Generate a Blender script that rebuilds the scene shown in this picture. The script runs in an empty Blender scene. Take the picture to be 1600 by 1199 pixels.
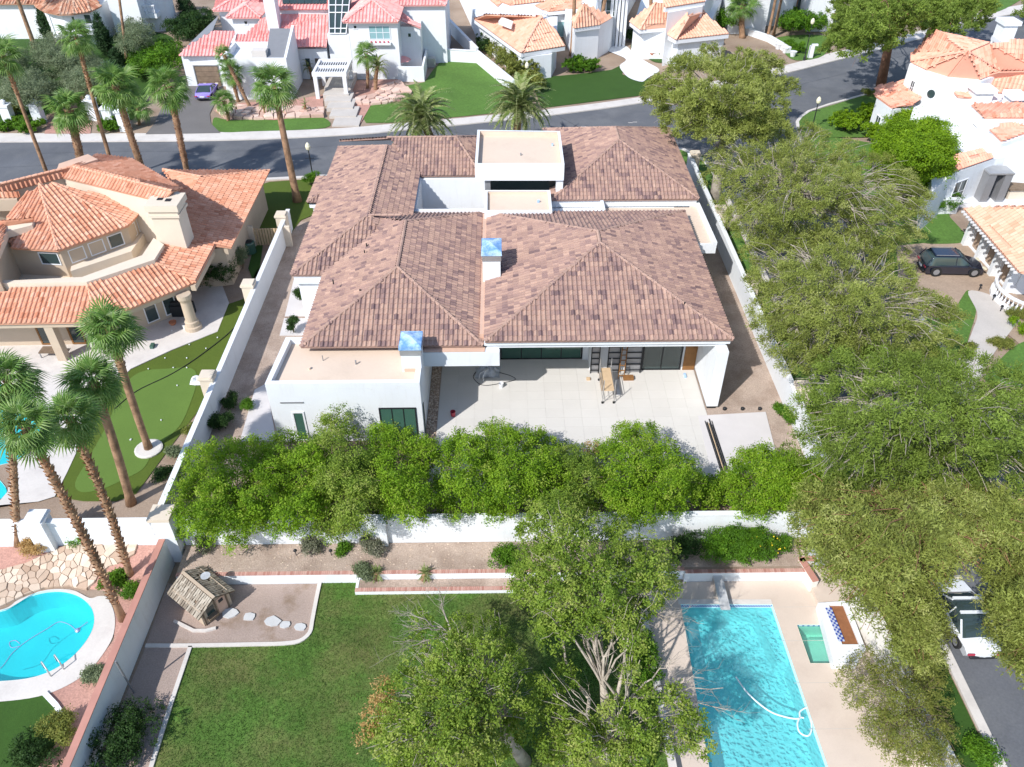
import bpy, math, random
import numpy as np
from mathutils import Vector, Matrix

# ------------------------------------------------------------------ camera, world, sun
S = bpy.context.scene
COL = S.collection
CAM_H, CAM_F, CAM_T, CAM_Y = 35.0, 1257.0, math.radians(39.4), math.radians(0.8)
cam_d = bpy.data.cameras.new('camera'); cam = bpy.data.objects.new('camera', cam_d); COL.objects.link(cam)
cam.location = (0, 0, CAM_H); cam.rotation_euler = (math.pi/2 - CAM_T, 0, -CAM_Y)
cam_d.sensor_fit = 'HORIZONTAL'; cam_d.sensor_width = 36; cam_d.lens = 36*CAM_F/1600
cam_d.clip_start = 0.5; cam_d.clip_end = 2000
S.camera = cam
world = bpy.data.worlds.new('World'); S.world = world; world.use_nodes = True
wn = world.node_tree.nodes; wl = world.node_tree.links
sky = wn.new('ShaderNodeTexSky'); sky.sky_type = 'NISHITA'; sky.sun_disc = False
bgn = wn['Background']; bgn.inputs['Strength'].default_value = 0.15
wl.new(sky.outputs[0], bgn.inputs[0])
SUN_V = Vector((0.71, 0.80, -1.0)).normalized()            # the way the light travels
sun_d = bpy.data.lights.new('sun', 'SUN'); sun = bpy.data.objects.new('sun', sun_d); COL.objects.link(sun)
sun_d.energy = 3.8; sun_d.angle = math.radians(0.6); sun_d.color = (1.0, 0.975, 0.94)
sun.rotation_euler = SUN_V.to_track_quat('-Z', 'Y').to_euler()
sky.sun_elevation = math.asin(-SUN_V.z)
sky.sun_rotation = math.atan2(-SUN_V.x, -SUN_V.y)
sky.air_density = 1.0; sky.dust_density = 0.6
S.view_settings.view_transform = 'Standard'; S.view_settings.look = 'None'
S.view_settings.exposure = 0.50; S.view_settings.gamma = 1; S.view_settings.use_curve_mapping = False
S.render.engine = 'CYCLES'
S.cycles.max_bounces = 8; S.cycles.transparent_max_bounces = 12

# ------------------------------------------------------------------ survey helpers: a measured direction + a known height or distance gives a point of the place
def ray(px, py):
    x = (px-800)/CAM_F; y = -(py-599.5)/CAM_F
    c, s = math.cos(CAM_T), math.sin(CAM_T)
    dx, dy, dz = x, c+y*s, -s+y*c
    return (dx*math.cos(CAM_Y)+dy*math.sin(CAM_Y), -dx*math.sin(CAM_Y)+dy*math.cos(CAM_Y), dz)
def G(px, py, z=0.0):
    d = ray(px, py); t = (CAM_H-z)/-d[2]
    return Vector((d[0]*t, d[1]*t, z))
def AY(px, py, Y):
    d = ray(px, py); t = Y/d[1]
    return Vector((d[0]*t, Y, CAM_H+d[2]*t))
def AV(px, py, A, B_):
    """point on the vertical plane through A and B"""
    d = Vector(ray(px, py)); n = Vector((B_[1]-A[1], -(B_[0]-A[0]), 0))
    t = (n.x*A[0]+n.y*A[1])/(n.x*d.x+n.y*d.y)
    return Vector((0, 0, CAM_H))+d*t
def OP(px, py, P0, n):
    """point on the plane through P0 with normal n"""
    d = Vector(ray(px, py)); C_ = Vector((0, 0, CAM_H)); return C_+d*((Vector(P0)-C_).dot(n)/d.dot(n))
def slope_n(A, B_, k):
    """normal of a roof plane whose eave runs A to B (uphill on the left hand), rising k per metre"""
    d = (Vector(B_)-Vector(A)); d.z = 0; d.normalize(); return Vector((d.y*k, -d.x*k, 1)).normalized()
def LX(a, b, c, d):
    """crossing of the plan lines a-b and c-d"""
    r = (b-a).xy; s_ = (d-c).xy; k = r.x*s_.y-r.y*s_.x; t = ((c.x-a.x)*s_.y-(c.y-a.y)*s_.x)/k
    return Vector((a.x+r.x*t, a.y+r.y*t, a.z))
def GP(pts, z=0.0): return [G(x, y, z) for x, y in pts]
def curve(pts, n=6, closed=False):
    P = [Vector(p) for p in pts]; out = []; N = len(P)
    rng = range(N) if closed else range(N-1)
    for i in rng:
        if closed: a, b, c, d = P[(i-1) % N], P[i], P[(i+1) % N], P[(i+2) % N]
        else: a, b, c, d = P[max(i-1, 0)], P[i], P[i+1], P[min(i+2, N-1)]
        for k in range(n):
            t = k/n
            out.append(0.5*((2*b)+(c-a)*t+(2*a-5*b+4*c-d)*t*t+(3*b-a-3*c+d)*t**3))
    if not closed: out.append(P[-1])
    return out

# ------------------------------------------------------------------ mesh builder
class MB:
    def __init__(s): s.v = []; s.n = 0; s.f = []; s.t = []; s.q = []      # q: numpy chunks (faces array, tone array)
    def add(s, verts, faces, tone=0.5):
        o = s.n
        s.v.append(np.array([tuple(p) for p in verts], dtype=np.float32)); s.n += len(verts)
        for f in faces: s.f.append([i+o for i in f]); s.t.append(tone)
        return s
    def addnp(s, verts, faces, tone):
        o = s.n; s.v.append(verts.astype(np.float32)); s.n += len(verts)
        s.q.append((faces+o, np.asarray(tone, dtype=np.float32)))
        return s
    def poly(s, pts, tone=0.5): return s.add(pts, [list(range(len(pts)))], tone)
    def box(s, x0, y0, z0, x1, y1, z1, tone=0.5):
        v = [(x0,y0,z0),(x1,y0,z0),(x1,y1,z0),(x0,y1,z0),(x0,y0,z1),(x1,y0,z1),(x1,y1,z1),(x0,y1,z1)]
        return s.add(v, [(3,2,1,0),(4,5,6,7),(0,1,5,4),(1,2,6,5),(2,3,7,6),(3,0,4,7)], tone)
    def obox(s, c, ux, size, rz=None, tone=0.5, uy=None, uz=None):
        """box centred at c; ux, uy, uz its axes"""
        ux = Vector(ux).normalized()
        if uz is None: uz = Vector((0,0,1)) if uy is None else ux.cross(Vector(uy))
        uz = (Vector(uz) - ux*ux.dot(Vector(uz))).normalized(); uy = uz.cross(ux)
        c = Vector(c); a, b, d = ux*size[0]/2, uy*size[1]/2, uz*size[2]/2
        v = [c-a-b-d, c+a-b-d, c+a+b-d, c-a+b-d, c-a-b+d, c+a-b+d, c+a+b+d, c-a+b+d]
        return s.add(v, [(3,2,1,0),(4,5,6,7),(0,1,5,4),(1,2,6,5),(2,3,7,6),(3,0,4,7)], tone)
    def prism(s, pts, z0, z1, tone=0.5, top=True, bottom=True):
        n = len(pts)
        A = sum(pts[i][0]*pts[(i+1) % n][1]-pts[(i+1) % n][0]*pts[i][1] for i in range(n))
        if A < 0: pts = list(reversed(pts))
        v = [(p[0], p[1], z0) for p in pts]+[(p[0], p[1], z1) for p in pts]
        f = [(i, (i+1) % n, (i+1) % n+n, i+n) for i in range(n)]
        if top: f.append(tuple(range(n, 2*n)))
        if bottom: f.append(tuple(reversed(range(n))))
        return s.add(v, f, tone)
    def tube(s, pts, rad, seg=8, tone=0.5, caps=True):
        pts = [Vector(p) for p in pts]
        if not hasattr(rad, '__len__'): rad = [rad]*len(pts)
        v = []; n = len(pts); ref = None
        for i, p in enumerate(pts):
            d = (pts[min(i+1, n-1)]-pts[max(i-1, 0)])
            if d.length < 1e-6: d = Vector((0,0,1))
            d.normalize()
            if ref is None: ref = Vector((1,0,0)) if abs(d.x) < .9 else Vector((0,1,0))
            a = (ref-d*d.dot(ref)).normalized(); b = d.cross(a); ref = a
            for k in range(seg):
                w = 2*math.pi*k/seg
                v.append(p+(a*math.cos(w)+b*math.sin(w))*rad[i])
        f = [(i*seg+k, i*seg+(k+1) % seg, (i+1)*seg+(k+1) % seg, (i+1)*seg+k) for i in range(n-1) for k in range(seg)]
        if caps: f += [tuple(reversed(range(seg))), tuple(range((n-1)*seg, n*seg))]
        return s.add(v, f, tone)
    def lathe(s, c, prof, seg=16, tone=0.5):
        c = Vector(c); v = []
        for r, z in prof:
            for k in range(seg):
                w = 2*math.pi*k/seg; v.append(c+Vector((r*math.cos(w), r*math.sin(w), z)))
        n = len(prof)
        f = [(i*seg+k, i*seg+(k+1) % seg, (i+1)*seg+(k+1) % seg, (i+1)*seg+k) for i in range(n-1) for k in range(seg)]
        f += [tuple(reversed(range(seg))), tuple(range((n-1)*seg, n*seg))]
        return s.add(v, f, tone)
    def build(s, name, mat, parent=None, smooth=False, loc=None, local=False, **props):
        me = bpy.data.meshes.new(name)
        V = np.concatenate(s.v) if s.v else np.zeros((0,3), np.float32)
        off = W.get(parent.name, Vector((0,0,0))) if parent else Vector((0,0,0))
        if loc is not None: off = Vector(loc)
        if not local: V = V-np.array(off, dtype=np.float32)
        loops = [np.array([i for f in s.f for i in f], dtype=np.int32)]
        sizes = [np.array([len(f) for f in s.f], dtype=np.int32)]
        tone = [np.array(s.t, dtype=np.float32)]
        for fa, ta in s.q:
            loops.append(fa.reshape(-1).astype(np.int32)); sizes.append(np.full(len(fa), fa.shape[1], np.int32)); tone.append(ta)
        L = np.concatenate(loops); Z = np.concatenate(sizes); T = np.concatenate(tone)
        me.vertices.add(len(V)); me.vertices.foreach_set('co', V.reshape(-1))
        me.loops.add(len(L)); me.loops.foreach_set('vertex_index', L)
        me.polygons.add(len(Z)); st = np.concatenate([[0], np.cumsum(Z)[:-1]]).astype(np.int32)
        me.polygons.foreach_set('loop_start', st); me.polygons.foreach_set('loop_total', Z)
        me.polygons.foreach_set('use_smooth', np.full(len(Z), bool(smooth)))
        a = me.attributes.new('tone', 'FLOAT', 'FACE'); a.data.foreach_set('value', T)
        me.update(calc_edges=True); me.validate()
        if mat: me.materials.append(mat)
        o = bpy.data.objects.new(name, me); COL.objects.link(o)
        if parent: o.parent = parent
        elif loc is not None: o.location = loc
        if loc is not None and parent:
            o.location = Vector(loc)-W.get(parent.name, Vector((0,0,0)))
        W[o.name] = off if loc is None else Vector(loc)
        for k, x in props.items():
            if x is not None: o[k] = x
        return o
W = {}
def thing(name, loc, label, category, group=None, rz=0.0):
    o = bpy.data.objects.new(name, None); COL.objects.link(o); o.location = loc; o.rotation_euler = (0,0,rz)
    o.empty_display_size = 0.3
    W[o.name] = Vector(loc)
    o['label'] = label; o['category'] = category
    if group: o['group'] = group
    return o
def copy_tree(o, parent=None):
    c = o.copy(); COL.objects.link(c)
    if parent: c.parent = parent
    W[c.name] = W.get(o.name, Vector((0,0,0)))
    for ch in o.children: copy_tree(ch, c)
    return c

# ------------------------------------------------------------------ materials
def srgb(r, g, b):
    f = lambda c: (c/255/12.92) if c/255 <= 0.04045 else ((c/255+0.055)/1.055)**2.4
    return (f(r), f(g), f(b))
def M(name, col, rough=0.85, var=0.12, scale=1.5, bump=0.0, bscale=30.0, tones=None, spec=0.3, metal=0.0,
      trans=0.0, col2=None, scale2=0.25, mix2=(0.45, 0.62), fine=0.0, fscale=25.0, obj=False, coat=0.0, streak=0.0):
    m = bpy.data.materials.new(name); m.use_nodes = True
    nt = m.node_tree; N = nt.nodes; L = nt.links; b = N['Principled BSDF']
    geo = N.new('ShaderNodeNewGeometry'); tc = N.new('ShaderNodeTexCoord')
    src = tc.outputs['Object'] if obj else geo.outputs['Position']
    def noise(sc, det=4.0, ro=0.6):
        n = N.new('ShaderNodeTexNoise'); n.inputs['Scale'].default_value = sc; n.inputs['Detail'].default_value = det
        n.inputs['Roughness'].default_value = ro; L.new(src, n.inputs['Vector']); return n
    if tones:
        at = N.new('ShaderNodeAttribute'); at.attribute_name = 'tone'
        r = N.new('ShaderNodeValToRGB'); el = r.color_ramp.elements
        while len(el) < len(tones): el.new(0.5)
        for i, t in enumerate(tones): el[i].position = i/(len(tones)-1); el[i].color = (*t, 1)
        L.new(at.outputs['Fac'], r.inputs['Fac']); out = r.outputs['Color']
    else:
        r = N.new('ShaderNodeRGB'); r.outputs[0].default_value = (*col, 1); out = r.outputs[0]
    if col2:
        n = noise(scale2, 5.0, 0.65); mr = N.new('ShaderNodeMapRange'); mr.inputs[1].default_value = mix2[0]; mr.inputs[2].default_value = mix2[1]
        L.new(n.outputs['Fac'], mr.inputs[0]); mx = N.new('ShaderNodeMix'); mx.data_type = 'RGBA'
        L.new(mr.outputs[0], mx.inputs[0]); L.new(out, mx.inputs[6]); mx.inputs[7].default_value = (*col2, 1); out = mx.outputs[2]
    def vary(out, sc, amt):
        n = noise(sc); mr = N.new('ShaderNodeMapRange'); mr.inputs[1].default_value = 0.25; mr.inputs[2].default_value = 0.75
        mr.inputs[3].default_value = 1-amt; mr.inputs[4].default_value = 1+amt
        L.new(n.outputs['Fac'], mr.inputs[0]); vm = N.new('ShaderNodeVectorMath'); vm.operation = 'SCALE'
        L.new(out, vm.inputs[0]); L.new(mr.outputs[0], vm.inputs['Scale']); return vm.outputs[0]
    if var: out = vary(out, scale, var)
    if fine: out = vary(out, fscale, fine)
    if streak:                                        # rain streaks and splash stains running down the walls
        vm0 = N.new('ShaderNodeVectorMath'); vm0.operation = 'MULTIPLY'; vm0.inputs[1].default_value = (2.2, 2.2, .22); L.new(geo.outputs['Position'], vm0.inputs[0])
        n = N.new('ShaderNodeTexNoise'); n.inputs['Scale'].default_value = 1.3; n.inputs['Detail'].default_value = 6; n.inputs['Roughness'].default_value = .7; L.new(vm0.outputs[0], n.inputs['Vector'])
        mr = N.new('ShaderNodeMapRange'); mr.inputs[1].default_value = .52; mr.inputs[2].default_value = .78; L.new(n.outputs['Fac'], mr.inputs[0])
        mm = N.new('ShaderNodeMath'); mm.operation = 'MULTIPLY'; mm.inputs[1].default_value = streak; L.new(mr.outputs[0], mm.inputs[0])
        mx = N.new('ShaderNodeMix'); mx.data_type = 'RGBA'; L.new(mm.outputs[0], mx.inputs[0]); L.new(out, mx.inputs[6]); mx.inputs[7].default_value = (.42,.37,.31,1); out = mx.outputs[2]
    L.new(out, b.inputs['Base Color'])
    b.inputs['Roughness'].default_value = rough; b.inputs['Specular IOR Level'].default_value = spec; b.inputs['Metallic'].default_value = metal
    b.inputs['Coat Weight'].default_value = coat
    if bump:
        n = noise(bscale, 3.0); bp = N.new('ShaderNodeBump'); bp.inputs['Strength'].default_value = bump; bp.inputs['Distance'].default_value = 0.03
        L.new(n.outputs['Fac'], bp.inputs['Height']); L.new(bp.outputs[0], b.inputs['Normal'])
    if trans:
        tr = N.new('ShaderNodeBsdfTranslucent'); L.new(out, tr.inputs['Color'])
        ms = N.new('ShaderNodeMixShader'); ms.inputs[0].default_value = trans
        L.new(b.outputs[0], ms.inputs[1]); L.new(tr.outputs[0], ms.inputs[2]); L.new(ms.outputs[0], N['Material Output'].inputs['Surface'])
    return m
MT = dict(
    stucco=M('white stucco', (0.72,0.74,0.76), 0.9, 0.05, 0.35, 0.2, 40, col2=(0.62,0.62,0.61), scale2=0.9, mix2=(0.6,0.85), fine=0.03, streak=.2),
    stucco_warm=M('warm white stucco', (0.74,0.71,0.66), 0.9, 0.06, 0.5, 0.15, 60, col2=(0.62,0.57,0.50), scale2=0.5, mix2=(0.55,0.8)),
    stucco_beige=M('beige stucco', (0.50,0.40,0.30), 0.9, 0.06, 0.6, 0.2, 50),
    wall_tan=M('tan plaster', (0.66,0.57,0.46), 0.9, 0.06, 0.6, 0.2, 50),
    flatroof=M('cream roof coating', (0.66,0.53,0.42), 0.85, 0.05, 0.25, 0.1, 20, col2=(0.58,0.46,0.36), scale2=0.3, mix2=(0.5,0.75), fine=0.03, fscale=6),
    flashing=M('pink flashing', (0.60,0.40,0.30), 0.8, 0.06),
    ground=M('desert ground', (0.33,0.25,0.19), 0.95, 0.15, 0.7, 0.5, 25, col2=(0.25,0.18,0.13), scale2=0.35, fine=0.22, fscale=14),
    gravel=M('tan gravel', (0.42,0.33,0.27), 0.95, 0.12, 0.8, 0.8, 30, col2=(0.33,0.25,0.20), scale2=0.5, fine=0.28, fscale=12),
    yardgravel=M('grey brown gravel', (0.36,0.28,0.24), 0.95, 0.1, 0.6, 0.6, 30, col2=(0.24,0.17,0.12), scale2=0.22, mix2=(0.52,0.62), fine=0.2, fscale=14),
    pinkgravel=M('pink gravel', (0.45,0.25,0.20), 0.95, 0.15, 0.8, 0.6, 30, fine=0.3, fscale=10),
    asphalt=M('asphalt', (0.115,0.120,0.132), 0.85, 0.14, 0.25, 0.3, 40, col2=(0.155,0.158,0.165), scale2=0.22, mix2=(.45,.7), fine=0.14, fscale=8),
    asphalt_old=M('grey driveway asphalt', (0.16,0.15,0.145), 0.9, 0.1, 0.3, 0.3, 30, fine=0.08, fscale=6),
    concrete=M('concrete', (0.50,0.46,0.42), 0.9, 0.08, 0.7, 0.15, 40, fine=0.06, fscale=9),
    walk=M('pale concrete walk', (0.60,0.56,0.52), 0.9, 0.07, 0.5, 0.15, 30, col2=(0.50,0.46,0.43), scale2=0.8, mix2=(0.5,0.8), fine=0.05, fscale=9),
    deck=M('pool deck', (0.60,0.50,0.42), 0.9, 0.06, 0.4, 0.1, 40, col2=(0.52,0.42,0.35), scale2=0.5, mix2=(0.5,0.8), fine=0.05),
    paver=M('porcelain pavers', (0.58,0.55,0.51), 0.7, 0.03, 0.5, tones=[(0.575,0.55,0.51),(0.60,0.575,0.535)]),
    slab=M('new concrete slab', (0.58,0.55,0.54), 0.9, 0.06, 0.6, 0.1, 30, fine=0.04),
    drive=M('tan paved driveway', (0.36,0.27,0.20), 0.9, 0.12, 0.6, 0.3, 20, fine=0.15, fscale=7),
    grass=M('lawn', (0.072,0.145,0.024), 0.95, 0.25, 0.35, 0.8, 25, col2=(0.13,0.145,0.045), scale2=0.3, mix2=(0.42,0.62), fine=0.4, fscale=7),
    grassfar=M('front lawn', (0.085,0.17,0.03), 0.95, 0.15, 0.3, 0.6, 15, fine=0.25, fscale=5),
    turf=M('dark artificial turf', (0.035,0.085,0.012), 0.95, 0.1, 0.5, 0.5, 30, fine=0.15, fscale=12),
    putting=M('putting green', (0.105,0.175,0.032), 0.95, 0.06, 0.5, 0.2, 30, fine=0.06, fscale=12),
    fringe=M('fringe turf', (0.078,0.115,0.014), 0.95, 0.08, 0.5, 0.4, 30, fine=0.12, fscale=12),
    blade=M('grass blades', None, 0.8, 0.25, 0.4, tones=[(0.045,0.10,0.015),(0.085,0.165,0.025),(0.13,0.20,0.035),(0.19,0.20,0.065)], trans=0.3),
    tile_brown=M('brown blend roof tile', None, 0.8, 0.10, 0.8, 0.3, 20, tones=[(0.155,0.10,0.10),(0.245,0.157,0.142),(0.325,0.208,0.172),(0.38,0.247,0.194),(0.435,0.286,0.222)], fine=0.10, fscale=9),
    tile_orange=M('orange clay tile', None, 0.8, 0.10, 0.5, 0.3, 20, tones=[(0.47,0.19,0.11),(0.59,0.275,0.17),(0.65,0.33,0.215),(0.70,0.40,0.28)], fine=0.08, fscale=9),
    tile_rust=M('weathered rust clay tile', None, 0.85, 0.12, 0.5, 0.3, 20, tones=[(0.26,0.09,0.05),(0.46,0.20,0.12),(0.58,0.33,0.22),(0.62,0.45,0.34)], fine=0.1),
    tile_pink=M('pink painted tile', None, 0.7, 0.08, 0.4, tones=[(0.74,0.27,0.24),(0.80,0.36,0.33),(0.84,0.44,0.41)]),
    tile_salmon=M('salmon clay tile', None, 0.8, 0.08, 0.4, tones=[(0.56,0.22,0.14),(0.74,0.34,0.24),(0.77,0.39,0.28),(0.80,0.43,0.32)]),
    tile_peach=M('peach clay tile', None, 0.8, 0.08, 0.4, tones=[(0.62,0.32,0.21),(0.72,0.40,0.28),(0.77,0.46,0.34)]),
    glass=M('dark glass', (0.035,0.055,0.055), 0.05, 0.2, 0.4, spec=0.8),
    glass_green=M('green glass', (0.05,0.12,0.09), 0.06, 0.2, 0.4, spec=0.8),
    glass_blue=M('pale blue glass', (0.25,0.42,0.45), 0.08, 0.1, 0.5, spec=0.8),
    black=M('black metal', (0.02,0.022,0.025), 0.5, 0.05),
    grey=M('grey metal', (0.30,0.30,0.31), 0.45, 0.06, metal=0.4),
    galv=M('galvanised metal', (0.5,0.5,0.5), 0.4, 0.1, metal=0.7),
    white=M('white paint', (0.72,0.73,0.75), 0.5, 0.02),
    wood=M('brown wood', (0.24,0.115,0.04), 0.7, 0.15, 3, 0.1, 20),
    woodold=M('old grey wood shingles', None, 0.9, 0.15, 2.0, 0.4, 25, tones=[(0.21,0.17,0.13),(0.33,0.28,0.22),(0.42,0.37,0.30)]),
    lumber=M('raw lumber', (0.55,0.40,0.25), 0.8, 0.12, 3),
    bark=M('bark', (0.20,0.145,0.10), 0.95, 0.25, 2.5, 0.8, 14),
    barkpale=M('pale bark', (0.42,0.37,0.31), 0.95, 0.22, 2.0, 0.6, 12, col2=(0.26,0.22,0.18), scale2=1.4),
    barkred=M('reddish pine bark', (0.30,0.15,0.09), 0.95, 0.25, 2.0, 0.8, 12),
    palmbark=M('palm bark', (0.33,0.20,0.12), 0.95, 0.22, 3.0, 0.9, 10, col2=(0.20,0.12,0.07), scale2=1.8),
    boot=M('palm leaf bases', None, 0.9, 0.2, 3.0, tones=[(0.18,0.08,0.04),(0.36,0.18,0.09),(0.50,0.36,0.22)]),
    frond=M('palm frond', None, 0.45, 0.15, 1.5, tones=[(0.075,0.17,0.03),(0.14,0.27,0.045),(0.27,0.38,0.11)], trans=0.36, spec=0.5),
    datefrond=M('date palm frond', None, 0.5, 0.15, 1.5, tones=[(0.12,0.19,0.04),(0.22,0.28,0.08),(0.42,0.44,0.22)], trans=0.25, spec=0.4),
    deadfrond=M('dry frond', (0.42,0.30,0.17), 0.9, 0.2, 3, trans=0.2),
    brick=M('pink brick', None, 0.9, 0.1, tones=[(0.42,0.20,0.16),(0.52,0.29,0.24),(0.58,0.36,0.30)]),
    capred=M('pink painted wall cap', (0.47,0.23,0.18), 0.9, 0.12, 1.0, 0.2, 30),
    flag=M('flagstone', None, 0.9, 0.12, 1.2, 0.4, 12, tones=[(0.40,0.28,0.20),(0.56,0.44,0.34),(0.66,0.54,0.43)]),
    flagpink=M('pink flagstone', None, 0.9, 0.12, 1.2, 0.4, 10, tones=[(0.50,0.32,0.26),(0.62,0.44,0.36),(0.70,0.54,0.46)]),
    greystone=M('grey stepping stone', (0.52,0.52,0.52), 0.9, 0.1, 2, 0.3, 12),
    poolshell=M('pool plaster', (0.58,0.80,0.82), 0.8, 0.06, 0.6),
    spashell=M('spa plaster', (0.55,0.80,0.68), 0.8, 0.08, 0.8),
    pooltile=M('blue pool tile', None, 0.3, 0.05, tones=[(0.04,0.08,0.35),(0.45,0.50,0.62)]),
    plastic_blue=M('blue plastic wrap', (0.16,0.34,0.62), 0.22, 0.15, 1.6, 0.9, 4, col2=(0.42,0.58,0.78), scale2=1.6, mix2=(0.42,0.6), spec=0.6),
    plastic_clear=M('grey plastic sheet', (0.45,0.47,0.50), 0.3, 0.25, 2.0, 0.6, 5, spec=0.6),
    rust=M('rusty soil bed', (0.26,0.11,0.05), 0.95, 0.2, 3, 0.4, 20),
    red=M('red plastic', (0.45,0.05,0.08), 0.4, 0.05),
    terracotta=M('terracotta', (0.50,0.20,0.11), 0.8, 0.1),
    purple=M('purple car paint', (0.26,0.20,0.60), 0.25, 0.02, spec=0.6, coat=0.8),
    carblack=M('black car paint', (0.010,0.014,0.030), 0.18, 0.02, spec=0.6, coat=0.9),
    carwhite=M('white car paint', (0.75,0.77,0.80), 0.3, 0.02, spec=0.5, coat=0.7),
    rubber=M('rubber', (0.02,0.02,0.02), 0.8, 0.05),
    lampglass=M('lamp globe', (0.75,0.70,0.52), 0.35, 0.03),
    hose=M('pale pool hose', (0.65,0.72,0.75), 0.5, 0.02),
)
def foliage(name, tones, trans=0.42, var=0.12, rough=0.6):
    return M(name, None, rough, var, 0.7, tones=tones, trans=trans, spec=0.25)
FT = dict(
    pine=foliage('pine needles', [(0.15,0.165,0.04),(0.24,0.285,0.06),(0.33,0.38,0.085),(0.46,0.48,0.17)]),
    pinedark=foliage('dark pine needles', [(0.12,0.165,0.03),(0.20,0.285,0.045),(0.30,0.40,0.075)]),
    hedge=foliage('hedge tree leaves', [(0.085,0.17,0.01),(0.165,0.30,0.014),(0.255,0.415,0.022),(0.37,0.46,0.07)]),
    ash=foliage('ash leaves', [(0.10,0.17,0.022),(0.18,0.28,0.032),(0.27,0.37,0.05),(0.40,0.44,0.12)]),
    lime=foliage('bright round tree leaves', [(0.10,0.19,0.01),(0.20,0.34,0.012),(0.31,0.46,0.02)]),
    olive=foliage('olive leaves', [(0.13,0.17,0.08),(0.21,0.26,0.14),(0.29,0.33,0.20)]),
    cypress=foliage('cypress foliage', [(0.02,0.05,0.02),(0.04,0.09,0.03),(0.07,0.13,0.05)]),
    bush=foliage('shrub leaves', [(0.05,0.12,0.01),(0.10,0.23,0.015),(0.18,0.34,0.02)]),
    yellow=foliage('yellow green shrub leaves', [(0.12,0.15,0.03),(0.22,0.25,0.05),(0.34,0.33,0.08)]),
    dark=foliage('dark shrub leaves', [(0.02,0.05,0.012),(0.04,0.09,0.02),(0.07,0.14,0.03)]),
    grey=foliage('grey shrub leaves', [(0.12,0.14,0.09),(0.22,0.23,0.15),(0.38,0.36,0.28)]),
    dry=foliage('dry leaves', [(0.35,0.20,0.06),(0.50,0.32,0.12),(0.60,0.45,0.22)]),
)
# ------------------------------------------------------------------ the setting: ground, roads, kerbs, lawns
from mathutils.geometry import tessellate_polygon
def ccw(P):
    A = sum(P[i][0]*P[(i+1) % len(P)][1]-P[(i+1) % len(P)][0]*P[i][1] for i in range(len(P)))
    return list(P) if A > 0 else list(P)[::-1]
def sheet(name, pts, z, mat, holes=(), th=0.0, kind='structure', mb=False, **kw):
    outer = ccw([Vector((p[0], p[1], 0)) for p in pts])
    hs = [ccw([Vector((p[0], p[1], 0)) for p in h])[::-1] for h in holes]
    tri = tessellate_polygon([outer]+hs); allp = outer+[p for h in hs for p in h]
    b = MB(); fs = []
    for t in tri:
        a, c, d = (allp[i] for i in t)
        fs.append(t if (c-a).cross(d-a).z > 0 else t[::-1])
    b.add([(p.x, p.y, z) for p in allp], fs)
    if th:
        for ring in [outer]+hs:
            n = len(ring)
            for i in range(n):
                p, q = ring[i], ring[(i+1) % n]
                b.add([(p.x,p.y,z-th),(q.x,q.y,z-th),(q.x,q.y,z),(p.x,p.y,z)], [(0,1,2,3)])
    if mb: return b
    return b.build(name, mat, kind=kind, **kw)
def band(name, left, right, z, th, mat, **kw):
    """strip between two polylines"""
    return sheet(name, [tuple(p)[:2] for p in left]+[tuple(p)[:2] for p in reversed(right)], z, mat, th=th, **kw)
def offset(path, d):
    P = [Vector((p[0], p[1])) for p in path]; out = []
    for i in range(len(P)):
        t = (P[min(i+1, len(P)-1)]-P[max(i-1, 0)]).normalized(); out.append(P[i]+Vector((-t.y, t.x))*d)
    return out
RZ = -0.8                                          # the rear lots lie lower than the street
STEP_Y = 28.6
# outlines of the pools, used as holes
poolA = [G(1063,947,RZ-.1), G(1206,947,RZ-.1), G(1292,1199,RZ-.1)+(G(1292,1199,RZ-.1)-G(1206,947,RZ-.1))*.35, G(1107,1199,RZ-.1)+(G(1107,1199,RZ-.1)-G(1063,947,RZ-.1))*.35]
spa = [G(1245,977,RZ), G(1303,977,RZ), G(1312,1037,RZ), G(1266,1037,RZ)]
poolB = curve([tuple(G(x, y, RZ-.1)) for x, y in [(0,956),(30,940),(62,928),(98,925),(128,935),(146,957),(146,985),(125,1018),(92,1045),(52,1061),(0,1067),(-60,1068),(-150,1030),(-160,990),(-100,965)]], 6, True)
poolC = curve([tuple(G(x, y, -.1)) for x, y in [(-10,735),(25,722),(52,700),(66,668),(80,640),(20,600),(-100,610),(-170,700),(-90,790),(-20,790),(12,770)]], 5, True)
E0, E1 = 19.95, 900
sheet('ground', [(-900,STEP_Y),(E0,STEP_Y),(E0,-300),(E1,-300),(E1,1500),(-900,1500)], -0.02, MT['ground'], holes=[poolC])
sheet('rear_ground', [(-900,-300),(E0,-300),(E0,STEP_Y),(-900,STEP_Y)], RZ-.02, MT['ground'], holes=[poolA, spa, poolB])

# main road
fe = [(-260,226),(0,223),(230,222),(400,219),(560,211),(625,205),(710,197),(750,193),(870,180),(995,163),(1100,143),(1225,116),(1300,97),(1380,77),(1460,55),(1537,32),(1600,20)]
FE = [G(x, y).xy for x, y in fe]
FEc = curve([(p.x, p.y, 0) for p in FE], 4); FEc = [Vector((-260, FEc[0].y, 0))]+FEc+[FEc[-1]+(FEc[-1]-FEc[-2])*30]
near = [(p.x, p.y) for p in offset([q.xy for q in FEc], -9.9)]
near = [p for p in near if p[0] < 13]
east = [tuple(G(x, y).xy) for x, y in [(1243,191),(1249,183),(1262,174),(1295,163),(1365,144)]]
side_w = [(13.5, near[-1][1]+.6),(16.5, near[-1][1]+.3),(19.5, near[-1][1]-1.2),(21.2, near[-1][1]-4),(21.65, near[-1][1]-8),(21.65, 5)]
side_e = [(31.6, 5),(31.6, 74),(32.0, 83)]
last = near[-1]
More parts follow.
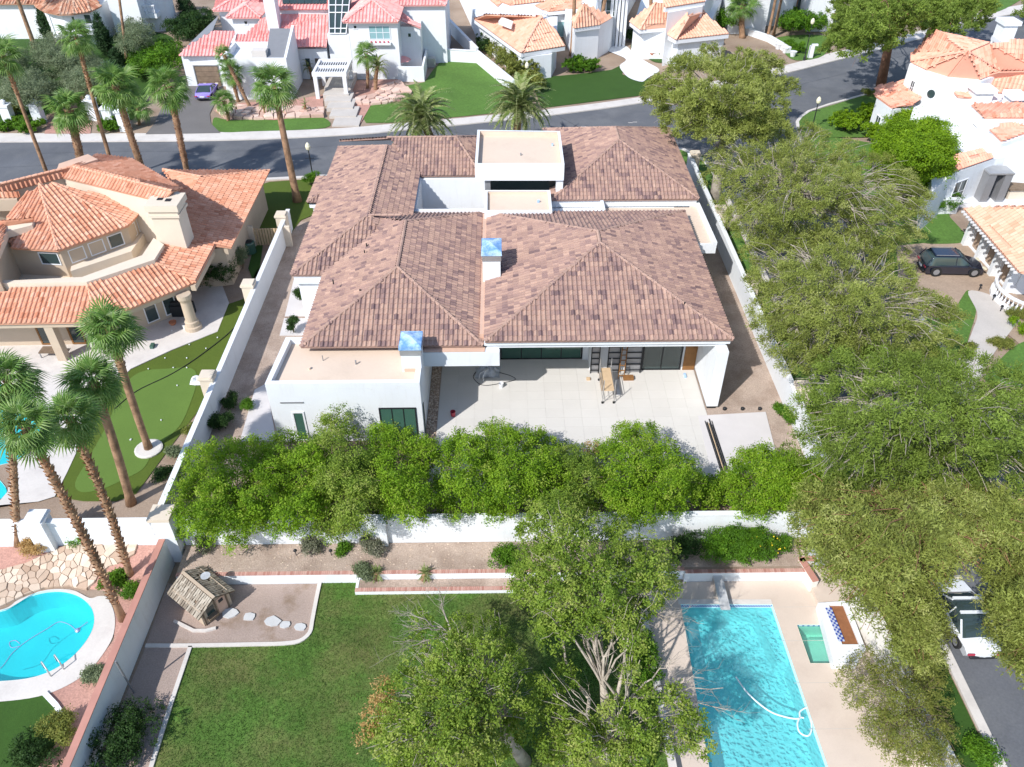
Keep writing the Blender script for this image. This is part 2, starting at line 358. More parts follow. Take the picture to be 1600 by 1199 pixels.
EASTX = [p for p in offset([q.xy for q in FEc], -9.9) if p.x > 48]
road_poly = [(p.x, p.y) for p in FEc]+[(p.x, p.y) for p in reversed(EASTX)]+list(reversed(east))+list(reversed(side_e))+list(reversed(side_w))+list(reversed(near))
sheet('road', road_poly, 0.0, MT['asphalt'])
def kerb(name, path, w=0.28, z=0.13, mat='walk', d=1):
    L_ = offset(path, 0.0); R_ = offset(path, w*d)
    return band(name, L_, R_, z, 0.15, MT[mat], kind='structure')
kerb('kerb', near+side_w, 0.45, 0.12, d=-1)
kerb('kerb', side_e+east+[(p.x, p.y) for p in EASTX], 0.35, 0.12, d=-1)
# far pavement
sw = [(-260,210),(0,210),(230,210),(400,207),(510,203),(560,200),(605,196),(710,187),(750,183),(860,172),(995,154),(1100,132),(1225,104),(1300,84),(1380,65),(1460,43),(1537,20),(1600,8)]
SW = [G(x, y).xy for x, y in sw]
SWc = curve([(p.x, p.y, 0) for p in SW], 4); SWc = [Vector((-260, SWc[0].y, 0))]+SWc+[SWc[-1]+(SWc[-1]-SWc[-2])*30]
band('pavement', [p.xy for p in SWc], [p.xy for p in FEc], 0.12, 0.15, MT['walk'])
# block of land on the far side, and lawns
sheet('yard_soil', [(p.x, p.y+.05) for p in SWc]+[(900,400),(900,900),(-400,900),(-400,100)], 0.08, MT['ground'])
def lawn(name, px, z=0.12, mat='grassfar', label=None, smooth=True, zz=0.0):
    P = [tuple(G(x, y, zz)) for x, y in px]
    if smooth: P = [tuple(p) for p in curve(P, 4, True)]
    return sheet(name, P, z, MT[mat])
lawn('lawn', [(335,186),(340,207),(400,207),(508,202),(506,186),(462,186),(430,190),(400,188),(360,190)], 0.14)
lawn('lawn', [(558,169),(572,194),(605,194),(710,185),(800,176),(838,158),(800,141),(747,92),(694,92),(676,112),(664,130),(634,136),(646,152),(620,163),(580,166)], 0.14, smooth=False)
lawn('lawn', [(846,171),(995,152),(1030,143),(1040,120),(1000,127),(972,118),(976,101),(955,111),(900,118),(854,122),(834,140)], 0.14, 'turf', smooth=False)
lawn('lawn', [(985,75),(1010,92),(1030,100),(1070,97),(1110,96),(1110,80),(1030,70),(1000,66)], 0.14, 'turf')
lawn('lawn', [(1215,60),(1292,58),(1287,88),(1243,96),(1222,80)], 0.14)
lawn('lawn', [(1540,0),(1620,-20),(1580,10),(1545,22)], 0.14)
sheet('path', [tuple(p)[:2] for p in curve([tuple(G(x, y)) for x, y in [(938,76),(975,73),(992,88),(1012,100),(1030,112),(1012,124),(1003,130),(985,125),(975,117),(968,105),(978,95),(958,85)]], 4, True)], 0.17, MT['white'])
sheet('driveway', [tuple(G(x, y))[:2] for x, y in [(228,212),(242,195),(262,150),(285,130),(300,134),(350,134),(338,160),(328,180),(330,195),(345,210)]], 0.15, MT['asphalt_old'])
sheet('driveway', [tuple(G(x, y))[:2] for x, y in [(70,211),(80,180),(120,130),(150,150),(142,211)]], 0.14, MT['pinkgravel'])
# right neighbour's corner lawn and driveway
lawn('lawn', [(1246,196),(1252,185),(1264,177),(1296,167),(1363,148),(1378,160),(1376,190),(1366,213),(1320,216),(1270,214),(1250,208)], 0.10)
lawn('lawn', [(1395,600),(1470,520),(1500,470),(1513,455),(1524,480),(1522,500),(1514,520),(1500,540),(1480,560)], 0.08)
lawn('lawn', [(1440,360),(1470,350),(1500,365),(1505,380),(1450,382),(1430,375)], 0.08)
lawn('lawn', [(1565,560),(1600,535),(1640,540),(1640,600),(1540,600)], 0.08)
sheet('driveway', [tuple(G(x, y))[:2] for x, y in [(1455,380),(1510,379),(1588,462),(1610,500),(1640,560),(1600,545),(1570,520),(1520,505),(1440,495),(1405,470),(1400,385)]], 0.06, MT['drive'])
sheet('path', [tuple(p)[:2] for p in curve([tuple(G(x, y)) for x, y in [(1512,457),(1545,462),(1560,478),(1590,500),(1584,512),(1548,560),(1500,640),(1450,640),(1500,560),(1520,515),(1526,490)]], 4, True)], 0.10, MT['concrete'])
# strip between the right garden wall and the side street
sheet('lawn', [(18.85,30),(21.1,30),(21.1,80),(18.85,82)], 0.06, MT['grassfar'])
sheet('lawn', [(18.85,5),(21.1,5),(21.1,29.5),(18.85,29.5)], 0.06, MT['turf'])
# central lot surfaces
sheet('side_yard', [(14.15,28.9),(18.6,28.9),(18.6,84),(13,84),(13,39),(14.15,39)], 0.006, MT['gravel'])
sheet('side_yard', [(-18.7,28.9),(-14.0,28.9),(-14.0,66),(-18.7,66)], 0.006, MT['gravel'])
sheet('front_lawn', [tuple(G(x, y))[:2] for x, y in [(405,290),(422,285),(482,281),(520,282),(505,330),(470,345),(450,372),(405,385)]], 0.05, MT['fringe'])
sheet('concrete_pad', [tuple(G(x, y))[:2] for x, y in [(459,438),(490,438),(482,495),(445,495)]], 0.04, MT['slab'], th=.05)
sheet('concrete_pad', [tuple(G(x, y))[:2] for x, y in [(444,498),(482,498),(478,525),(437,525)]], 0.04, MT['slab'], th=.05)
sheet('concrete_pad', [tuple(G(x, y))[:2] for x, y in [(398,610),(416,600),(432,690),(375,690)]], 0.04, MT['slab'], th=.05)
sheet('concrete_pad', [tuple(G(x, y))[:2] for x, y in [(1090,651),(1196,645),(1215,720),(1230,775),(1120,775)]], 0.075, MT['slab'], th=.07)
# patio: porcelain pavers laid one by one (1.2 m by 0.9 m) between the house and the trees
px0, px1, py0 = -4.25, 13.3, 33.6
patio = sheet('patio_base', [(px0-.3,py0-2),(px1,py0-2),(px1+.02,45.6),(px0-.3,45.6)], 0.03, MT['concrete'])
pv = []
for k in range(6):
    b = MB(); b.box(0,0,0,1.164,.895,.03,tone=(k+.5)/6); pv.append(b)
proto = [None]*6; rr = random.Random(4)
W['patio_base'] = Vector((0,0,0))
nx = int((px1-px0)/1.17); ny = int((45.4-py0)/.9)
for j in range(ny):
    for i in range(nx+1):
        x = px0+i*1.17; y = py0+j*.9
        if x+1.15 > px1: continue
        k = rr.randrange(6)
        if proto[k] is None: o = pv[k].build('paver', MT['paver'], patio, loc=(x,y,.03+rr.uniform(0,.004)), local=True); proto[k] = o
        else:
            o = proto[k].copy(); COL.objects.link(o); o.parent = patio; o.location = (x, y, .03+rr.uniform(0,.004))
# strip of cobbles beside the wing
b = MB(); b.box(-5.0,37.2,0,-4.3,45.4,.035); b.build('cobble_bed', MT['ground'], kind='structure')

lawn('ground_cover', [(-40,60),(60,50),(200,50),(270,60),(265,120),(235,150),(205,190),(150,180),(80,178),(60,190),(-40,190)], .10, 'turf')
sheet('lawn', [(32.1,44),(41,58),(41,66),(46,80),(33,86),(32.1,76)], 0.05, MT['grassfar'])
b = MB(); rr = random.Random(21)
def seam(pts, w=.035):
    P = [G(x, y, .004) for x, y in pts]; o_ = offset([p.xy for p in P], w/2); i_ = offset([p.xy for p in P], -w/2)
    for k in range(len(P)-1): b.add([(*i_[k],.006),(*i_[k+1],.006),(*o_[k+1],.006),(*o_[k],.006)], [(0,1,2,3)])
seam([(862,176),(915,205),(950,228),(985,255)],.05); seam([(700,205),(830,228),(1000,225),(1060,210)],.04); seam([(60,240),(200,237),(420,236),(520,228)],.04); seam([(1190,150),(1260,130),(1340,110),(1450,75)],.05); seam([(0,262),(90,258),(110,282)],.04)
b.build('tar_seam', MT['black'], kind='structure')
b = MB()
for px_, py_ in ((907,200),(912,198),(985,192),(992,191)):
    g = G(px_, py_); b.box(g.x-.25,g.y-.05,.001,g.x+.25,g.y+.06,.006)
b.build('road_mark', MT['walk'], kind='structure')
# left neighbour's yard: patio, putting green, fringe, dirt
def pxsheet(name, px, z, mat, smooth=False, **kw):
    P = [tuple(G(x, y)) for x, y in px]
    if smooth: P = curve(P, 4, True)
    return sheet(name, [(p[0],p[1]) for p in P], z, MT[mat], **kw)
pxsheet('turf', [(400,425),(410,412),(398,470),(352,575),(345,600),(325,625),(300,655),(262,705),(235,742),(213,772),(182,784),(130,784),(88,777),(105,740),(128,690),(140,640),(205,578),(270,548),(338,520),(356,476),(380,468)], .03, 'fringe')
pxsheet('putting_green', [(218,583),(262,577),(300,577),(308,595),(298,630),(282,665),(256,690),(238,700),(235,715),(222,735),(190,752),(160,765),(128,770),(118,755),(140,715),(170,660),(190,610)], .05, 'putting', True)
pxsheet('patio', [(-200,500),(0,500),(310,440),(345,440),(358,474),(340,519),(270,547),(205,577),(140,640),(100,700),(60,660),(0,600),(-200,600)], .055, 'walk', th=.05)
pxsheet('pool_deck', [(-10,795),(12,770),(25,722),(60,700),(66,668),(90,640),(140,640),(128,690),(105,740),(86,777),(60,785),(-100,800)], .056, 'walk')
pxsheet('turf', [(398,380),(412,376),(405,425),(396,440),(388,420)], .03, 'turf')
# ------------------------------------------------------------------ roofs laid tile by tile
def tile_profile(hi=True):
    if hi: return [-.5,-.30,-.17,0,.17,.30,.5],[.0,.004,.065,.09,.065,.004,.0]
    return [-.5,-.28,0,.28,.5],[0,.0,.10,.0,.0]
def tile_arrays(w, l, hi=True):
    us, hs = tile_profile(hi); n = len(us); V = []
    for vv, dz in ((0.0, .035), (l*1.06, .0)):
        for u, h in zip(us, hs): V.append((u*w, vv-0.0, h*w/.3+dz))
    for u, h in zip(us, hs): V.append((u*w, 0.0, max(h*w/.3-.02, 0)*.2-.01))
    F = [(i, i+1, n+i+1, n+i) for i in range(n-1)]+[(2*n+i, 2*n+i+1, i+1, i) for i in range(n-1)]
    return np.array(V, np.float32), np.array(F, np.int32)
def inside(poly, x, y):
    r = False; n = len(poly)
    for i in range(n):
        x1, y1 = poly[i]; x2, y2 = poly[(i+1) % n]
        if (y1 > y) != (y2 > y) and x < (x2-x1)*(y-y1)/(y2-y1)+x1: r = not r
    return r
def poly_normal(P):
    n = Vector((0,0,0))
    for i in range(1, len(P)-1): n += (P[i]-P[0]).cross(P[i+1]-P[0])
    n.normalize()
    return n if n.z > 0 else -n
def facet(rf, A, B_, k, px, extra=()):
    n = slope_n(A, B_, k); P = [Vector(A), Vector(B_)]+[OP(x, y, A, n) for x, y in px]
    rf.plane(P); return P, n
class Roof:
    """collects sloped planes; first two points of each plane are its eave, left to right seen from outside"""
    def __init__(s, w, l, mat, seed=1, hi=True, dark=0.35, spread=1.0, patches=0.0):
        s.w, s.l, s.mat, s.hi, s.rng = w, l, mat, hi, random.Random(seed); s.T = []; s.planes = []; s.caps = []; s.patches = patches; s.spread = spread
        s.npr = np.random.RandomState(seed)
    def plane(s, pts, holes=()):
        P = [Vector(p) for p in pts]
        if len(P) > 3:                                    # keep every plane truly flat
            m0 = (P[0]+P[1])/2; q = sum(P[2:], Vector())/len(P[2:]); n = (P[1]-P[0]).cross(q-m0).normalized()
            if n.z < 0: n = -n
            dev = max(abs((p-P[0]).dot(n)) for p in P)
            if dev > .06:                                 # not flat: split into flat triangles
                for k in range(1, len(P)-1): s.plane([P[0], P[k], P[k+1]])
                return s
        else: n = poly_normal(P)
        u = Vector((-n.y, n.x, 0))
        u = u.normalized() if u.length > .02 else (P[1]-P[0]).normalized()
        v = n.cross(u)
        if v.z < 0: u = -u; v = n.cross(u)
        s.planes.append(P); o = P[0]
        uv = [((p-o).dot(u), (p-o).dot(v)) for p in P]
        hv = [[((Vector(p)-o).dot(u), (Vector(p)-o).dot(v)) for p in h] for h in holes]
        u0, u1 = min(a for a, _ in uv), max(a for a, _ in uv); v0, v1 = min(b for _, b in uv), max(b for _, b in uv)
        nu = max(1, round((u1-u0)/s.w)); w = (u1-u0)/nu; nv = int((v1-v0)/s.l)+1
        for j in range(nv):
            vv = v0+j*s.l-0.04
            for i in range(nu):
                uu = u0+(i+.5)*w
                if inside(uv, uu, vv+s.l*.45) and not any(inside(h, uu, vv+s.l*.45) for h in hv):
                    t = min(.999, max(0, s.rng.gauss(.58, .2)))
                    if s.rng.random() < .07: t = s.rng.uniform(0, .3)
                    s.T.append((o+u*uu+v*vv+n*0.02, u, v, n, t))
        return s
    def cap(s, *pts): s.caps.append([Vector(p) for p in pts]); return s
    def hip(s, x0, y0, x1, y1, e, k, ridge_axis='y', ridge=None, cut=None):
        """full hip roof on a rectangle; k is the slope"""
        if ridge_axis == 'y':
            h = (x1-x0)/2; c = (x0+x1)/2; a = (c, y0+h, e+k*h); b = (c, y1-h, e+k*h)
        else:
            h = (y1-y0)/2; c = (y0+y1)/2; a = (x0+h, c, e+k*h); b = (x1-h, c, e+k*h)
        A, B_, C_, D_ = (x0,y0,e),(x1,y0,e),(x1,y1,e),(x0,y1,e)
        if ridge_axis == 'y':
            s.plane([A, B_, a]); s.plane([B_, C_, b, a]); s.plane([C_, D_, b]); s.plane([D_, A, a, b])
            s.cap(a, A); s.cap(a, B_); s.cap(b, C_); s.cap(b, D_); s.cap(a, b)
        else:
            s.plane([A, B_, b, a]); s.plane([B_, C_, b]); s.plane([C_, D_, a, b]); s.plane([D_, A, a])
            s.cap(a, A); s.cap(b, B_); s.cap(b, C_); s.cap(a, D_); s.cap(a, b)
        return a, b
    def build(s, parent, base_mat, individual=0, capr=None, th=.12, name='roof'):
        b = MB()
        for P in s.planes:
            n = len(P); Q = [p-Vector((0,0,th)) for p in P]
            nrm = (P[1]-P[0]).cross(P[2]-P[1]); 
            f = list(range(n)) if nrm.z > 0 else list(reversed(range(n)))
            b.add(list(P)+Q, [f, [i+n for i in reversed(f)]]+[(i, (i+1) % n, (i+1) % n+n, i+n) for i in range(n)])
        rf = b.build(name, base_mat, parent)
        s.T.sort(key=lambda t: t[0].y-0.3*t[0].z)
        V0, F0 = tile_arrays(s.w, s.l, s.hi)
        NV = 8; proto = []
        indiv = s.T[:individual]; rest = s.T[individual:]
        off = W[rf.name] if rf.name in W else Vector((0,0,0))
        for i, (o, u, v, n, t) in enumerate(indiv):
            k = int(t*NV)
            mt = Matrix((( u.x, v.x, n.x, o.x-off.x),(u.y, v.y, n.y, o.y-off.y),(u.z, v.z, n.z, o.z-off.z),(0,0,0,1)))
            while len(proto) < NV:
                bb = MB(); bb.addnp(V0, F0, np.full(len(F0), (len(proto)+.5)/NV)); 
                ob = bb.build('roof_tile', s.mat, rf, loc=(0,0,0), local=True); COL.objects.unlink(ob); proto.append(ob)
            c = bpy.data.objects.new('roof_tile', proto[k].data); COL.objects.link(c); c.parent = rf
            jit = Matrix.Rotation(s.rng.uniform(-.03,.03), 4, 'Z') @ Matrix.Translation((0,0,s.rng.uniform(0,.012)))
            c.matrix_local = mt @ jit
        if rest:
            n = len(rest)
            O = np.array([tuple(t[0]) for t in rest]); U = np.array([tuple(t[1]) for t in rest]); Vv = np.array([tuple(t[2]) for t in rest]); Nn = np.array([tuple(t[3]) for t in rest])
            tone = np.array([t[4] for t in rest])
            O = O+Nn*s.npr.uniform(0,.012,(n,1))
            X = O[:,None,:]+V0[None,:,0:1]*U[:,None,:]+V0[None,:,1:2]*Vv[:,None,:]+V0[None,:,2:3]*Nn[:,None,:]
            Fa = (F0[None]+(np.arange(n)*len(V0))[:,None,None]).reshape(-1, 4)
            bb = MB(); bb.addnp(X.reshape(-1, 3), Fa, np.repeat(tone, len(F0)))
            bb.build('roof_tile', s.mat, rf, kind='stuff')
        if s.caps:
            r = capr or s.w*.42; bb = MB()
            for c in s.caps:
                for a, d in zip(c[:-1], c[1:]):
                    if a.z < d.z: a, d = d, a
                    L_ = (d-a).length; m = max(1, int(L_/(s.l*1.0))); dr = (d-a).normalized(); sd = dr.cross(Vector((0,0,1))).normalized(); up = sd.cross(dr)
                    if up.z < 0: up = -up
                    for i in range(m):
                        p = a+dr*(L_*i/m); q = a+dr*(L_*(i+1.08)/m); rv = []
                        for pt, rr_, lift in ((p, r*.86, .03), (q, r, .05)):
                            for ww in (-1.0, -.6, 0, .6, 1.0):
                                rv.append(pt+sd*(rr_*math.sin(ww*math.pi/2))+up*(rr_*math.cos(ww*math.pi/2)*.8+lift))
                        bb.add(rv, [(k, k+1, k+6, k+5) for k in range(4)], s.rng.uniform(.55,1.0))
            bb.build('ridge_tile', s.mat, rf, kind='stuff')
        for p in proto: bpy.data.objects.remove(p)
        return rf
def wall_box(parent, x0, y0, z0, x1, y1, z1, mat='stucco', name='wall'):
    b = MB(); b.box(x0,y0,z0,x1,y1,z1); return b.build(name, MT[mat], parent)
def parapet_roof(parent, pts, z0, z_roof, z_top, t=.25, wall='stucco', top='flatroof', name='wall', inner=None):
    """a flat-roofed block: outer walls, parapet and the roof surface behind it"""
    P = ccw([(p[0], p[1]) for p in pts]); n = len(P)
    ins = []
    for i in range(n):
        a = Vector(P[i-1]); b_ = Vector(P[i]); c = Vector(P[(i+1) % n])
        d1 = (b_-a).normalized(); d2 = (c-b_).normalized(); n1 = Vector((-d1.y, d1.x)); n2 = Vector((-d2.y, d2.x))
        m = (n1+n2); m = m/max(m.dot(n1), .2)
        ins.append(b_+m*t)
    b = MB()
    for i in range(n):
        j = (i+1) % n
        b.add([(*P[i],z0),(*P[j],z0),(*P[j],z_top),(*P[i],z_top)], [(0,1,2,3)])
        b.add([(*P[i],z_top),(*P[j],z_top),(*ins[j],z_top),(*ins[i],z_top)], [(0,1,2,3)])
        if inner is None: b.add([(*ins[i],z_top),(*ins[j],z_top),(*ins[j],z_roof),(*ins[i],z_roof)], [(0,1,2,3)])
    if z0 > 0.3: b.poly([(*p, z0) for p in reversed(P)])
    w = b.build(name, MT[wall], parent)
    b = MB(); b.poly([(*p, z_roof) for p in ins])
    if inner:
        for i in range(n):
            j = (i+1) % n
            b.add([(*ins[i],z_top-.02),(*ins[j],z_top-.02),(*ins[j],z_roof),(*ins[i],z_roof)], [(0,1,2,3)])
    b.build('flat_roof', MT[top], parent)
    return w
def window(parent, A, B_, z0, z1, cols=1, rows=1, glass='glass', frame='white', fw=.07, out=None, name='window', sill=False, depth=.06):
    """window on a vertical wall between plan points A and B; out = outward direction"""
    A = Vector((A[0],A[1])); B_ = Vector((B_[0],B_[1])); u = (B_-A); L_ = u.length; u.normalize()
    nrm = Vector(out).normalized() if out is not None else Vector((u.y, -u.x))
    def P(a, d, z): q = A+u*a+nrm*d; return (q.x, q.y, z)
    b = MB()
    def bar(a0, a1, c0, c1, dd=depth):
        v = [P(a0,-.02,c0),P(a1,-.02,c0),P(a1,-.02,c1),P(a0,-.02,c1),P(a0,dd,c0),P(a1,dd,c0),P(a1,dd,c1),P(a0,dd,c1)]
        b.add(v, [(3,2,1,0),(4,5,6,7),(0,1,5,4),(1,2,6,5),(2,3,7,6),(3,0,4,7)])
    bar(0,fw,z0,z1); bar(L_-fw,L_,z0,z1); bar(fw,L_-fw,z0,z0+fw); bar(fw,L_-fw,z1-fw,z1)
    iw = (L_-2*fw)/cols; ih = (z1-z0-2*fw)/rows
    for c in range(1, cols): bar(fw+c*iw-fw*.35, fw+c*iw+fw*.35, z0+fw, z1-fw, depth*.8)
    for r in range(1, rows): bar(fw, L_-fw, z0+fw+r*ih-fw*.3, z0+fw+r*ih+fw*.3, depth*.7)
    f = b.build(name, MT[frame], parent)
    for c in range(cols):
        g = MB(); a0 = fw+c*iw+fw*.2; a1 = fw+(c+1)*iw-fw*.2
        v = [P(a0,.005,z0+fw*.8),P(a1,.005,z0+fw*.8),P(a1,.005,z1-fw*.8),P(a0,.005,z1-fw*.8),P(a0,.02,z0+fw*.8),P(a1,.02,z0+fw*.8),P(a1,.02,z1-fw*.8),P(a0,.02,z1-fw*.8)]
        g.add(v, [(3,2,1,0),(4,5,6,7),(0,1,5,4),(1,2,6,5),(2,3,7,6),(3,0,4,7)]); g.build('pane', MT[glass], f)
    return f
# ------------------------------------------------------------------ the white house under brown hip roofs, in the middle
house = thing('modern_house', (0,50,0), 'large white modern house with brown blended tile roofs in the middle', 'house')
EZ = 5.4
rf = Roof(.30, .40, MT['tile_brown'], 7)
# right front roof
rx0, rx1, ry0, ry1 = -1.12, 14.3, 40.15, 57.1
rf.hip(rx0, ry0, rx1, ry1, EZ, .325, 'y')
# left front roof (a little lower)
LE = 4.95; lx0, lx1, ly0, ly1 = -12.6, -1.25, 40.35, 58.0
hx = (lx1-lx0)/2; lc = (lx0+lx1)/2; lk = .40; lr = LE+lk*hx
a = (lc, ly0+hx, lr); b_ = (lc, ly1-hx, lr)
rf.plane([(lx0,ly0,LE),(lx1,ly0,LE),a]); rf.plane([(lx1,ly0,LE),(lx1,ly1,LE),b_,a]); rf.plane([(lx0,ly1,LE),(lx0,ly0,LE),a,b_]); rf.plane([(lx1,ly1,LE),(lx0,ly1,LE),b_])
rf.cap(a,(lx0,ly0,LE)); rf.cap(a,(lx1,ly0,LE)); rf.cap(a,b_); rf.cap(b_,(lx1,ly1,LE))
# west wing roof
WE = 4.9; wx0, wx1, wy0, wy1 = -14.9, -4.9, 48.9, 71.0; wh = (wx1-wx0)/2; wk = lk; wr = WE+wk*wh; wc = (wx0+wx1)/2
a = (wc, wy0+wh, wr); b_ = (wc, wy1-wh+.5, wr)
rf.plane([(wx0,wy0,WE),(wx1,wy0,WE),a]); rf.plane([(wx0,wy1,WE),(wx0,wy0,WE),a,b_])
cx1 = -6.9; cz = WE+wk*(wx1-cx1)                                     # the wing's east slope ends at the courtyard
rf.plane([(cx1,wy0+.5,cz),(cx1,wy1,cz),b_,a])
rf.cap(a,(wx0,wy0,WE)); rf.cap(a,b_); rf.cap(a,(wc+2.4,wy0+wh,wr)); rf.cap(b_,(wx0,wy1,WE))
# north wing roof, ridge across
ny0, ny1 = 60.4+3.0, 71.6; nh = (ny1-ny0)/2; NE_ = 5.6; nr = NE_+.40*nh; nc = (ny0+ny1)/2
a = (wc, nc, nr); b2 = (-3.9, nc, nr)
rf.plane([(-7.6,ny0,NE_),(-1.7,ny0,NE_),b2,(-9.5,nc,nr)]); rf.plane([(-1.7,ny0,NE_),(-1.7,ny1,NE_),b2])
rf.plane([(-1.7,ny1,NE_),(wx0,ny1,NE_-.3),a,b2]); rf.cap(a,b2); rf.cap(b2,(-1.7,ny0,NE_)); rf.cap(b2,(-1.7,ny1,NE_))
# porch roof at the west side
PE = 4.3; rf.plane([(-16.1,61.2,PE),(-13.3,61.2,PE),(-13.6,63.3,PE+.8)]); rf.plane([(-16.1,66.0,PE),(-16.1,61.2,PE),(-13.9,63.4,PE+.8),(-13.9,64.2,PE+.8)])
rf.plane([(-16.1,61.2,PE),(-12.6,61.2,PE),(-12.0,63.4,PE+.8),(-13.9,63.4,PE+.8)]); rf.plane([(-12.6,66.0,PE),(-16.1,66.0,PE),(-13.9,64.2,PE+.8),(-12.0,64.2,PE+.8)])
rf.cap((-13.9,63.4,PE+.8),(-16.1,61.2,PE)); rf.cap((-13.9,63.6,PE+.8),(-12.2,63.6,PE+.8))
# north-east roof
qx0, qx1, qy0, qy1, QE = 4.0, 15.9, 59.4, 74.0, 5.3; qk = .42
rf.hip(qx0, qy0, qx1, qy1, QE, qk, 'y')
rf.build(house, MT['tile_brown'], individual=300)
# roofline boxes
def fascia(x0, y0, x1, y1, z0, z1, t=.2):
    b = MB(); b.box(x0,y0,z0,x1,y0+t,z1); b.box(x0,y1-t,z0,x1,y1,z1); b.box(x0,y0+t,z0,x0+t,y1-t,z1); b.box(x1-t,y0+t,z0,x1,y1-t,z1)
    return b.build('fascia', MT['stucco'], house)
fascia(rx0-.05, ry0+.12, rx1-.1, ry1-.1, 4.98, 5.30)
b = MB(); b.box(rx0+.1,ry0+.25,4.72,rx1-.32,ry1-.3,4.98); b.build('soffit', MT['stucco'], house)
b = MB(); b.box(wx0+.12,wy0+.12,4.1,-12.7,wy0+.32,4.78); b.box(wx0+.12,wy0+.321,4.1,wx0+.32,wy1-.1,4.78); b.build('fascia', MT['stucco'], house)
fascia(-16.0, 61.35, -12.9, 65.9, 3.75, 4.18)
b = MB(); b.box(lx0+.2,44.9,4.3,lx1+.05,57.5,4.8); b.build('soffit', MT['stucco'], house)
fascia(qx0+.1, qy0+.15, qx1-.1, qy1-.1, 4.6, 5.18)
# walls
wall_box(house, 13.35, 39.75, 0.25, 14.08, 44.0, 4.718)
b = MB(); b.box(13.42,39.85,0,14.0,43.9,.25); b.build('wall_base', MT['black'], house)
wall_box(house, -0.9, 45.3, 0, 6.0, 56.9, 4.71)
wall_box(house, 6.0, 43.95, 0, 14.05, 56.9, 4.71)
wall_box(house, -12.3, 45.0, 0, -0.9, 57.9, 4.298)
wall_box(house, -14.6, 49.3, 0, -7.2, 70.6, 4.098)
wall_box(house, -15.8, 61.6, 0, -14.6, 65.6, 3.748)
wall_box(house, -7.2, 63.5, 0, 4.2, 71.2, 5.3)
wall_box(house, 4.2, 59.9, 0, 15.6, 73.6, 4.6)
wall_box(house, 3.9, 56.9, 0, 14.05, 59.9, 4.5)
# courtyard: three white walls
b = MB(); b.box(-7.15,57.9,.2,-6.75,63.27,5.5); b.box(-7.15,57.55,.2,-1.35,57.89,5.35); b.box(-6.749,63.2,.2,-1.37,63.5,5.36); b.build('courtyard_wall', MT['stucco'], house)
b = MB(); b.box(-6.75,57.9,.2,-1.4,63.2,.3); b.build('flat_roof', MT['flatroof'], house)
# guest wing with parapet, front left
wing = [(-14.15,37.05),(-4.98,37.05),(-4.98,41.2),(-4.98,44.9),(-12.3,44.9),(-12.3,41.75),(-13.85,41.75)]
b = MB()
for (p, q) in ((0,1),(1,3),(3,4),(4,5),(5,6),(6,0)):
    A_, C_ = wing[p], wing[q]; zt = 4.301
    b.add([(*A_,0),(*C_,0),(*C_,zt),(*A_,zt)], [(0,1,2,3)])
def rib(A_, C_, t, z0, z1, mat='stucco', name='parapet'):
    d = (Vector(C_)-Vector(A_)); nn = Vector((-d.y, d.x)).normalized()*t
    bb = MB(); bb.prism([A_, C_, tuple(Vector(C_)+nn), tuple(Vector(A_)+nn)], z0, z1); return bb.build(name, MT[mat], house)
b.build('wall', MT['stucco'], house)
wp = MB(); wp.prism([(-14.15,37.05),(-4.98,37.05),(-4.98,37.35),(-13.85,37.35)], 4.302, 4.702)
wp.prism([(-14.15,37.05),(-13.83,37.35),(-13.5,41.5),(-13.85,41.75)], 4.302, 4.7025)
wp.prism([(-13.85,41.75),(-13.5,41.5),(-12.35,41.5),(-12.35,41.75)], 4.302, 4.701)
wp.prism([(-5.3,37.35),(-4.98,37.35),(-4.98,38.5),(-5.3,38.5)], 4.302, 4.701); wp.build('parapet', MT['stucco'], house)
b = MB(); b.poly([(-13.85,37.3,4.32),(-5.25,37.3,4.32),(-5.25,44.9,4.32),(-12.3,44.9,4.32),(-12.4,41.6,4.32),(-13.55,41.6,4.32)]); b.build('flat_roof', MT['flatroof'], house)
def vent(x, y, z, h=.25, r=.06, mat='grey'):
    b = MB(); b.tube([(x,y,z-.05),(x,y,z+h)], r, 8); return b.build('roof_vent', MT[mat], house)
p = AY(459,577,38.4); vent(-11.9,38.9,4.32,.15,.09,'flatroof'); vent(-9.1,39.35,4.32,.3,.05); vent(-11.2,39.75,4.32,.4,.03)
# beam and flashing between wing and patio roof
b = MB(); b.box(-4.978,40.0,3.6,-0.22,40.32,4.68); b.box(-4.978,40.32,4.4,-0.25,44.9,4.66); b.build('beam', MT['stucco'], house)
b = MB(); b.box(-4.97,40.02,4.70,-1.14,40.5,4.74); b.build('flashing', MT['flashing'], house)
b = MB(); b.box(-1.45,41.0,4.9,-.95,57.0,5.36); b.box(-1.2,40.9,4.6,-1.08,57.2,5.395); b.build('flashing', MT['flashing'], house)
# wing window and door
window(house, (-7.62,37.05), (-5.35,37.05), .1, 2.75, 3, 1, 'glass_green', 'black', .07, (0,-1))
window(house, (-12.95,37.05), (-12.2,37.05), .1, 2.5, 1, 1, 'glass_green', 'white', .1, (0,-1), name='door')
b = MB(); b.box(-13.5,37.0,3.2,-12.1,37.05,3.28); b.build('wall_groove', MT['grey'], house)
b = MB(); b.box(-4.96,37.4,0.2,-4.93,37.75,2.6); b.build('side_glass', MT['glass_green'], house)
b = MB(); b.box(-10.9,36.2,0,-10.8,36.3,1.5); b.obox((-10.6,36.5,1.1),(0,.3,1),(2.2,.12,.06)); b.build('leaning_board', MT['lumber'])
bpy.data.objects['leaning_board']['label'] = 'grey lumber board leaning on the front wall of the white guest wing'; bpy.data.objects['leaning_board']['category'] = 'board'
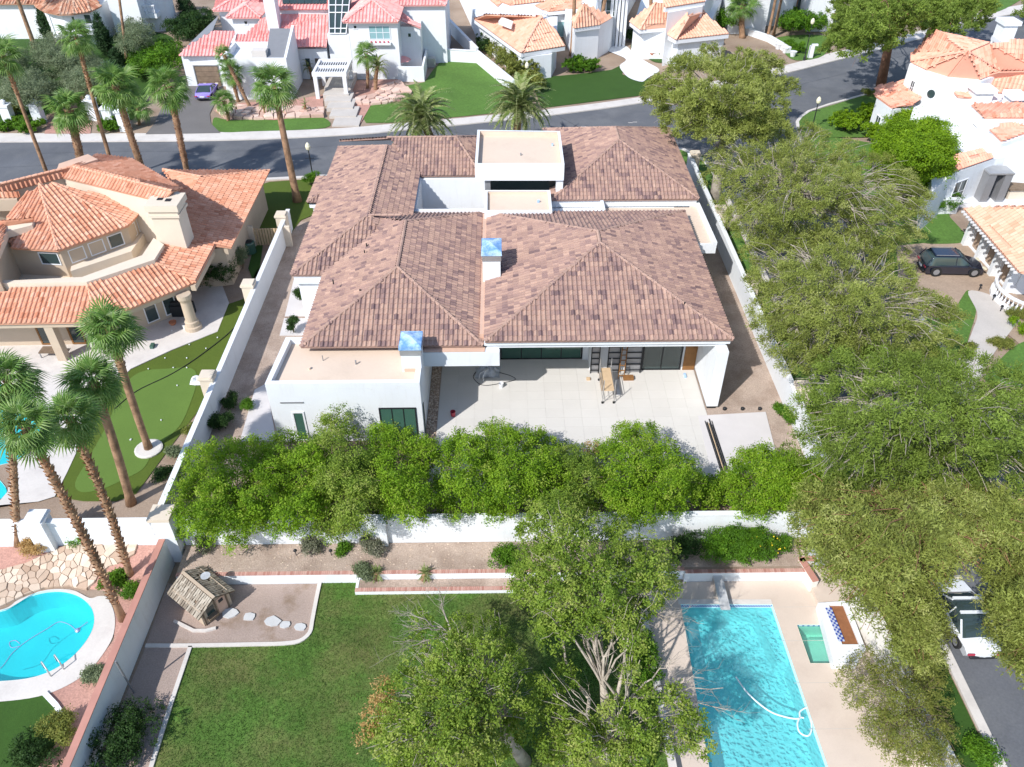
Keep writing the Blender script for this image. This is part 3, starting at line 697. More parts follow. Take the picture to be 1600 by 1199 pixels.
# chimneys wrapped in blue plastic
def chimney(x0, y0, x1, y1, z0, z1, slot=False):
    b = MB(); b.box(x0,y0,z0,x1,y1,z1-.75); c = b.build('chimney', MT['stucco'], house)
    b = MB(); b.box(x0-.05,y0-.05,z1-.748,x1+.05,y1+.05,z1-.30); b.build('metal_band', MT['galv'], c)
    b = MB(); n = 6; cx, cy = (x0+x1)/2, (y0+y1)/2; rr = random.Random(int(x0*10))
    ring = [(x0-.1,y0-.1),(x1+.1,y0-.1),(x1+.1,y1+.1),(x0-.1,y1+.1)]; v = [(*p, z1-.32) for p in ring]+[(p[0]*.97+cx*.03,p[1]*.97+cy*.03,z1-.06) for p in ring]+[(cx,cy,z1+.14)]
    m = [((ring[i][0]+ring[(i+1)%4][0])/2*.97+cx*.03, (ring[i][1]+ring[(i+1)%4][1])/2*.97+cy*.03, z1-.10) for i in range(4)]
    v += m
    f = [(i,(i+1)%4,(i+1)%4+4,i+4) for i in range(4)]
    for i in range(4): f += [(4+i, 9+i, 8), (9+i, 4+(i+1)%4, 8), (4+i, 4+(i+1)%4, 9+i)]
    b.add(v, f); b.build('plastic_wrap', MT['plastic_blue'], c)
    if slot:
        b = MB(); b.box(x0+.12,y0-.02,z0+.05,x1-.35,y0+.01,z0+.3); b.build('slot', MT['flashing'], c)
    return c
chimney(-6.15, 38.55, -4.97, 40.0, 4.3, 6.35, True)
chimney(-1.32, 47.1, -.12, 48.9, 5.3, 7.75)
# small vents on the roof
for px, py in [(613,362),(655,372),(573,386),(606,391),(570,397),(635,421),(592,442),(521,443),(563,458),(656,353),(648,427),(1069,478)]:
    g = G(px, py, 6.2)
    vent(g.x, g.y, 6.2, .28, .045, 'black')
# entry tower: white box with inset flat roof
parapet_roof(house, [(-2.1,60.23),(4.99,60.13),(5.04,66.84),(-2.03,67.22)], 6.62, 7.55, 8.0, .22, inner=True)
b = MB(); b.box(-.9,61.4,3,4.4,66.5,6.619); b.build('glazing', MT['glass'], house)
b = MB(); b.box(4.4,60.3,3,4.96,66,6.618); b.build('wall', MT['stucco'], house)
b = MB(); b.box(-1.35,60.5,3,-.9,66,6.617); b.build('wall', MT['grey'], house)
parapet_roof(house, [(-1.33,56.15),(3.88,56.1),(3.9,59.72),(-1.35,59.8)], 4.4, 5.75, 6.0, .22, inner=True)
vent(4.3,64.8,7.6,.15,.08,'plastic_blue'); vent(1.6,62.9,7.6,.15,.06); vent(2.9,58.1,5.8,.15,.1,'plastic_blue')
b = MB(); b.box(3.9,57.5,4.5,8.2,57.8,5.0); b.box(7.95,57.8,4.5,8.2,59.8,5.25); b.build('parapet', MT['stucco'], house)
# flat strip behind the right roof and down its east side
flat = [(8.2,57.2),(14.4,57.2),(14.55,53.2),(16.15,53.2),(16.05,60.6),(15.3,60.6),(15.3,59.3),(8.2,59.3)]
b = MB(); b.prism(flat, 3.9, 4.6); b.build('wall', MT['stucco'], house)
b = MB(); b.poly([(*p, 4.612) for p in ccw([(8.22,57.2),(14.4,57.2),(14.6,53.35),(15.85,53.35),(15.8,60.4),(15.3,60.4),(15.3,59.3),(8.22,59.3)])]); b.build('flat_roof', MT['flatroof'], house)
b = MB(); b.prism([(15.85,53.2),(16.17,53.2),(16.07,60.7),(15.8,60.6)], 4.6, 4.85); b.prism([(14.5,53.2),(15.85,53.2),(15.85,53.35),(14.5,53.35)], 4.6, 4.7); b.build('parapet', MT['stucco'], house)
# sliding doors of the patio and the wooden door
window(house, (-.2,45.28), (5.6,45.28), .06, 3.3, 4, 1, 'glass_green', 'black', .09, (0,-1), name='sliding_door')
window(house, (9.6,43.93), (12.35,43.93), .06, 3.2, 2, 1, 'glass', 'black', .1, (0,-1), name='sliding_door')
b = MB(); b.box(12.5,43.85,.05,13.32,43.94,3.3); b.build('wooden_door', MT['wood'], house)
b = MB(); b.box(5.62,45.1,.05,6.0,45.28,3.3); b.build('wall', MT['stucco'], house)
# ------------------------------------------------------------------ the beige house with orange tile roofs on the left
lh = thing('tile_roof_house', (-28,52,0), 'beige stucco house with orange clay tile roofs, fan-shaped upper roof and square chimney, left', 'house')
lf = Roof(.33, .42, MT['tile_orange'], 11)
z1 = 3.5
A = G(-150,509,z1); B_ = G(150,503,z1)
kS = .42
n1 = slope_n(A, B_, kS)
t1 = OP(-150,468,A,n1); t2 = OP(136,447,A,n1)
b0 = G(152,503,z1)
P = [A, b0, OP(137,446,A,n1), OP(14,455,A,n1), t1]; lf.plane(P)
C_ = G(306,441,z1); n2 = slope_n(b0, C_, kS); lf.plane([b0, C_, OP(241,409,b0,n2), OP(137,446,b0,n2)])
lf.cap(OP(137,446,A,n1), b0); topS = [OP(14,455,A,n1), OP(137,446,A,n1), OP(241,409,b0,n2)]
EA = G(361,387,z1); EB = G(421,267,z1); kE = .26; nE = slope_n(EA, EB, kE)
e = lambda x, y: OP(x, y, EA, nE)
lf.plane([EA, EB, e(315,277), e(286,320), e(280,372), e(255,386), e(241,410), e(306,440), e(336,384)])
lf.cap(e(241,410), C_); lf.cap(e(315,277), EB)
EC = G(256,267,z1+.4); lf.plane([EB, EC, e(315,277)]); lf.cap(e(315,277), EC+Vector((0,0,.1)))
lf.plane([EC, e(286,320)-Vector((0,0,.5)), e(286,320), e(315,277)])
# fan roof above
z2 = 6.0
F0_, F1, F2, F3 = G(18,388,z2), G(91,392,z2), G(200,353,z2), G(228,322,z2)
AP1 = G(62,291,8.05); AP2 = G(83,287,8.05)
lf.plane([F0_, F1, AP1, G(38,306,7.7), G(10,340,6.9)]); lf.plane([F1, F2, AP2, AP1]); lf.plane([F2, F3, AP2])
lf.cap(AP1, F1); lf.cap(AP2, F2)
# ridge strip and the weathered roof behind
zr, ze = 8.3, 7.75
R0, R1, R2 = G(-60,303,zr), G(113,261,zr), G(269,299,zr)
Q0, Q1, Q2 = G(-60,315,ze), G(97,277,ze), G(253,315,ze)
lf.plane([Q0, Q1, R1, R0]); lf.plane([Q1, Q2, R2, R1]); lf.cap(R0, R1); lf.cap(R1, R2)
lf.build(lh, MT['tile_orange'], individual=300)
lr_ = Roof(.33, .42, MT['tile_orange'], 12, hi=False)
lr_.plane([G(283,295,7.4), G(205,249,7.4), R1, R2]); lr_.plane([G(205,249,7.4), G(150,242,7.4), G(122,257,8.1), R1])
lr_.build(lh, MT['tile_rust'], name='back_roof')
b = MB(); v = [G(88,267,8.0), G(92,256,8.0), G(137,241,8.0), G(153,249,8.25), G(113,262,8.35)]
b.add(v+[p-Vector((0,0,.3)) for p in v], [(4,3,2,1,0),(5,6,7,8,9)]+[(i,(i+1)%5,(i+1)%5+5,i+5) for i in range(5)]); b.build('flat_roof', MT['flashing'], lh)
# bodies
def body(pts, z0, z1_, mat='stucco_beige', name='wall', parent=None):
    b = MB(); b.prism([(p[0], p[1]) for p in pts], z0, z1_); return b.build(name, MT[mat], parent or lh)
def inset(A, B_, d):
    """moves the line A-B inward (left hand) by d"""
    t = (Vector(B_)-Vector(A)); t.z = 0; t.normalize(); m = Vector((-t.y, t.x, 0))*d; return Vector(A)+m, Vector(B_)+m
# fascia beams below the lower eaves
def beam(A, B_, d0, d1, z0, z1_, mat='stucco_beige', name='beam'):
    a0, c0 = inset(A, B_, d0); a1, c1 = inset(A, B_, d1); b = MB(); b.prism([a0.xy, c0.xy, c1.xy, a1.xy], z0, z1_); return b.build(name, MT[mat], lh)
beam(A, b0, .15, .5, 3.0, 3.42); beam(b0, C_, .15, .5, 3.0, 3.419); beam(e(306,440), e(336,384), .15, .5, 3.0, 3.418); beam(EA, EB, .3, .6, 2.9, 3.45)
# lower rooms set back behind the porch
i0, i1 = inset(A, b0, 2.2); j0, j1 = inset(b0, C_, 2.4)
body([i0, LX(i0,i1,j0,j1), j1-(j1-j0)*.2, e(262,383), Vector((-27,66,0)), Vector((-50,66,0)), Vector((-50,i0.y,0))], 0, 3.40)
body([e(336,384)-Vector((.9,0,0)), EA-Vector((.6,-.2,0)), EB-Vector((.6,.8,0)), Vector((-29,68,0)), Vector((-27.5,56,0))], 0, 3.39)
for x in (.3, .62):
    p = A.lerp(b0, x); 
for s_ in (.1, .55, .72, .88):
    p, q = i0.lerp(i1, s_), i0.lerp(i1, s_+.08); window(lh, p, q, .1, 2.5, 1, 1, 'glass', 'wood', .12, (0,-1), name='door')
for s_ in (.25, .52, .72):
    p, q = j0.lerp(j1, s_), j0.lerp(j1, s_+.13); d = (j1-j0).normalized(); window(lh, p, q, .3, 2.7, 1, 1, 'glass', 'white', .07, (d.y,-d.x))
# round column
cp = G(303,514,0); b = MB(); b.lathe((cp.x,cp.y,0), [(.62,0),(.62,.35),(.5,.4),(.5,.75),(.40,.82),(.38,2.5),(.44,2.6),(.52,2.8),(.52,3.1)], 18); b.build('column', MT['stucco_beige'], lh, smooth=False)
for px_ in (45, 215):
    cp = G(px_,545 if px_ < 100 else 530,0)
b = MB(); pq = A.lerp(b0,.72); b.box(pq.x-.3,pq.y+.2,0,pq.x+.3,pq.y+.8,3.1); b.build('pillar', MT['stucco_beige'], lh)
# terrace parapet on top of the strip roof
pts = [OP(-150,440,(0,0,4.95),Vector((0,0,1))), G(22,443,4.95), G(135,441,4.95), G(241,406,4.95), G(256,382,4.95)]
base_o = pts
inn = [p+Vector((0,.42,0)) for p in pts[:2]]+[G(128,433,4.95), G(222,399,4.95), G(240,372,4.95)]
b = MB()
for i in range(4):
    a, c, d, f = pts[i], pts[i+1], inn[i+1], inn[i]
    q = [a, c, d, f]; b.add([(p.x,p.y,3.6) for p in q]+[(p.x,p.y,4.95) for p in q], [(0,1,5,4),(2,3,7,6),(4,5,6,7)]+([(1,2,6,5)] if i == 3 else []))
b.build('parapet', MT['wall_tan'], lh)
b = MB(); fl = [inn[0], inn[1], inn[2], inn[3], inn[4], G(268,360,3.6), Vector((-27,60,3.6)), Vector((-48,60,3.6)), Vector((-48,inn[0].y,3.6))]; b.poly([(p.x,p.y,3.6) for p in fl]); b.build('terrace', MT['wall_tan'], lh)
# low planter wall on the terrace
w = [G(110,424,4.4), G(205,393,4.4), G(228,360,4.4), G(216,357,4.4), G(190,381,4.4), G(112,410,4.4)]
body(w, 3.6, 4.4, 'wall_tan', 'planter_wall')
# upper room under the fan roof, with windows
f0, f1 = inset(F0_, F1, .35); g0, g1 = inset(F1, F2, .35); h0, h1 = inset(F2, F3, .35)
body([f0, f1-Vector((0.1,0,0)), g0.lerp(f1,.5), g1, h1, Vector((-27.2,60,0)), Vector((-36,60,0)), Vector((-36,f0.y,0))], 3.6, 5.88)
for i, s_ in enumerate((.12, .40, .68)):
    p, q = g0.lerp(g1, s_), g0.lerp(g1, s_+.22); d = (g1-g0).normalized(); window(lh, p, q, 4.55, 5.6, 1, 1, 'glass', 'white', .07, (d.y,-d.x))
for s_ in (.12, .55):
    p, q = h0.lerp(h1, s_), h0.lerp(h1, s_+.33); d = (h1-h0).normalized(); window(lh, p, q, 4.5, 5.6, 1, 1, 'glass', 'white', .07, (d.y,-d.x))
p, q = f0.lerp(f1, .45), f0.lerp(f1, .88); window(lh, p, q, 4.6, 5.6, 1, 1, 'glass', 'white', .07, (0,-1))
# tall walls under the ridge strip
body([Q1+Vector((0,.12,0)), Q2+Vector((-.15,.12,0)), R2+Vector((-.1,.1,0)), R1+Vector((0,1.0,0))], 3.3, 7.62, 'wall_tan')
body([Q1+Vector((0,.8,0)), R2+Vector((-.1,.1,0)), G(282,300,6.8), G(205,253,6.8), R1+Vector((0,2.0,0))], 3.2, 6.7, 'wall_tan')
body([Q0+Vector((0,.15,0)), Q1+Vector((0,.15,0)), R1+Vector((0,1.5,0)), R0+Vector((0,1.5,0))], 3.3, 7.60, 'wall_tan')
# square chimney with stepped cap
c0 = e(240,388); cx, cy = -24.75, 54.6
def ch_block(s_, z0, z1_, nm, par):
    b = MB(); b.prism([(cx-s_,cy-s_*.9),(cx+s_,cy-s_*.9),(cx+s_,cy+s_*.9),(cx-s_,cy+s_*.9)], z0, z1_); return b.build(nm, MT['wall_tan'], par)
ch = ch_block(.98, 3.7, 6.95, 'chimney', lh); W['chimney'] = W[ch.name]
ch_block(1.14, 6.952, 7.15, 'cap', ch); ch_block(1.05, 7.152, 7.45, 'cap', ch); ch_block(1.2, 7.452, 7.95, 'cap', ch)
b = MB(); b.box(cx-.55,cy-.15,7.952,cx-.15,cy+.2,7.99); b.box(cx+.1,cy-.35,7.952,cx+.5,cy+.05,7.99); b.build('flue', MT['black'], ch)
# block with a tall window at the left edge and its small roofs
body([G(-70,478,3.9), G(12,466,3.9), G(22,440,3.9), Vector((-35.6,52.5,0)), Vector((-45,52.5,0))], 3.0, 7.0, 'stucco_beige')
b = MB(); v = [G(-40,352,7.2), G(8,350,7.2), G(52,343,7.2), G(50,352,7.0), G(10,362,7.0), G(-4,394,7.1), G(-60,394,7.2)]
b.add(v+[p-Vector((0,0,.5)) for p in v], [tuple(reversed(range(7))), tuple(range(7,14))]+[(i,(i+1)%7,(i+1)%7+7,i+7) for i in range(7)]); b.build('roof', MT['wall_tan'], lh)
sm = Roof(.33,.42,MT['tile_orange'],14); sm.plane([G(-40,354,7.22), G(8,352,7.22), G(8,345,7.6), G(-40,347,7.6)]); sm.plane([G(8,352,7.22), G(51,345,7.22), G(51,341,7.5), G(8,345,7.6)]); sm.plane([G(-60,396,7.15), G(-3,396,7.15), G(8,352,7.25), G(-50,352,7.25)]); sm.plane([G(-40,308,7.6),G(30,307,7.6),G(30,301,7.9),G(-40,302,7.9)]); sm.build(lh, MT['tile_orange'], name='side_roof')
b = MB(); b.prism([G(-40,318,7.3).xy, G(28,316,7.3).xy, G(30,304,7.3).xy, G(-40,306,7.3).xy], 6.6, 7.5); b.build('wall', MT['stucco_beige'], lh)
p, q = G(2,462,4.2), G(20,437,4.2); 
window(lh, G(-2,468,3.9)+Vector((0.1,0.3,0)), G(9,455,3.9)+Vector((.1,.3,0)), 4.2, 6.2, 1, 1, 'glass_blue', 'white', .08, (.8,-.6))
# arched side bay and the air conditioner
b = MB(); q = G(400,330,0); b.prism([(q.x-1.2,q.y-5),(q.x-.5,q.y-5.2),(q.x+.1,q.y-4),(q.x+.4,q.y-1),(q.x+.3,q.y+1.6),(q.x-.4,q.y+2.3),(q.x-1.2,q.y+2.4)], 0, 1.1); b.build('planter', MT['wall_tan'], lh)
ac = thing('air_conditioner', G(392,395,0)+Vector((0,0,.06)), 'round dark green air conditioner beside the beige house near the tan gate', 'air conditioner')
p = W[ac.name]; b = MB(); b.lathe(p, [(.5,0),(.5,.9),(.46,.98),(.40,1.0)], 16); b.build('case', MT['glass_green'], ac)
b = MB(); b.lathe(p+Vector((0,0,.96)), [(.33,0),(.33,.06),(.05,.1)], 12); b.build('fan_grille', MT['black'], ac)
# ------------------------------------------------------------------ garden walls and pilasters
def garden_wall(name, label, path, t, z0, z1, mat='stucco', cap=None, pil=(), pmat='wall_tan', ph=.45, ps=.85, capo=.06, group=None, cat='wall'):
    w = thing(name, (path[0][0], path[0][1], max(z0, RZ)), label, cat, group)
    for i in range(len(path)-1):
        a, c = Vector(path[i][:2]), Vector(path[i+1][:2]); d = (c-a).normalized(); n = Vector((-d.y, d.x))*t/2
        b = MB(); b.prism([tuple(a+n), tuple(a-n), tuple(c-n), tuple(c+n)], z0, z1-.06); b.build('wall_panel', MT[mat], w)
        n2 = n.normalized()*(t/2+capo); b = MB(); b.prism([tuple(a+n2), tuple(a-n2), tuple(c-n2), tuple(c+n2)], z1-.058, z1); b.build('cap', MT[cap or mat], w)
    for (x, y) in pil:
        b = MB(); h = ps/2; b.box(x-h,y-h,z0,x+h,y+h,z1+ph-.25); b.box(x-h-.07,y-h-.07,z1+ph-.248,x+h+.07,y+h+.07,z1+ph-.1); b.box(x-h,y-h,z1+ph-.098,x+h,y+h,z1+ph); b.build('pilaster', MT[pmat], w)
    return w
garden_wall('garden_wall', 'long white wall between the white house and the orange-roofed house', [(-18.78,29.1),(-18.78,64.6)], .22, -.1, 2.0, 'stucco', pil=[(-19.2,40.9),(-19.2,52.0),(-19.0,63.0)])
garden_wall('garden_wall', 'long white wall right of the white house beside the pine trees', [(18.68,29.2),(18.68,76)], .25, -.1, 2.0, 'stucco', pil=[(19.15,39.3),(19.15,52.2),(19.15,63.6),(19.1,75.2)])
garden_wall('rear_wall', 'white block wall behind the hedge trees, with the raised gravel bed in front', [(-17.55,28.95),(19.9,28.95)], .2, -.3, 2.05, 'stucco', pil=[(-6.6,28.8)], pmat='stucco', ph=.03, ps=.4)
garden_wall('rear_wall', 'white wall behind the lower-left pool, below the putting green', [(-60,28.95),(-18.7,28.95)], .2, RZ-.1, 2.0, 'stucco', pil=[(-25.0,28.95)], pmat='stucco', ph=.4, ps=.95)
cpil = thing('corner_pilaster', (-18.15,28.8,RZ), 'tall white pilaster where the left garden walls meet', 'pilaster')
b = MB(); b.box(-18.7,28.3,RZ,-17.65,29.3,2.55); b.build('shaft', MT['stucco'], cpil); b = MB(); b.box(-18.76,28.24,2.552,-17.59,29.36,2.75); b.build('cap', MT['wall_tan'], cpil)
garden_wall('dividing_wall', 'pink-capped white wall between the lower-left pool and the dirt play yard', [(-18.32,28.2),(-18.5,8)], .26, RZ-.1, 1.3, 'stucco', 'capred', capo=.04)
# gate between the left house and its wall
gt = thing('side_gate', tuple(G(415,378,0)), 'tan slatted side gate between the beige house and the white wall', 'gate')
g0 = G(405,385,0); 
for i in range(9):
    b = MB(); b.box(g0.x-.2+i*.24,g0.y,.1,g0.x-.02+i*.24,g0.y+.05,1.7); b.build('slat', MT['lumber'], gt)
b = MB(); b.box(g0.x-.9,g0.y-.1,0,g0.x-.25,g0.y+.15,1.9); b.build('post', MT['wall_tan'], gt); b = MB(); b.box(g0.x+2.0,g0.y-.1,0,g0.x+2.9,g0.y+.15,1.9); b.build('post', MT['wall_tan'], gt)
# raised beds along the rear wall (held by white retaining walls with brick caps)
sheet('gravel_bed', [(-17.5,26.95),(16,26.95),(16,28.8),(-17.5,28.8)], .0, MT['gravel'])
def brick_cap(parent, x0, x1, y, z, depth=.22):
    n = int((x1-x0)/.11); rr = random.Random(int(x0*7)); per = 300
    proto = []
    b = MB()
    for i in range(n):
        x = x0+i*(x1-x0)/n; j = rr.uniform(0,.012)
        b.box(x+.006,y,z,x+(x1-x0)/n-.006,y+depth,z+.05+j, tone=rr.random())
    return b.build('brick', MT['brick'], parent, kind='stuff')
rw = thing('retaining_wall', (-14,26.9,RZ), 'long low white retaining wall with pink brick cap above the lawn and play yard', 'retaining wall')
b = MB(); b.box(-17.5,26.78,RZ-.1,9.6,26.95,-.052); b.build('wall_panel', MT['stucco'], rw); brick_cap(rw, -17.5, 9.6, 26.76, -.05)
rw = thing('retaining_wall', (-7.9,26.3,RZ), 'short lower white retaining wall with pink brick cap and two sago palms', 'retaining wall')
b = MB(); b.box(-7.95,26.0,RZ-.1,2.5,26.14,-.502); b.box(-7.95,26.141,RZ-.1,-7.8,26.78,-.5021); b.build('wall_panel', MT['stucco'], rw); brick_cap(rw, -7.95, 2.5, 25.98, -.5)
sheet('gravel_bed', [(-7.8,26.15),(2.5,26.15),(2.5,26.77),(-7.8,26.77)], -.53, MT['gravel'])
rw = thing('retaining_wall', (13,26.7,RZ), 'white retaining wall with brick cap behind the diving board', 'retaining wall')
b = MB(); b.box(9.62,26.6,RZ-.1,16.05,26.8,-.052); b.build('wall_panel', MT['stucco'], rw); brick_cap(rw, 9.62, 16.05, 26.58, -.05)
sheet('gravel_bed', [(9.6,26.8),(16.05,26.8),(16.05,28.8),(9.6,28.8)], -.01, MT['ground'])
# ------------------------------------------------------------------ rear lots: pools, decks, lawn, play yard
def R(px, py, z=RZ): return G(px, py, z)
lawn_poly = [R(298,1010),R(400,1008),R(470,1004),R(484,992),R(488,975),R(503,898),R(562,900)]+[Vector((-7.9,26.0,RZ)),Vector((2.5,26.0,RZ)),Vector((2.6,26.7,RZ)),Vector((6.9,26.7,RZ)),R(1003,968),R(1049,1199)]
s2 = R(1049,1199)+(R(1049,1199)-R(1003,968))*.5
lawn_poly += [s2, Vector((-15.6,9,RZ)), R(237,1199)]
sheet('lawn', [(p[0], p[1]) for p in lawn_poly], RZ+.02, MT['grass'])
yard = [R(228,1008),R(298,1010),R(400,1008),R(470,1004),R(484,992),R(488,975),R(503,898)]
sheet('play_yard', [(p[0],p[1]) for p in yard]+[(-10.1,26.75),(-17.5,26.75),(-18.15,26.9)], RZ+.012, MT['yardgravel'])
sheet('dirt_strip', [(p[0],p[1]) for p in [R(228,1010),R(298,1010),R(237,1199)]]+[(-15.7,9),(-18.4,9)], RZ+.010, MT['yardgravel'])
def edging(pts, w=.16, h=.10, label=None):
    L_ = offset(pts, w/2); R_ = offset(pts, -w/2)
    return band('kerb', L_, R_, RZ+h, h+.05, MT['walk'])
edging([p.xy for p in curve([R(503,898),R(495,935),R(488,972),R(484,990),R(468,1003),R(440,1007),R(400,1008),R(298,1010),R(228,1010)], 3)], .2)
edging([R(298,1011).xy, R(268,1100).xy, R(237,1199).xy, (-15.72,9)], .2)
# small leftover wall kerb in the yard
edging([R(273,972).xy, R(303,987).xy, R(322,987).xy, R(338,983).xy], .14, .14)
# right pool: deck with holes for pool and spa
deck = [R(1003,968), (7.2,26.58), (16.05,26.58), (16.6,24.6), (17.9,24.5), (18.6,22.5), (19.0,20), (19.3,9), (7.6,9), R(1050,1199)]
sheet('pool_deck', [(p[0],p[1]) for p in deck], RZ+.03, MT['deck'], holes=[poolA, spa])
# joints of the deck, recessed look by thin dark strips of sealant
b = MB()
for y in (24.9, 22.9, 20.6, 18.3, 16.0):
    b.box(13.9,y,RZ+.03,18.8,y+.02,RZ+.034)
for x in (9.9,): pass
for yy in (19.0, 21.3, 17.0): b.box(7.3,yy,RZ+.03,8.8,yy+.02,RZ+.034)
b.build('deck_joint', MT['concrete'], kind='structure')
def pool(name, ring, zt, zw, zb, shell, water, coping=None, cw=.3, cmat='walk', cz=.05):
    P = ccw([Vector((p[0],p[1],0)) for p in ring]); n = len(P); b = MB()
    v = [(p.x,p.y,zt+.02) for p in P]+[(p.x,p.y,zb) for p in P]
    b.add(v, [(i,i+n,(i+1)%n+n,(i+1)%n) for i in range(n)])
    tri = tessellate_polygon([P]); fl = MB(); fs = []
    for t in tri:
        a, c, d = (P[i] for i in t); fs.append(t if (c-a).cross(d-a).z > 0 else t[::-1])
    b.add([(p.x,p.y,zb) for p in P], fs); sh = b.build(name+'_shell', shell, kind='structure')
    w = MB(); w.add([(p.x,p.y,zw) for p in P], fs); wt = w.build(name+'_water', water, kind='structure')
    return sh, wt
def water_mat(name, col, scale, strength, gap_tint):
    m = bpy.data.materials.new(name); m.use_nodes = True; nt = m.node_tree; N = nt.nodes; L = nt.links
    for x in list(N): N.remove(x)
    out = N.new('ShaderNodeOutputMaterial'); geo = N.new('ShaderNodeNewGeometry')
    tr = N.new('ShaderNodeBsdfTransparent'); gl = N.new('ShaderNodeBsdfGlossy'); gl.inputs['Roughness'].default_value = .03
    df = N.new('ShaderNodeBsdfDiffuse')
    mp = N.new('ShaderNodeVectorMath'); mp.operation = 'MULTIPLY'; mp.inputs[1].default_value = (1,1,1); L.new(geo.outputs['Position'], mp.inputs[0])
    warp = N.new('ShaderNodeTexNoise'); warp.inputs['Scale'].default_value = scale*.8; L.new(mp.outputs[0], warp.inputs['Vector'])
    ad = N.new('ShaderNodeVectorMath'); ad.operation = 'MULTIPLY_ADD'; ad.inputs[1].default_value = (.35,.35,.35); L.new(warp.outputs['Color'], ad.inputs[0]); L.new(mp.outputs[0], ad.inputs[2])
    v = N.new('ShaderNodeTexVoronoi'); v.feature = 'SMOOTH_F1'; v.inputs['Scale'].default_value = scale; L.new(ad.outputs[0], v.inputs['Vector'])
    bp = N.new('ShaderNodeBump'); bp.inputs['Strength'].default_value = strength; bp.inputs['Distance'].default_value = .12; L.new(v.outputs['Distance'], bp.inputs['Height'])
    L.new(bp.outputs[0], gl.inputs['Normal'])
    # caustic light web painted into the water tint: paler lines along the cell edges
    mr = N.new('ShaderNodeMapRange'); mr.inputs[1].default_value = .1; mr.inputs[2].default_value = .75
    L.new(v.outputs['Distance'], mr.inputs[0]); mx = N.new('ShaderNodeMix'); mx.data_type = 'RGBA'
    mx.inputs[6].default_value = (*gap_tint, 1); mx.inputs[7].default_value = (*col, 1); L.new(mr.outputs[0], mx.inputs[0]); L.new(mx.outputs[2], tr.inputs['Color'])
    fr = N.new('ShaderNodeFresnel'); fr.inputs['IOR'].default_value = 1.33; L.new(bp.outputs[0], fr.inputs['Normal'])
    df.inputs['Color'].default_value = (col[0]*.5, col[1]*.6, col[2]*.65, 1)
    m1 = N.new('ShaderNodeMixShader'); m1.inputs[0].default_value = .2; L.new(tr.outputs[0], m1.inputs[1]); L.new(df.outputs[0], m1.inputs[2])
    m2 = N.new('ShaderNodeMixShader'); L.new(fr.outputs[0], m2.inputs[0]); L.new(m1.outputs[0], m2.inputs[1]); L.new(gl.outputs[0], m2.inputs[2])
    L.new(m2.outputs[0], out.inputs['Surface']); return m
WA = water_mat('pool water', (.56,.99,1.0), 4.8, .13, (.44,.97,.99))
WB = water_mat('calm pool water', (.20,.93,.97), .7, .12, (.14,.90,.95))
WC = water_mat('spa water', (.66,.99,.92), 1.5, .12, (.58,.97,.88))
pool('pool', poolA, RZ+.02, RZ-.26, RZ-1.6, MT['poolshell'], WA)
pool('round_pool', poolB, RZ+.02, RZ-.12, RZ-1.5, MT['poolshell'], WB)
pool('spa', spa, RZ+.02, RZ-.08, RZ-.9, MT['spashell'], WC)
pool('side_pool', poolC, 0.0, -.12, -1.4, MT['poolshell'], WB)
# pool A: steps ledge on the right, tiles, white coping
q = [G(1182,952,RZ-.3), G(1206,950,RZ-.3), G(1240,1035,RZ-.3), G(1216,1030,RZ-.3)]
b = MB(); b.prism([p.xy for p in q], RZ-1.59, RZ-.45); b.build('pool_ledge', MT['poolshell'], kind='structure')
b = MB(); a0, a1 = Vector(poolA[0][:2]), Vector(poolA[1][:2]); n = 72
for r_ in range(2):
    for i in range(n):
        p = a0.lerp(a1, i/n); q = a0.lerp(a1, (i+.94)/n); k = 0 if (i+r_) % 2 else 1
        b.add([(p.x,p.y-.012,RZ-.02-.09*r_-.085),(q.x,q.y-.012,RZ-.02-.09*r_-.085),(q.x,q.y-.012,RZ-.02-.09*r_),(p.x,p.y-.012,RZ-.02-.09*r_)], [(0,1,2,3)], float(k))
b.build('waterline_tile', MT['pooltile'], kind='stuff')
b = MB(); b.prism([(a0.x-.1,a0.y+.01),(a1.x,a1.y+.01),(a1.x,a1.y+.3),(a0.x-.1,a0.y+.3)], RZ+.031, RZ+.06); b.build('coping', MT['walk'], kind='structure')
# round pool deck ring and grass circle below
def ringpx(pts, z=RZ, n=5): return curve([tuple(G(x, y, z)) for x, y in pts], n)
deckB = [(p[0],p[1]) for p in curve([tuple(R(x, y)) for x, y in [(-170,960),(-60,930),(0,955),(60,925),(110,922),(140,935),(155,932),(168,935),(179,960),(178,990),(165,1017),(140,1048),(105,1072),(60,1089),(0,1097),(-60,1098),(-200,1050)]], 4, True)]
sheet('pool_deck', deckB, RZ+.03, MT['walk'], holes=[poolB])
sheet('lawn', [(p[0],p[1]) for p in [R(-200,1098),R(0,1097),R(60,1089),R(72,1085),R(92,1110),R(105,1135),R(60,1199),R(20,1260),R(-200,1260)]], RZ+.015, MT['turf'])
sheet('pink_gravel', [(p[0],p[1]) for p in [R(72,1084),R(140,1048),R(178,1000),R(180,960),R(170,930),R(200,880),R(240,862)]]+[(-18.46,28.2),(-18.46,24),(-18.5,8),(-22,8)], RZ+.006, MT['pinkgravel'])
kb = [R(70,1084).xy, R(88,1103).xy, R(98,1118).xy]; band('kerb', offset(kb, .12), offset(kb, -.12), RZ+.12, .15, MT['stucco'])
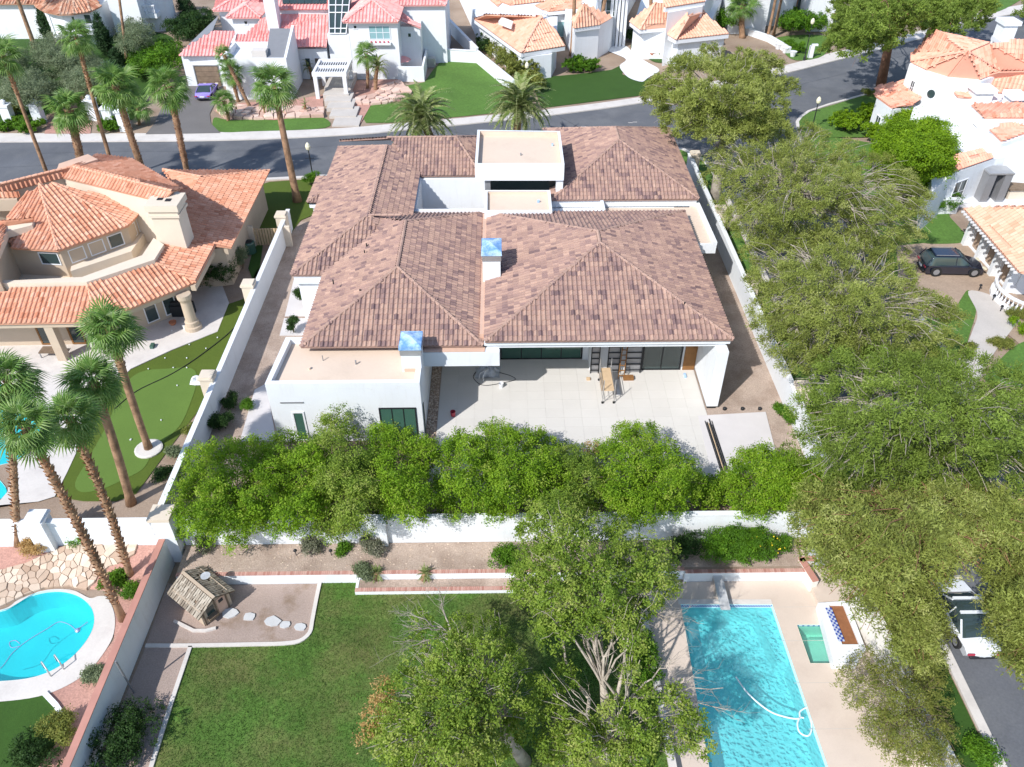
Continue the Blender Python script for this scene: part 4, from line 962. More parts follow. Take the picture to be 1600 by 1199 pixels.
# flagstones laid one by one on the slope behind the round pool
def voronoi(poly, n, seed, relax=2):
    rr = random.Random(seed); xs_ = [p[0] for p in poly]; ys_ = [p[1] for p in poly]; pts = []
    while len(pts) < n:
        x, y = rr.uniform(min(xs_), max(xs_)), rr.uniform(min(ys_), max(ys_))
        if inside(poly, x, y) and all((x-a)**2+(y-c)**2 > .03 for a, c in pts): pts.append((x, y))
    def cell(i):
        cx_, cy_ = pts[i]; P = [tuple(p) for p in poly]
        for j, (x, y) in enumerate(pts):
            if j == i or abs(x-cx_) > 3.5 or abs(y-cy_) > 3.5: continue
            mx_, my_ = (x+cx_)/2, (y+cy_)/2; nx_, ny_ = x-cx_, y-cy_; out = []
            for k in range(len(P)):
                a, c = P[k], P[(k+1) % len(P)]; da = (a[0]-mx_)*nx_+(a[1]-my_)*ny_; dc = (c[0]-mx_)*nx_+(c[1]-my_)*ny_
                if da <= 0: out.append(a)
                if (da < 0) != (dc < 0) and da != dc:
                    t = da/(da-dc); out.append((a[0]+(c[0]-a[0])*t, a[1]+(c[1]-a[1])*t))
            P = out
            if len(P) < 3: break
        return P
    for _ in range(relax):
        new = []
        for i in range(n):
            P = cell(i)
            new.append((sum(p[0] for p in P)/len(P), sum(p[1] for p in P)/len(P)) if len(P) > 2 else pts[i])
        pts = new
    return [cell(i) for i in range(n)]
def stones(name, parent, poly, n, seed, zf, mat, th=.08, gap=.05, rough=.06, relax=1, **kw):
    rr = random.Random(seed+1)
    for P in voronoi(poly, n, seed, relax):
        if len(P) < 3: continue
        c = Vector((sum(p[0] for p in P)/len(P), sum(p[1] for p in P)/len(P)))
        Q = []
        for p in P:
            v = Vector(p)-c; L_ = v.length; 
            if L_ < .05: continue
            Q.append(c+v*max(.3, (L_-gap)/L_)*rr.uniform(.93,1.0))
        if len(Q) < 3: continue
        z = zf(c.x, c.y); dz = rr.uniform(0, rough); tx, ty = rr.uniform(-.06,.06), rr.uniform(-.06,.06)
        b = MB(); m = len(Q); k = rr.random()
        top = [(q.x, q.y, zf(q.x,q.y)+th+dz+(q.x-c.x)*tx+(q.y-c.y)*ty) for q in Q]
        mid = [((q.x-c.x)*1.06+c.x, (q.y-c.y)*1.06+c.y, zf(q.x,q.y)+th*.5+dz) for q in Q]
        bot = [((q.x-c.x)*1.06+c.x, (q.y-c.y)*1.06+c.y, zf(q.x,q.y)-.12) for q in Q]
        f = [tuple(range(m))]+[(i+m,(i+1)%m+m,(i+1)%m,i) for i in range(m)]+[(i+2*m,(i+1)%m+2*m,(i+1)%m+m,i+m) for i in range(m)]
        b.add(top+mid+bot, f, k); o = b.build(name, mat, parent); 
BL = [tuple(R(x, y).xy) for x, y in [(-300,1000),(-60,958),(0,950),(40,931),(70,920),(110,917),(138,925),(165,928),(200,935)]]
def base_y(x):
    for (x0_, y0_), (x1_, y1_) in zip(BL[:-1], BL[1:]):
        if x0_ <= x <= x1_: return y0_+(y1_-y0_)*(x-x0_)/(x1_-x0_)
    return BL[0][1] if x < BL[0][0] else BL[-1][1]
def zslope(x, y):
    b0_ = base_y(x)+.05; return RZ+.03+max(0, min(1, (y-b0_)/(28.7-b0_)))*.8
slp = [tuple(R(x, y).xy) for x, y in [(-300,1000),(-60,958),(0,950),(40,931),(70,920),(110,917),(136,923),(150,915),(158,905),(175,895)]]
slp += [tuple(G(x, y, -.15).xy) for x, y in [(190,878),(212,868),(218,852),(196,842),(165,843),(130,850),(90,862),(40,880),(0,890),(-160,905),(-300,915)]]
b = MB(); x0, x1 = BL[0][0], -18.5; nn = 40; vs = []
for j in range(9):
    for i in range(nn+1):
        x = x0+(x1-x0)*i/nn; y0_ = base_y(x)-.02; y = y0_+(28.84-y0_)*j/8; vs.append((x, y, zslope(x, y) if j else RZ-.3))
b.add(vs, [(j*(nn+1)+i, j*(nn+1)+i+1, (j+1)*(nn+1)+i+1, (j+1)*(nn+1)+i) for j in range(8) for i in range(nn)])
sl = b.build('rock_slope', MT['pinkgravel'], kind='structure')
stones('flagstone', sl, slp, 290, 5, zslope, MT['flag'], .07, .02, .07, relax=0)
# spa side, raised planter with blue tiles, deck walls at the right
pl = thing('raised_planter', tuple(R(1320,1030)), 'raised white pool planter with blue tile edge and rusty soil beside the green spa', 'planter')
zt = RZ+.55
outer = [R(1279,925,zt), R(1322,925,zt), R(1352,1017,zt), R(1340,1037,zt), R(1300,1037,zt)]
outer = [G(x, y, zt).xy for x, y in [(1278,942),(1324,939),(1353,1015),(1340,1036),(1303,1036)]]
innr = [G(x, y, zt).xy for x, y in [(1295,945),(1318,945),(1343,1007),(1316,1007)]]
b = sheet('x', outer, zt, None, holes=[innr], th=.55, mb=True); b.build('basin_wall', MT['stucco'], pl)
b = MB(); b.poly([(p[0],p[1],zt-.12) for p in ccw(innr)]); b.build('soil', MT['rust'], pl)
b = MB(); a0 = G(1290,950,zt).xy; a1 = G(1311,1003,zt).xy; t = (a1-a0).normalized(); nrm = Vector((t.y,-t.x)); nt_ = 16
for r_ in range(3):
    for i in range(nt_):
        p = a0.lerp(a1, i/nt_); q_ = a0.lerp(a1, (i+.93)/nt_); w = .11; o_ = nrm*(-w*(r_+.0)+.02); o2 = nrm*(-w*(r_+.93)+.02)
        b.add([(*(p+o_),zt+.006),(*(q_+o_),zt+.006),(*(q_+o2),zt+.006),(*(p+o2),zt+.006)], [(3,2,1,0)] if (q_-p).cross(o2-o_) < 0 else [(0,1,2,3)], float((i+r_)%2))
b.build('tile_edge', MT['pooltile'], pl, kind='stuff')
bx = MB(); a0, a1 = Vector(spa[0][:2]), Vector(spa[1][:2]); n = 14
for i in range(n):
    p = a0.lerp(a1, i/n); q_ = a0.lerp(a1, (i+.9)/n)
    bx.add([(p.x,p.y-.01,RZ-.1),(q_.x,q_.y-.01,RZ-.1),(q_.x,q_.y-.01,RZ+.0),(p.x,p.y-.01,RZ+.0)], [(0,1,2,3)], float(i%2))
bx.build('waterline_tile', MT['pooltile'], kind='stuff')
b = MB(); cc = [G(x, y, RZ-.4) for x, y in [(1262,996),(1293,996),(1303,1034),(1272,1034)]]; b.prism([p.xy for p in cc], RZ-.899, RZ-.5); b.build('spa_seat', MT['spashell'], kind='structure')
garden_wall('deck_wall', 'white wall with pink cap stepping down right of the pool deck', [tuple(G(1252,872,.1).xy), tuple(G(1275,908,.1).xy)], .35, RZ-.1, .1, 'stucco_warm', 'capred', capo=.0)
garden_wall('deck_wall', 'white wall stub with pink cap in front of the leaning chairs', [tuple(G(1249,874,.1).xy), tuple(G(1275,872,.1).xy)], .3, RZ-.1, .1, 'stucco_warm', 'capred', capo=.0)
garden_wall('deck_wall', 'wide white wall running beside the side street behind the raised planter', [tuple(G(1345,925,.6).xy), tuple(G(1372,975,.6).xy), tuple(G(1420,1065,.6).xy), tuple(G(1500,1225,.6).xy)], .7, RZ-.1, .6, 'stucco_warm')
garden_wall('low_wall', 'weathered low white wall along the left side of the swimming pool', [tuple(R(1006,962,-.3).xy), tuple(R(1052,1199,-.3).xy), tuple((R(1052,1199,-.3)+(R(1052,1199,-.3)-R(1006,962,-.3))*.3).xy)], .22, RZ-.1, -.3, 'walk')

sheet('terrace', [(16.35,24.7),(19.4,24.7),(19.6,28.7),(16.1,28.7)], -.45, MT['deck'], th=.5)
# ------------------------------------------------------------------ houses across the street and on the right
def mass(parent, top, zt, z0=0.0, back=(), mat='stucco', name='wall'):
    P = [G(x, y, zt).xy for x, y in top]+[Vector(p) for p in back]
    b = MB(); b.prism(P, z0, zt); return b.build(name, MT[mat], parent)
def fblock(parent, xl, xr, ytop, Y, depth, z0=0.0, mat='stucco', name='wall'):
    a, c = AY(xl, ytop, Y), AY(xr, ytop, Y); b = MB(); b.box(a.x, Y, z0, c.x, Y+depth, a.z); b.build(name, MT[mat], parent); return a, c
def pz(pts): return [G(x, y, z) for x, y, z in pts]
def fwin(parent, xl, yt, xr, yb, Y, cols=1, rows=1, glass='glass', frame='white', fw=.1, name='window'):
    a, c = AY(xl, yt, Y), AY(xr, yb, Y); return window(parent, (a.x, Y), (AY(xr,yt,Y).x, Y), max(c.z,.05), a.z, cols, rows, glass, frame, fw, (0,-1), name=name)
# pink-roofed house
ph = thing('pink_roof_house', (-20,105,0), 'white two-storey house with bright pink tile roofs and glass atrium across the street', 'house')
pr = Roof(.42, .6, MT['tile_pink'], 21, hi=False)
Yg, Ym, Yb, Y2, Y3 = 101.2, 96.6, 103.2, 103.5, 109.6
a, c = fblock(ph, 283, 350, 88, Yg, 12, 0)
zg = a.z+.15; A = AY(279,86,Yg-.4); B_ = AY(351,87,Yg-.4); n = slope_n(A, B_, .42)
pr.plane([A, B_, OP(367,49,A,n), OP(335,48,A,n), OP(291,75,A,n)])
fwin(ph, 301,102, 341,133, Yg, 1, 1, 'drive' if False else 'glass', 'grey', .1, 'garage_door')
gd0, gd1 = AY(302,103,Yg), AY(341,133,Yg)
for i in range(4):
    b = MB(); h = (gd0.z-.1)/4; b.box(gd0.x+.15,Yg-.13,.06+i*h,AY(341,103,Yg).x-.1,Yg-.07,.06+(i+.95)*h); b.build('door_panel', MT['bark'], ph)
b = MB(); q = [OP(291,75,A,n)-Vector((.3,0,.1)), OP(335,48,A,n)-Vector((.3,0,.1)), G(342,24,6), G(340,26,2)]; b.add(q, [(0,1,2,3)]); b.build('side_roof', MT['grey'], ph)
# middle flat block
a, c = AY(343,92,Ym), AY(447,93,Ym)
parapet_roof(ph, [(a.x,Ym),(c.x,Ym),(c.x,Ym+6.4),(a.x,Ym+6.4)], 0, a.z-.7, a.z, .3, top='stucco')
b = MB(); b.add([(c.x-.3,Ym+.3,a.z),(c.x,Ym+.3,a.z),(c.x,Ym+6.4,a.z),(c.x-.3,Ym+6.4,a.z),(c.x-.3,Ym+6.4,a.z+1.9),(c.x,Ym+6.4,a.z+1.9)], [(0,1,2,3),(0,3,4),(1,5,2),(0,4,5,1),(3,2,5,4)]); b.build('parapet', MT['stucco'], ph)
b = MB(); q = [(c.x-2.6,Ym+.8,a.z-.3),(c.x-.4,Ym+.8,a.z-.3),(c.x-.4,Ym+6.2,a.z+1.6),(c.x-2.9,Ym+6.2,a.z+1.6)]; b.add(q+[(x,y,z-.15) for x,y,z in q], [(0,1,2,3),(7,6,5,4),(0,4,5,1),(1,5,6,2),(2,6,7,3),(3,7,4,0)]); b.build('skylight', MT['grey'], ph)
b = MB(); x = AY(395,92,Ym+1.2).x; b.box(x,Ym+1.0,a.z-.69,x+1.7,Ym+2.4,a.z+.55); b.build('roof_box', MT['walk'], ph)
# big pink roof
A = AY(370,70,Yb); B_ = AY(510,73,Yb); n = slope_n(A, B_, .42); top1, top2 = OP(516,22,A,n), OP(432,22,A,n)
pr.plane([A, B_, top1, top2, OP(412,28,A,n), OP(404,56,A,n), OP(370,53,A,n)])
fblock(ph, 372, 510, 77, Yb+.5, 10, 0)
fwin(ph, 475,90, 485,106, Yb+.5, 1, 1); fwin(ph, 490,90, 500,104, Yb+.5, 1, 1)
Yt = top1.y
fblock(ph, 432, 516, 15, Yt+.1, 9, 0)
A = AY(430,15,Yt-.2); B_ = AY(517,14,Yt-.2); n = slope_n(A, B_, .42); pr.plane([A, B_, OP(520,-30,A,n), OP(428,-30,A,n)])
for i in range(6):
    q0, q1 = OP(442+i*11.6,8,A,n), OP(442+(i+.95)*11.6,8,A,n); r0, r1 = OP(440+i*12.2,-20,A,n), OP(440+(i+.95)*12.2,-20,A,n)
    b = MB(); up = n*.22; b.add([q0+up,q1+up,r1+up,r0+up,q0+up*.6,q1+up*.6,r1+up*.6,r0+up*.6], [(0,1,2,3),(7,6,5,4),(0,4,5,1),(1,5,6,2),(2,6,7,3),(3,7,4,0)]); b.build('solar_panel', MT['glass'], ph)
# left tower
Yw = 108.0
a, c = fblock(ph, 362, 405, 26, Yw, 7, 0); fwin(ph, 380,32, 387,39, Yw, 1, 1)
hw = (AY(410,24,Yw).x-AY(355,24,Yw).x)/2
pr.hip(AY(355,24,Yw).x, Yw-.6, AY(408,24,Yw).x, Yw-.6+2*hw+1.5, a.z, .45, 'y')
a, c = fblock(ph, 341, 380, 15, Yw+3, 9, 0); pr.hip(AY(332,13,Yw+2.5).x, Yw+2.4, AY(400,13,Yw+2.5).x, Yw+14, a.z, .4, 'x')
b = MB(); x0, x1 = AY(416,28,Yt-3).x, AY(433,28,Yt-3).x; b.box(x0,Yt-3,5,x1,Yt-1.2,AY(416,-6,Yt-3).z); b.build('chimney', MT['stucco'], ph)
# atrium
Ya = Yb+.8; fblock(ph, 511, 545, 54, Ya, 12, 0)
b = MB(); q = [AY(515,53,Ya), AY(541,53,Ya), AY(548,-12,Ya+5), AY(514,-12,Ya+5)]; b.add(q+[p-Vector((0,-1,.3)) for p in q], [(0,1,2,3),(7,6,5,4),(0,4,5,1),(1,5,6,2),(2,6,7,3),(3,7,4,0)]); b.build('atrium_glass', MT['glass'], ph)
for i in range(4):
    b = MB(); s_ = i/3; p0_, p1_ = q[0].lerp(q[1], s_), q[3].lerp(q[2], s_); b.tube([p0_+Vector((0,-.08,.05)), p1_+Vector((0,-.08,.05))], .07, 4); b.build('glazing_bar', MT['white'], ph)
for s_ in (0, .12, .5, .68, .85):
    b = MB(); b.tube([q[0].lerp(q[3], s_)+Vector((0,-.08,.05)), q[1].lerp(q[2], s_)+Vector((0,-.08,.05))], .07, 4); b.build('glazing_bar', MT['white'], ph)
# right two-storey block
a, c = fblock(ph, 543, 620, 33, Y2, 12, 0)
fwin(ph, 575,40, 609,62, Y2, 3, 2, 'glass_blue'); fwin(ph, 551,39, 558,46, Y2)
b = MB(); x0, x1 = AY(577,64,Y2).x, AY(611,64,Y2).x; zz = AY(577,66,Y2).z; b.box(x0,Y2-.5,zz-.25,x1,Y2-.02,zz); b.build('window_box', MT['white'], ph)
for i in range(5):
    b = MB(); x = x0+.3+i*(x1-x0-.6)/4; b.lathe((x,Y2-.3,zz), [(.1,0),(.15,.12),(.05,.2)], 6); b.build('flower', MT['red'], ph)
hw = (AY(624,31,Y2).x-AY(535,31,Y2).x)
pr.hip(AY(535,31,Y2-.6).x, Y2-.6, AY(622,31,Y2-.6).x, Y2-.6+hw*1.4, a.z, .5, 'y')
a2, c2 = fblock(ph, 622, 695, 7, Y3, 10, 0); pr.hip(AY(610,6,Y3-.5).x, Y3-.5, AY(697,6,Y3-.5).x, Y3+11, a2.z, .3, 'x')
fblock(ph, 620, 656, 42, Y2+3.2, 4, 0); fwin(ph, 636,51, 643,59, Y2+3.2)
A = AY(626,27,Y2+5); pr.plane([AY(625,31,Y2+2.9), AY(657,44,Y2+2.9), AY(655,38,Y2+4.5), AY(626,20,Y2+4.5)])
# low garden enclosure
g0, g1 = G(622,129), G(663,131)
for (x0,y0,x1,y1) in ((g0.x,g0.y,g1.x,g0.y+.25),(g1.x-.25,g0.y+.25,g1.x,g0.y+7)):
    b = MB(); b.box(x0,y0,0,x1,y1,1.9 if y1-y0 < 1 else 1.901); b.build('garden_wall', MT['stucco'], ph)
# entry pergola
Yp = G(500,157).y; xl, xr = AY(497,155,Yp).x, AY(542,155,Yp).x; zp = AY(500,114,Yp).z
for x in (xl, xr):
    for y in (Yp, Yp+4.6):
        b = MB(); b.box(x-.22,y,0,x+.22,y+.45,zp-.45); b.build('post', MT['white'], ph)
for (x0,y0,x1,y1) in ((xl-.3,Yp,xr+.3,Yp+.4),(xl-.3,Yp+4.7,xr+.3,Yp+5.1),(xl-.3,Yp+.4,xl,Yp+4.7),(xr,Yp+.4,xr+.3,Yp+4.7),(xl,Yp+2.4,xr,Yp+2.7)):
    b = MB(); b.box(x0,y0,zp-.449,x1,y1,zp); b.build('beam', MT['white'], ph)
for i in range(12):
    b = MB(); x = xl+(i+.5)*(xr-xl)/12; b.box(x-.05,Yp+.4,zp-.3,x+.05,Yp+4.7,zp-.2); b.build('slat', MT['white'], ph)
for i in range(9):
    b = MB(); y = Yp+.6+i*.48; b.box(xl,y,zp-.42,xr,y+.3,zp-.36); b.build('lattice', MT['glass'], ph)
pr.build(ph, MT['tile_pink'], individual=0)
# steps and stone garden of the pink house
for i, (y, xl_, xr_) in enumerate([(200,519,561),(187,515,557),(176,511,552),(167,508,549),(159,506,546)]):
    g0, g1 = G(xl_,y), G(xr_,y); b = MB(); b.box(g0.x,g0.y,0,g1.x,g0.y+3.0,.12+.14*(i+1)); b.build('step', MT['concrete'], kind='structure')
g0, g1 = G(505,157), G(546,157); b = MB(); b.box(g0.x,g0.y+1.5,0,g1.x,g0.y+9,.12+.14*6); b.build('front_walk', MT['concrete'], kind='structure')
sheet('gravel_bed', [tuple(G(x, y))[:2] for x, y in [(345,165),(462,158),(505,150),(506,186),(462,186),(430,190),(400,188),(350,186),(335,175)]], .17, MT['pinkgravel'])
sheet('gravel_bed', [tuple(G(x, y))[:2] for x, y in [(546,150),(556,128),(620,126),(646,150),(620,163),(580,166),(562,198)]], .17, MT['pinkgravel'])
bs = sheet('stone_garden', [tuple(G(x, y))[:2] for x, y in [(360,186),(362,182),(505,182),(505,186)]], .171, MT['pinkgravel'])
def polyg(px, z=0): return [tuple(G(x, y, z).xy) for x, y in px]
stones('boulder', bs, polyg([(338,176),(352,168),(380,170),(420,172),(455,170),(508,172),(507,186),(462,187),(400,190),(350,187)]), 44, 8, lambda x, y: .15, MT['flagpink'], .2, .08, .22)
stones('boulder', bs, polyg([(585,150),(600,136),(625,130),(645,148),(640,156),(610,164),(580,167),(552,166),(556,158)]), 36, 9, lambda x, y: .15, MT['flagpink'], .2, .08, .2)
garden_wall('boundary_wall', 'white garden wall between the pink-roofed house and the orange-roofed house across the street', [tuple(G(693,97,0).xy), tuple(G(746,100,0).xy), tuple(G(803,148,0).xy)], .35, 0, 1.7, 'stucco')
garden_wall('boundary_wall', 'white garden wall running back beside the dark side yard of the pink-roofed house', [tuple(G(746,98,0).xy), tuple(G(694,42,0).xy)], .3, 0, 1.9, 'stucco')
# orange-roofed house in the middle across the street
oh = thing('orange_roof_house', (15,130,0), 'white house with peach orange tile roofs and tall glass entrance across the street', 'house')
orf = Roof(.42, .6, MT['tile_peach'], 31, hi=False)
E1 = 3.6
q = pz([(741,30,E1),(814,83,E1),(846,26,6.3),(760,23,5.6)]); orf.plane([q[0],q[1],q[2],q[3]])
q2 = pz([(814,83,E1),(883,72,E1),(866,45,5.0),(846,26,6.3)]); orf.plane(q2); orf.cap(q2[3],q2[0])
def fas(pts, h=.55, t=.35):
    for a, c in zip(pts[:-1], pts[1:]):
        a, c = Vector(a), Vector(c); d = (c-a); d.z = 0; d.normalize(); n = Vector((-d.y, d.x, 0))*t
        b = MB(); v = [a, c, c+n, a+n]; b.add([(p.x,p.y,p.z-.06) for p in v]+[(p.x,p.y,p.z-h) for p in v], [(0,1,2,3),(7,6,5,4),(0,4,5,1),(1,5,6,2),(2,6,7,3),(3,7,4,0)]); b.build('fascia', MT['white'], oh_parent)
oh_parent = oh
fas([q[0],q[1],q2[1]])
mass(oh, [(749,36),(817,90),(862,85),(870,70)], 3.0, 0, [(10,150),(-8,150)])
Yf = G(830,106).y
b = MB(); v = pz([(779,38,4.9),(799,46,4.9),(802,38,5.1),(784,31,5.1)]); b.add([p+Vector((0,0,.35)) for p in v]+v, [(0,1,2,3),(7,6,5,4),(0,4,5,1),(1,5,6,2),(2,6,7,3),(3,7,4,0)]); b.build('skylight', MT['white'], oh)
# tower with the arched window
Yt_ = 121.0; a, c = fblock(oh, 858, 895, 20, Yt_, 10, 0)
fwin(oh, 870,33, 888,62, Yt_, 1, 1, 'glass_blue'); fwin(oh, 830,92, 842,103, Yf, 1, 1, 'glass_blue')
E2 = a.z; q = [AY(837,10,Yt_-.8+3), AY(857,18,Yt_-.8), AY(910,13,Yt_-.8), AY(905,-4,Yt_+4), AY(876,-12,Yt_+5)]
orf.plane([q[1], q[2], q[3], q[4]]); orf.plane([q[0], q[1], q[4]]); fas([q[0],q[1],q[2]])
fblock(oh, 800, 862, 0, 128, 14, 0); fblock(oh, 730, 800, -10, 136, 14, 0)
q = pz([(797,8,7.5),(775,0,7.5),(830,-20,9),(850,2,7.5)]); orf.plane(q); 
q = pz([(778,10,7.2),(766,0,7.2),(820,-30,8.5)]); orf.plane(q)
# wing right of the tower
E3 = 4.6; q = pz([(897,44,E3),(938,38,E3),(957,27,E3),(912,6,7.2),(893,30,5.2)]); orf.plane([q[0],q[1],q[3],q[4]]); orf.plane([q[1],q[2],q[3]]); orf.cap(q[3],q[1]); fas([q[0],q[1],q[2]])
mass(oh, [(899,50),(936,44),(955,33)], 4.0, 0, [(22,140),(8,140)])
Yn = G(905,78).y; fwin(oh, 899,55, 917,76, 116.6, 1, 2, 'glass_blue')
# entrance
Ye = G(955,75).y
fblock(oh, 937, 985, -30, Ye+.6, 8, 0)
fwin(oh, 940,-20, 958,36, Ye+.6, 2, 3, 'glass', 'white', .12); fwin(oh, 942,40, 958,73, Ye+.6, 3, 3, 'glass', 'white', .12)
for x in (963, 968.5, 974):
    p = AY(x, 70, Ye); b = MB(); b.box(p.x-.16,Ye-.1,0,p.x+.16,Ye+.25,11); b.build('column', MT['white'], oh)
for x in (960,966,971.5): fwin(oh, x,-20, x+4,72, Ye+.58, 1, 5, 'glass', 'white', .08)
# right wing roofs
E4 = 4.2
q = pz([(984,34,E4),(1000,46,E4),(1046,42,E4),(1070,20,E4+1.6),(1025,3,7.3)]); orf.plane([q[0],q[1],q[4]]); orf.plane([q[1],q[2],q[3],q[4]]); orf.cap(q[4],q[1]); fas([q[0],q[1],q[2]])
r_ = pz([(1044,55,E4),(1056,62,E4),(1139,53,E4),(1100,20,5.6),(1076,27,6.4)]); orf.plane([r_[0],r_[1],r_[4]]); orf.plane([r_[1],r_[2],r_[3],r_[4]]); orf.plane([q[2],r_[0],r_[4],q[3]]); orf.cap(r_[4],r_[1]); orf.cap(r_[4],r_[3]); fas([r_[0],r_[1],r_[2]])
mass(oh, [(990,40),(1004,50),(1046,50),(1060,67),(1132,59),(1110,36)], 3.6, 0, [(38,142),(24,142)])
q = pz([(1040,12,7.2),(1102,2,7.2),(1090,-20,8.5),(1030,-20,9)]); orf.plane(q); fas([q[0],q[1]]); mass(oh, [(1044,20),(1098,10)], 6.7, 0, [(40,150),(28,150)])
p = G(1000,78); b = MB(); b.box(p.x,p.y,0,p.x+.8,p.y+.8,3.8); b.build('column', MT['stucco'], oh)
orf.build(oh, MT['tile_peach'])
# plain white house at the top right of the street
wh_ = thing('white_house', (50,140,0), 'plain white flat-walled house behind the short palm and tall palms, top of the photo', 'house')
Yw_ = G(1200,54).y
fblock(wh_, 1150, 1212, -40, Yw_, 12, 0); fblock(wh_, 1212, 1250, -40, Yw_+4, 10, 0); fblock(wh_, 1246, 1284, -50, Yw_+6, 9, 0); fblock(wh_, 1282, 1322, -50, Yw_+1, 10, 0); fblock(wh_, 1120, 1152, -5, Yw_+8, 9, 0)
fwin(wh_, 1250,-20, 1280,20, Yw_+6, 2, 1, 'glass', 'wood', .15, 'door'); fwin(wh_, 1122,5, 1140,10, Yw_+8, 2, 1, 'glass_blue')
b = MB(); p = G(1142,63); garden_wall('boundary_wall', 'low white wall with shrubs in front of the plain white house', [tuple(G(1123,40,0).xy), tuple(G(1200,66,0).xy), tuple(G(1232,85,0).xy)], .5, 0, .9, 'stucco')
# Spanish house at the top left
sh_ = thing('spanish_house', (-70,125,0), 'white house with rust clay tile roof, balcony and curved blue-shaded stair wall, top left corner', 'house')
sr = Roof(.42, .6, MT['tile_rust'], 41, hi=False)
fblock(sh_, -40, 68, 5, 121, 10, 0); 
cyl = [AY(x, 16, y).xy for x, y in [(66,121),(76,118.5),(95,117.2),(115,117.4),(140,118.5),(158,121)]]
b = MB(); b.prism([tuple(p) for p in cyl]+[(cyl[-1].x,132),(cyl[0].x,132)], 0, AY(95,20,117.2).z); b.build('wall', MT['stucco'], sh_)
ez = AY(95,20,117.2).z; cc = Vector(((cyl[0].x+cyl[-1].x)/2, 126))
ring = [cc+(p-cc)*1.12 for p in cyl]
for i in range(5): sr.plane([(ring[i].x,ring[i].y,ez),(ring[i+1].x,ring[i+1].y,ez),(cc.x+.01,cc.y,ez+3.4)]); sr.cap((cc.x,cc.y,ez+3.4),(ring[i].x,ring[i].y,ez))
x0 = AY(-40,5,120.5).x; x1 = AY(70,5,120.5).x; z0_ = AY(30,6,120.5).z; sr.plane([(x0,120.4,z0_),(x1,120.4,z0_),(x1,128,z0_+3),(x0,128,z0_+3)]); sr.build(sh_, MT['tile_rust'])
fwin(sh_, 103,25, 116,42, 117.35, 1, 1, 'glass', 'stucco'); fwin(sh_, 121,22, 141,40, 118.0, 1, 1, 'glass', 'stucco')
b = MB(); q = [AY(98,45,116.2).xy, AY(150,48,117.2).xy]; zb_ = AY(120,52,116.6).z; b.prism([q[0],q[1],(q[1].x,120),(q[0].x,120)], zb_-.35, zb_); b.build('balcony', MT['stucco'], sh_)
def balusters(parent, a, c, z0, z1, n, mat='white', rail=True):
    a, c = Vector(a), Vector(c)
    for i in range(n):
        p = a.lerp(c, (i+.5)/n); b = MB(); b.lathe((p.x,p.y,z0), [(.05,0),(.10,(z1-z0)*.3),(.04,(z1-z0)*.6),(.06,(z1-z0)*.9)], 6); b.build('baluster', MT[mat], parent)
    if rail:
        b = MB(); b.obox(((a.x+c.x)/2,(a.y+c.y)/2,z1), ((c-a).x,(c-a).y,0), ((c-a).length,.22,.16)); b.build('rail', MT[mat], parent)
balusters(sh_, q[0], q[1], zb_, zb_+1.0, 12)
fblock(sh_, 158, 205, -30, 121.5, 8, 0)
p = AY(204,6,123).xy; p2 = AY(240,6,123).xy; zc_ = AY(220,22,123).z; b = MB(); b.prism([p, p2, (p2.x,129), (p.x,129)], zc_-.6, zc_); b.build('balcony', MT['stucco'], sh_); balusters(sh_, p, p2, zc_, zc_+1.1, 12)
b = MB(); b.box(p.x,125,0,p2.x,129,zc_-.62); b.build('wall', MT['stucco'], sh_); fwin(sh_, 212,27, 236,40, 125, 2, 1, 'glass', 'white')
ctr = AY(255,30,127).xy; b = MB(); ou = []; inn_ = []
for i in range(13):
    w_ = -math.pi*.75+i*math.pi*1.1/12; ou.append((ctr.x+2.9*math.cos(w_)-1.0, ctr.y+2.9*math.sin(w_))); inn_.append((ctr.x+2.6*math.cos(w_)-1.0, ctr.y+2.6*math.sin(w_)))
for i in range(12):
    zt_ = 5.6-i*.15; b.prism([ou[i],ou[i+1],inn_[i+1],inn_[i]], 0, zt_)
b.build('stair_wall', MT['stucco'], sh_)
# salmon-roofed white house at the right
rh = thing('salmon_roof_house', (70,85,0), 'large bright white house with salmon clay tile roofs and several white chimneys, right edge', 'house')
rr_ = Roof(.36, .5, MT['tile_salmon'], 51, hi=False); oh_parent = rh
T1 = 7.6
ap = G(1512,82,10.2); ring = pz([(1424,97,T1),(1447,108,T1),(1483,119,T1),(1532,123,T1),(1562,112,T1)])
for i in range(4): rr_.plane([ring[i], ring[i+1], ap]); 
LB = G(1427,83,T1+.1); RB = G(1463,50,10.4); MB_ = G(1545,68,10.2); FB = G(1640,60,10.8); FR_ = G(1640,118,8); 
rr_.plane([LB, ring[0], ap]); rr_.plane([LB, ap, RB]); rr_.plane([RB, ap, MB_]); rr_.plane([ap, ring[4], MB_]); rr_.plane([ring[4], FR_, MB_]); rr_.plane([FR_, FB, MB_])
for k_ in range(5): rr_.cap(ap, ring[k_])
rr_.cap(RB, MB_)
mass(rh, [(1421,100),(1447,112),(1483,123),(1532,127),(1560,118)], T1-.1, 0, [(62,92),(48,92)])
rr_.plane(pz([(1484,132,6.2),(1600,150,6.2),(1640,110,8.6),(1562,112,8.2)]))
q = pz([(1367,149,4.3),(1393,168,4.3),(1427,163,4.6),(1456,138,5.6),(1433,122,5.9),(1369,135,4.6)]); rr_.plane([q[0],q[1],q[2],q[3],q[4],q[5]])
mass(rh, [(1370,153),(1393,172),(1428,167),(1460,140),(1440,128)], 4.15, 0, [(48,87)])
mass(rh, [(1428,168),(1425,176),(1475,200),(1520,215),(1560,235),(1640,240)], 4.6, 0, [(70,80),(46,84)])
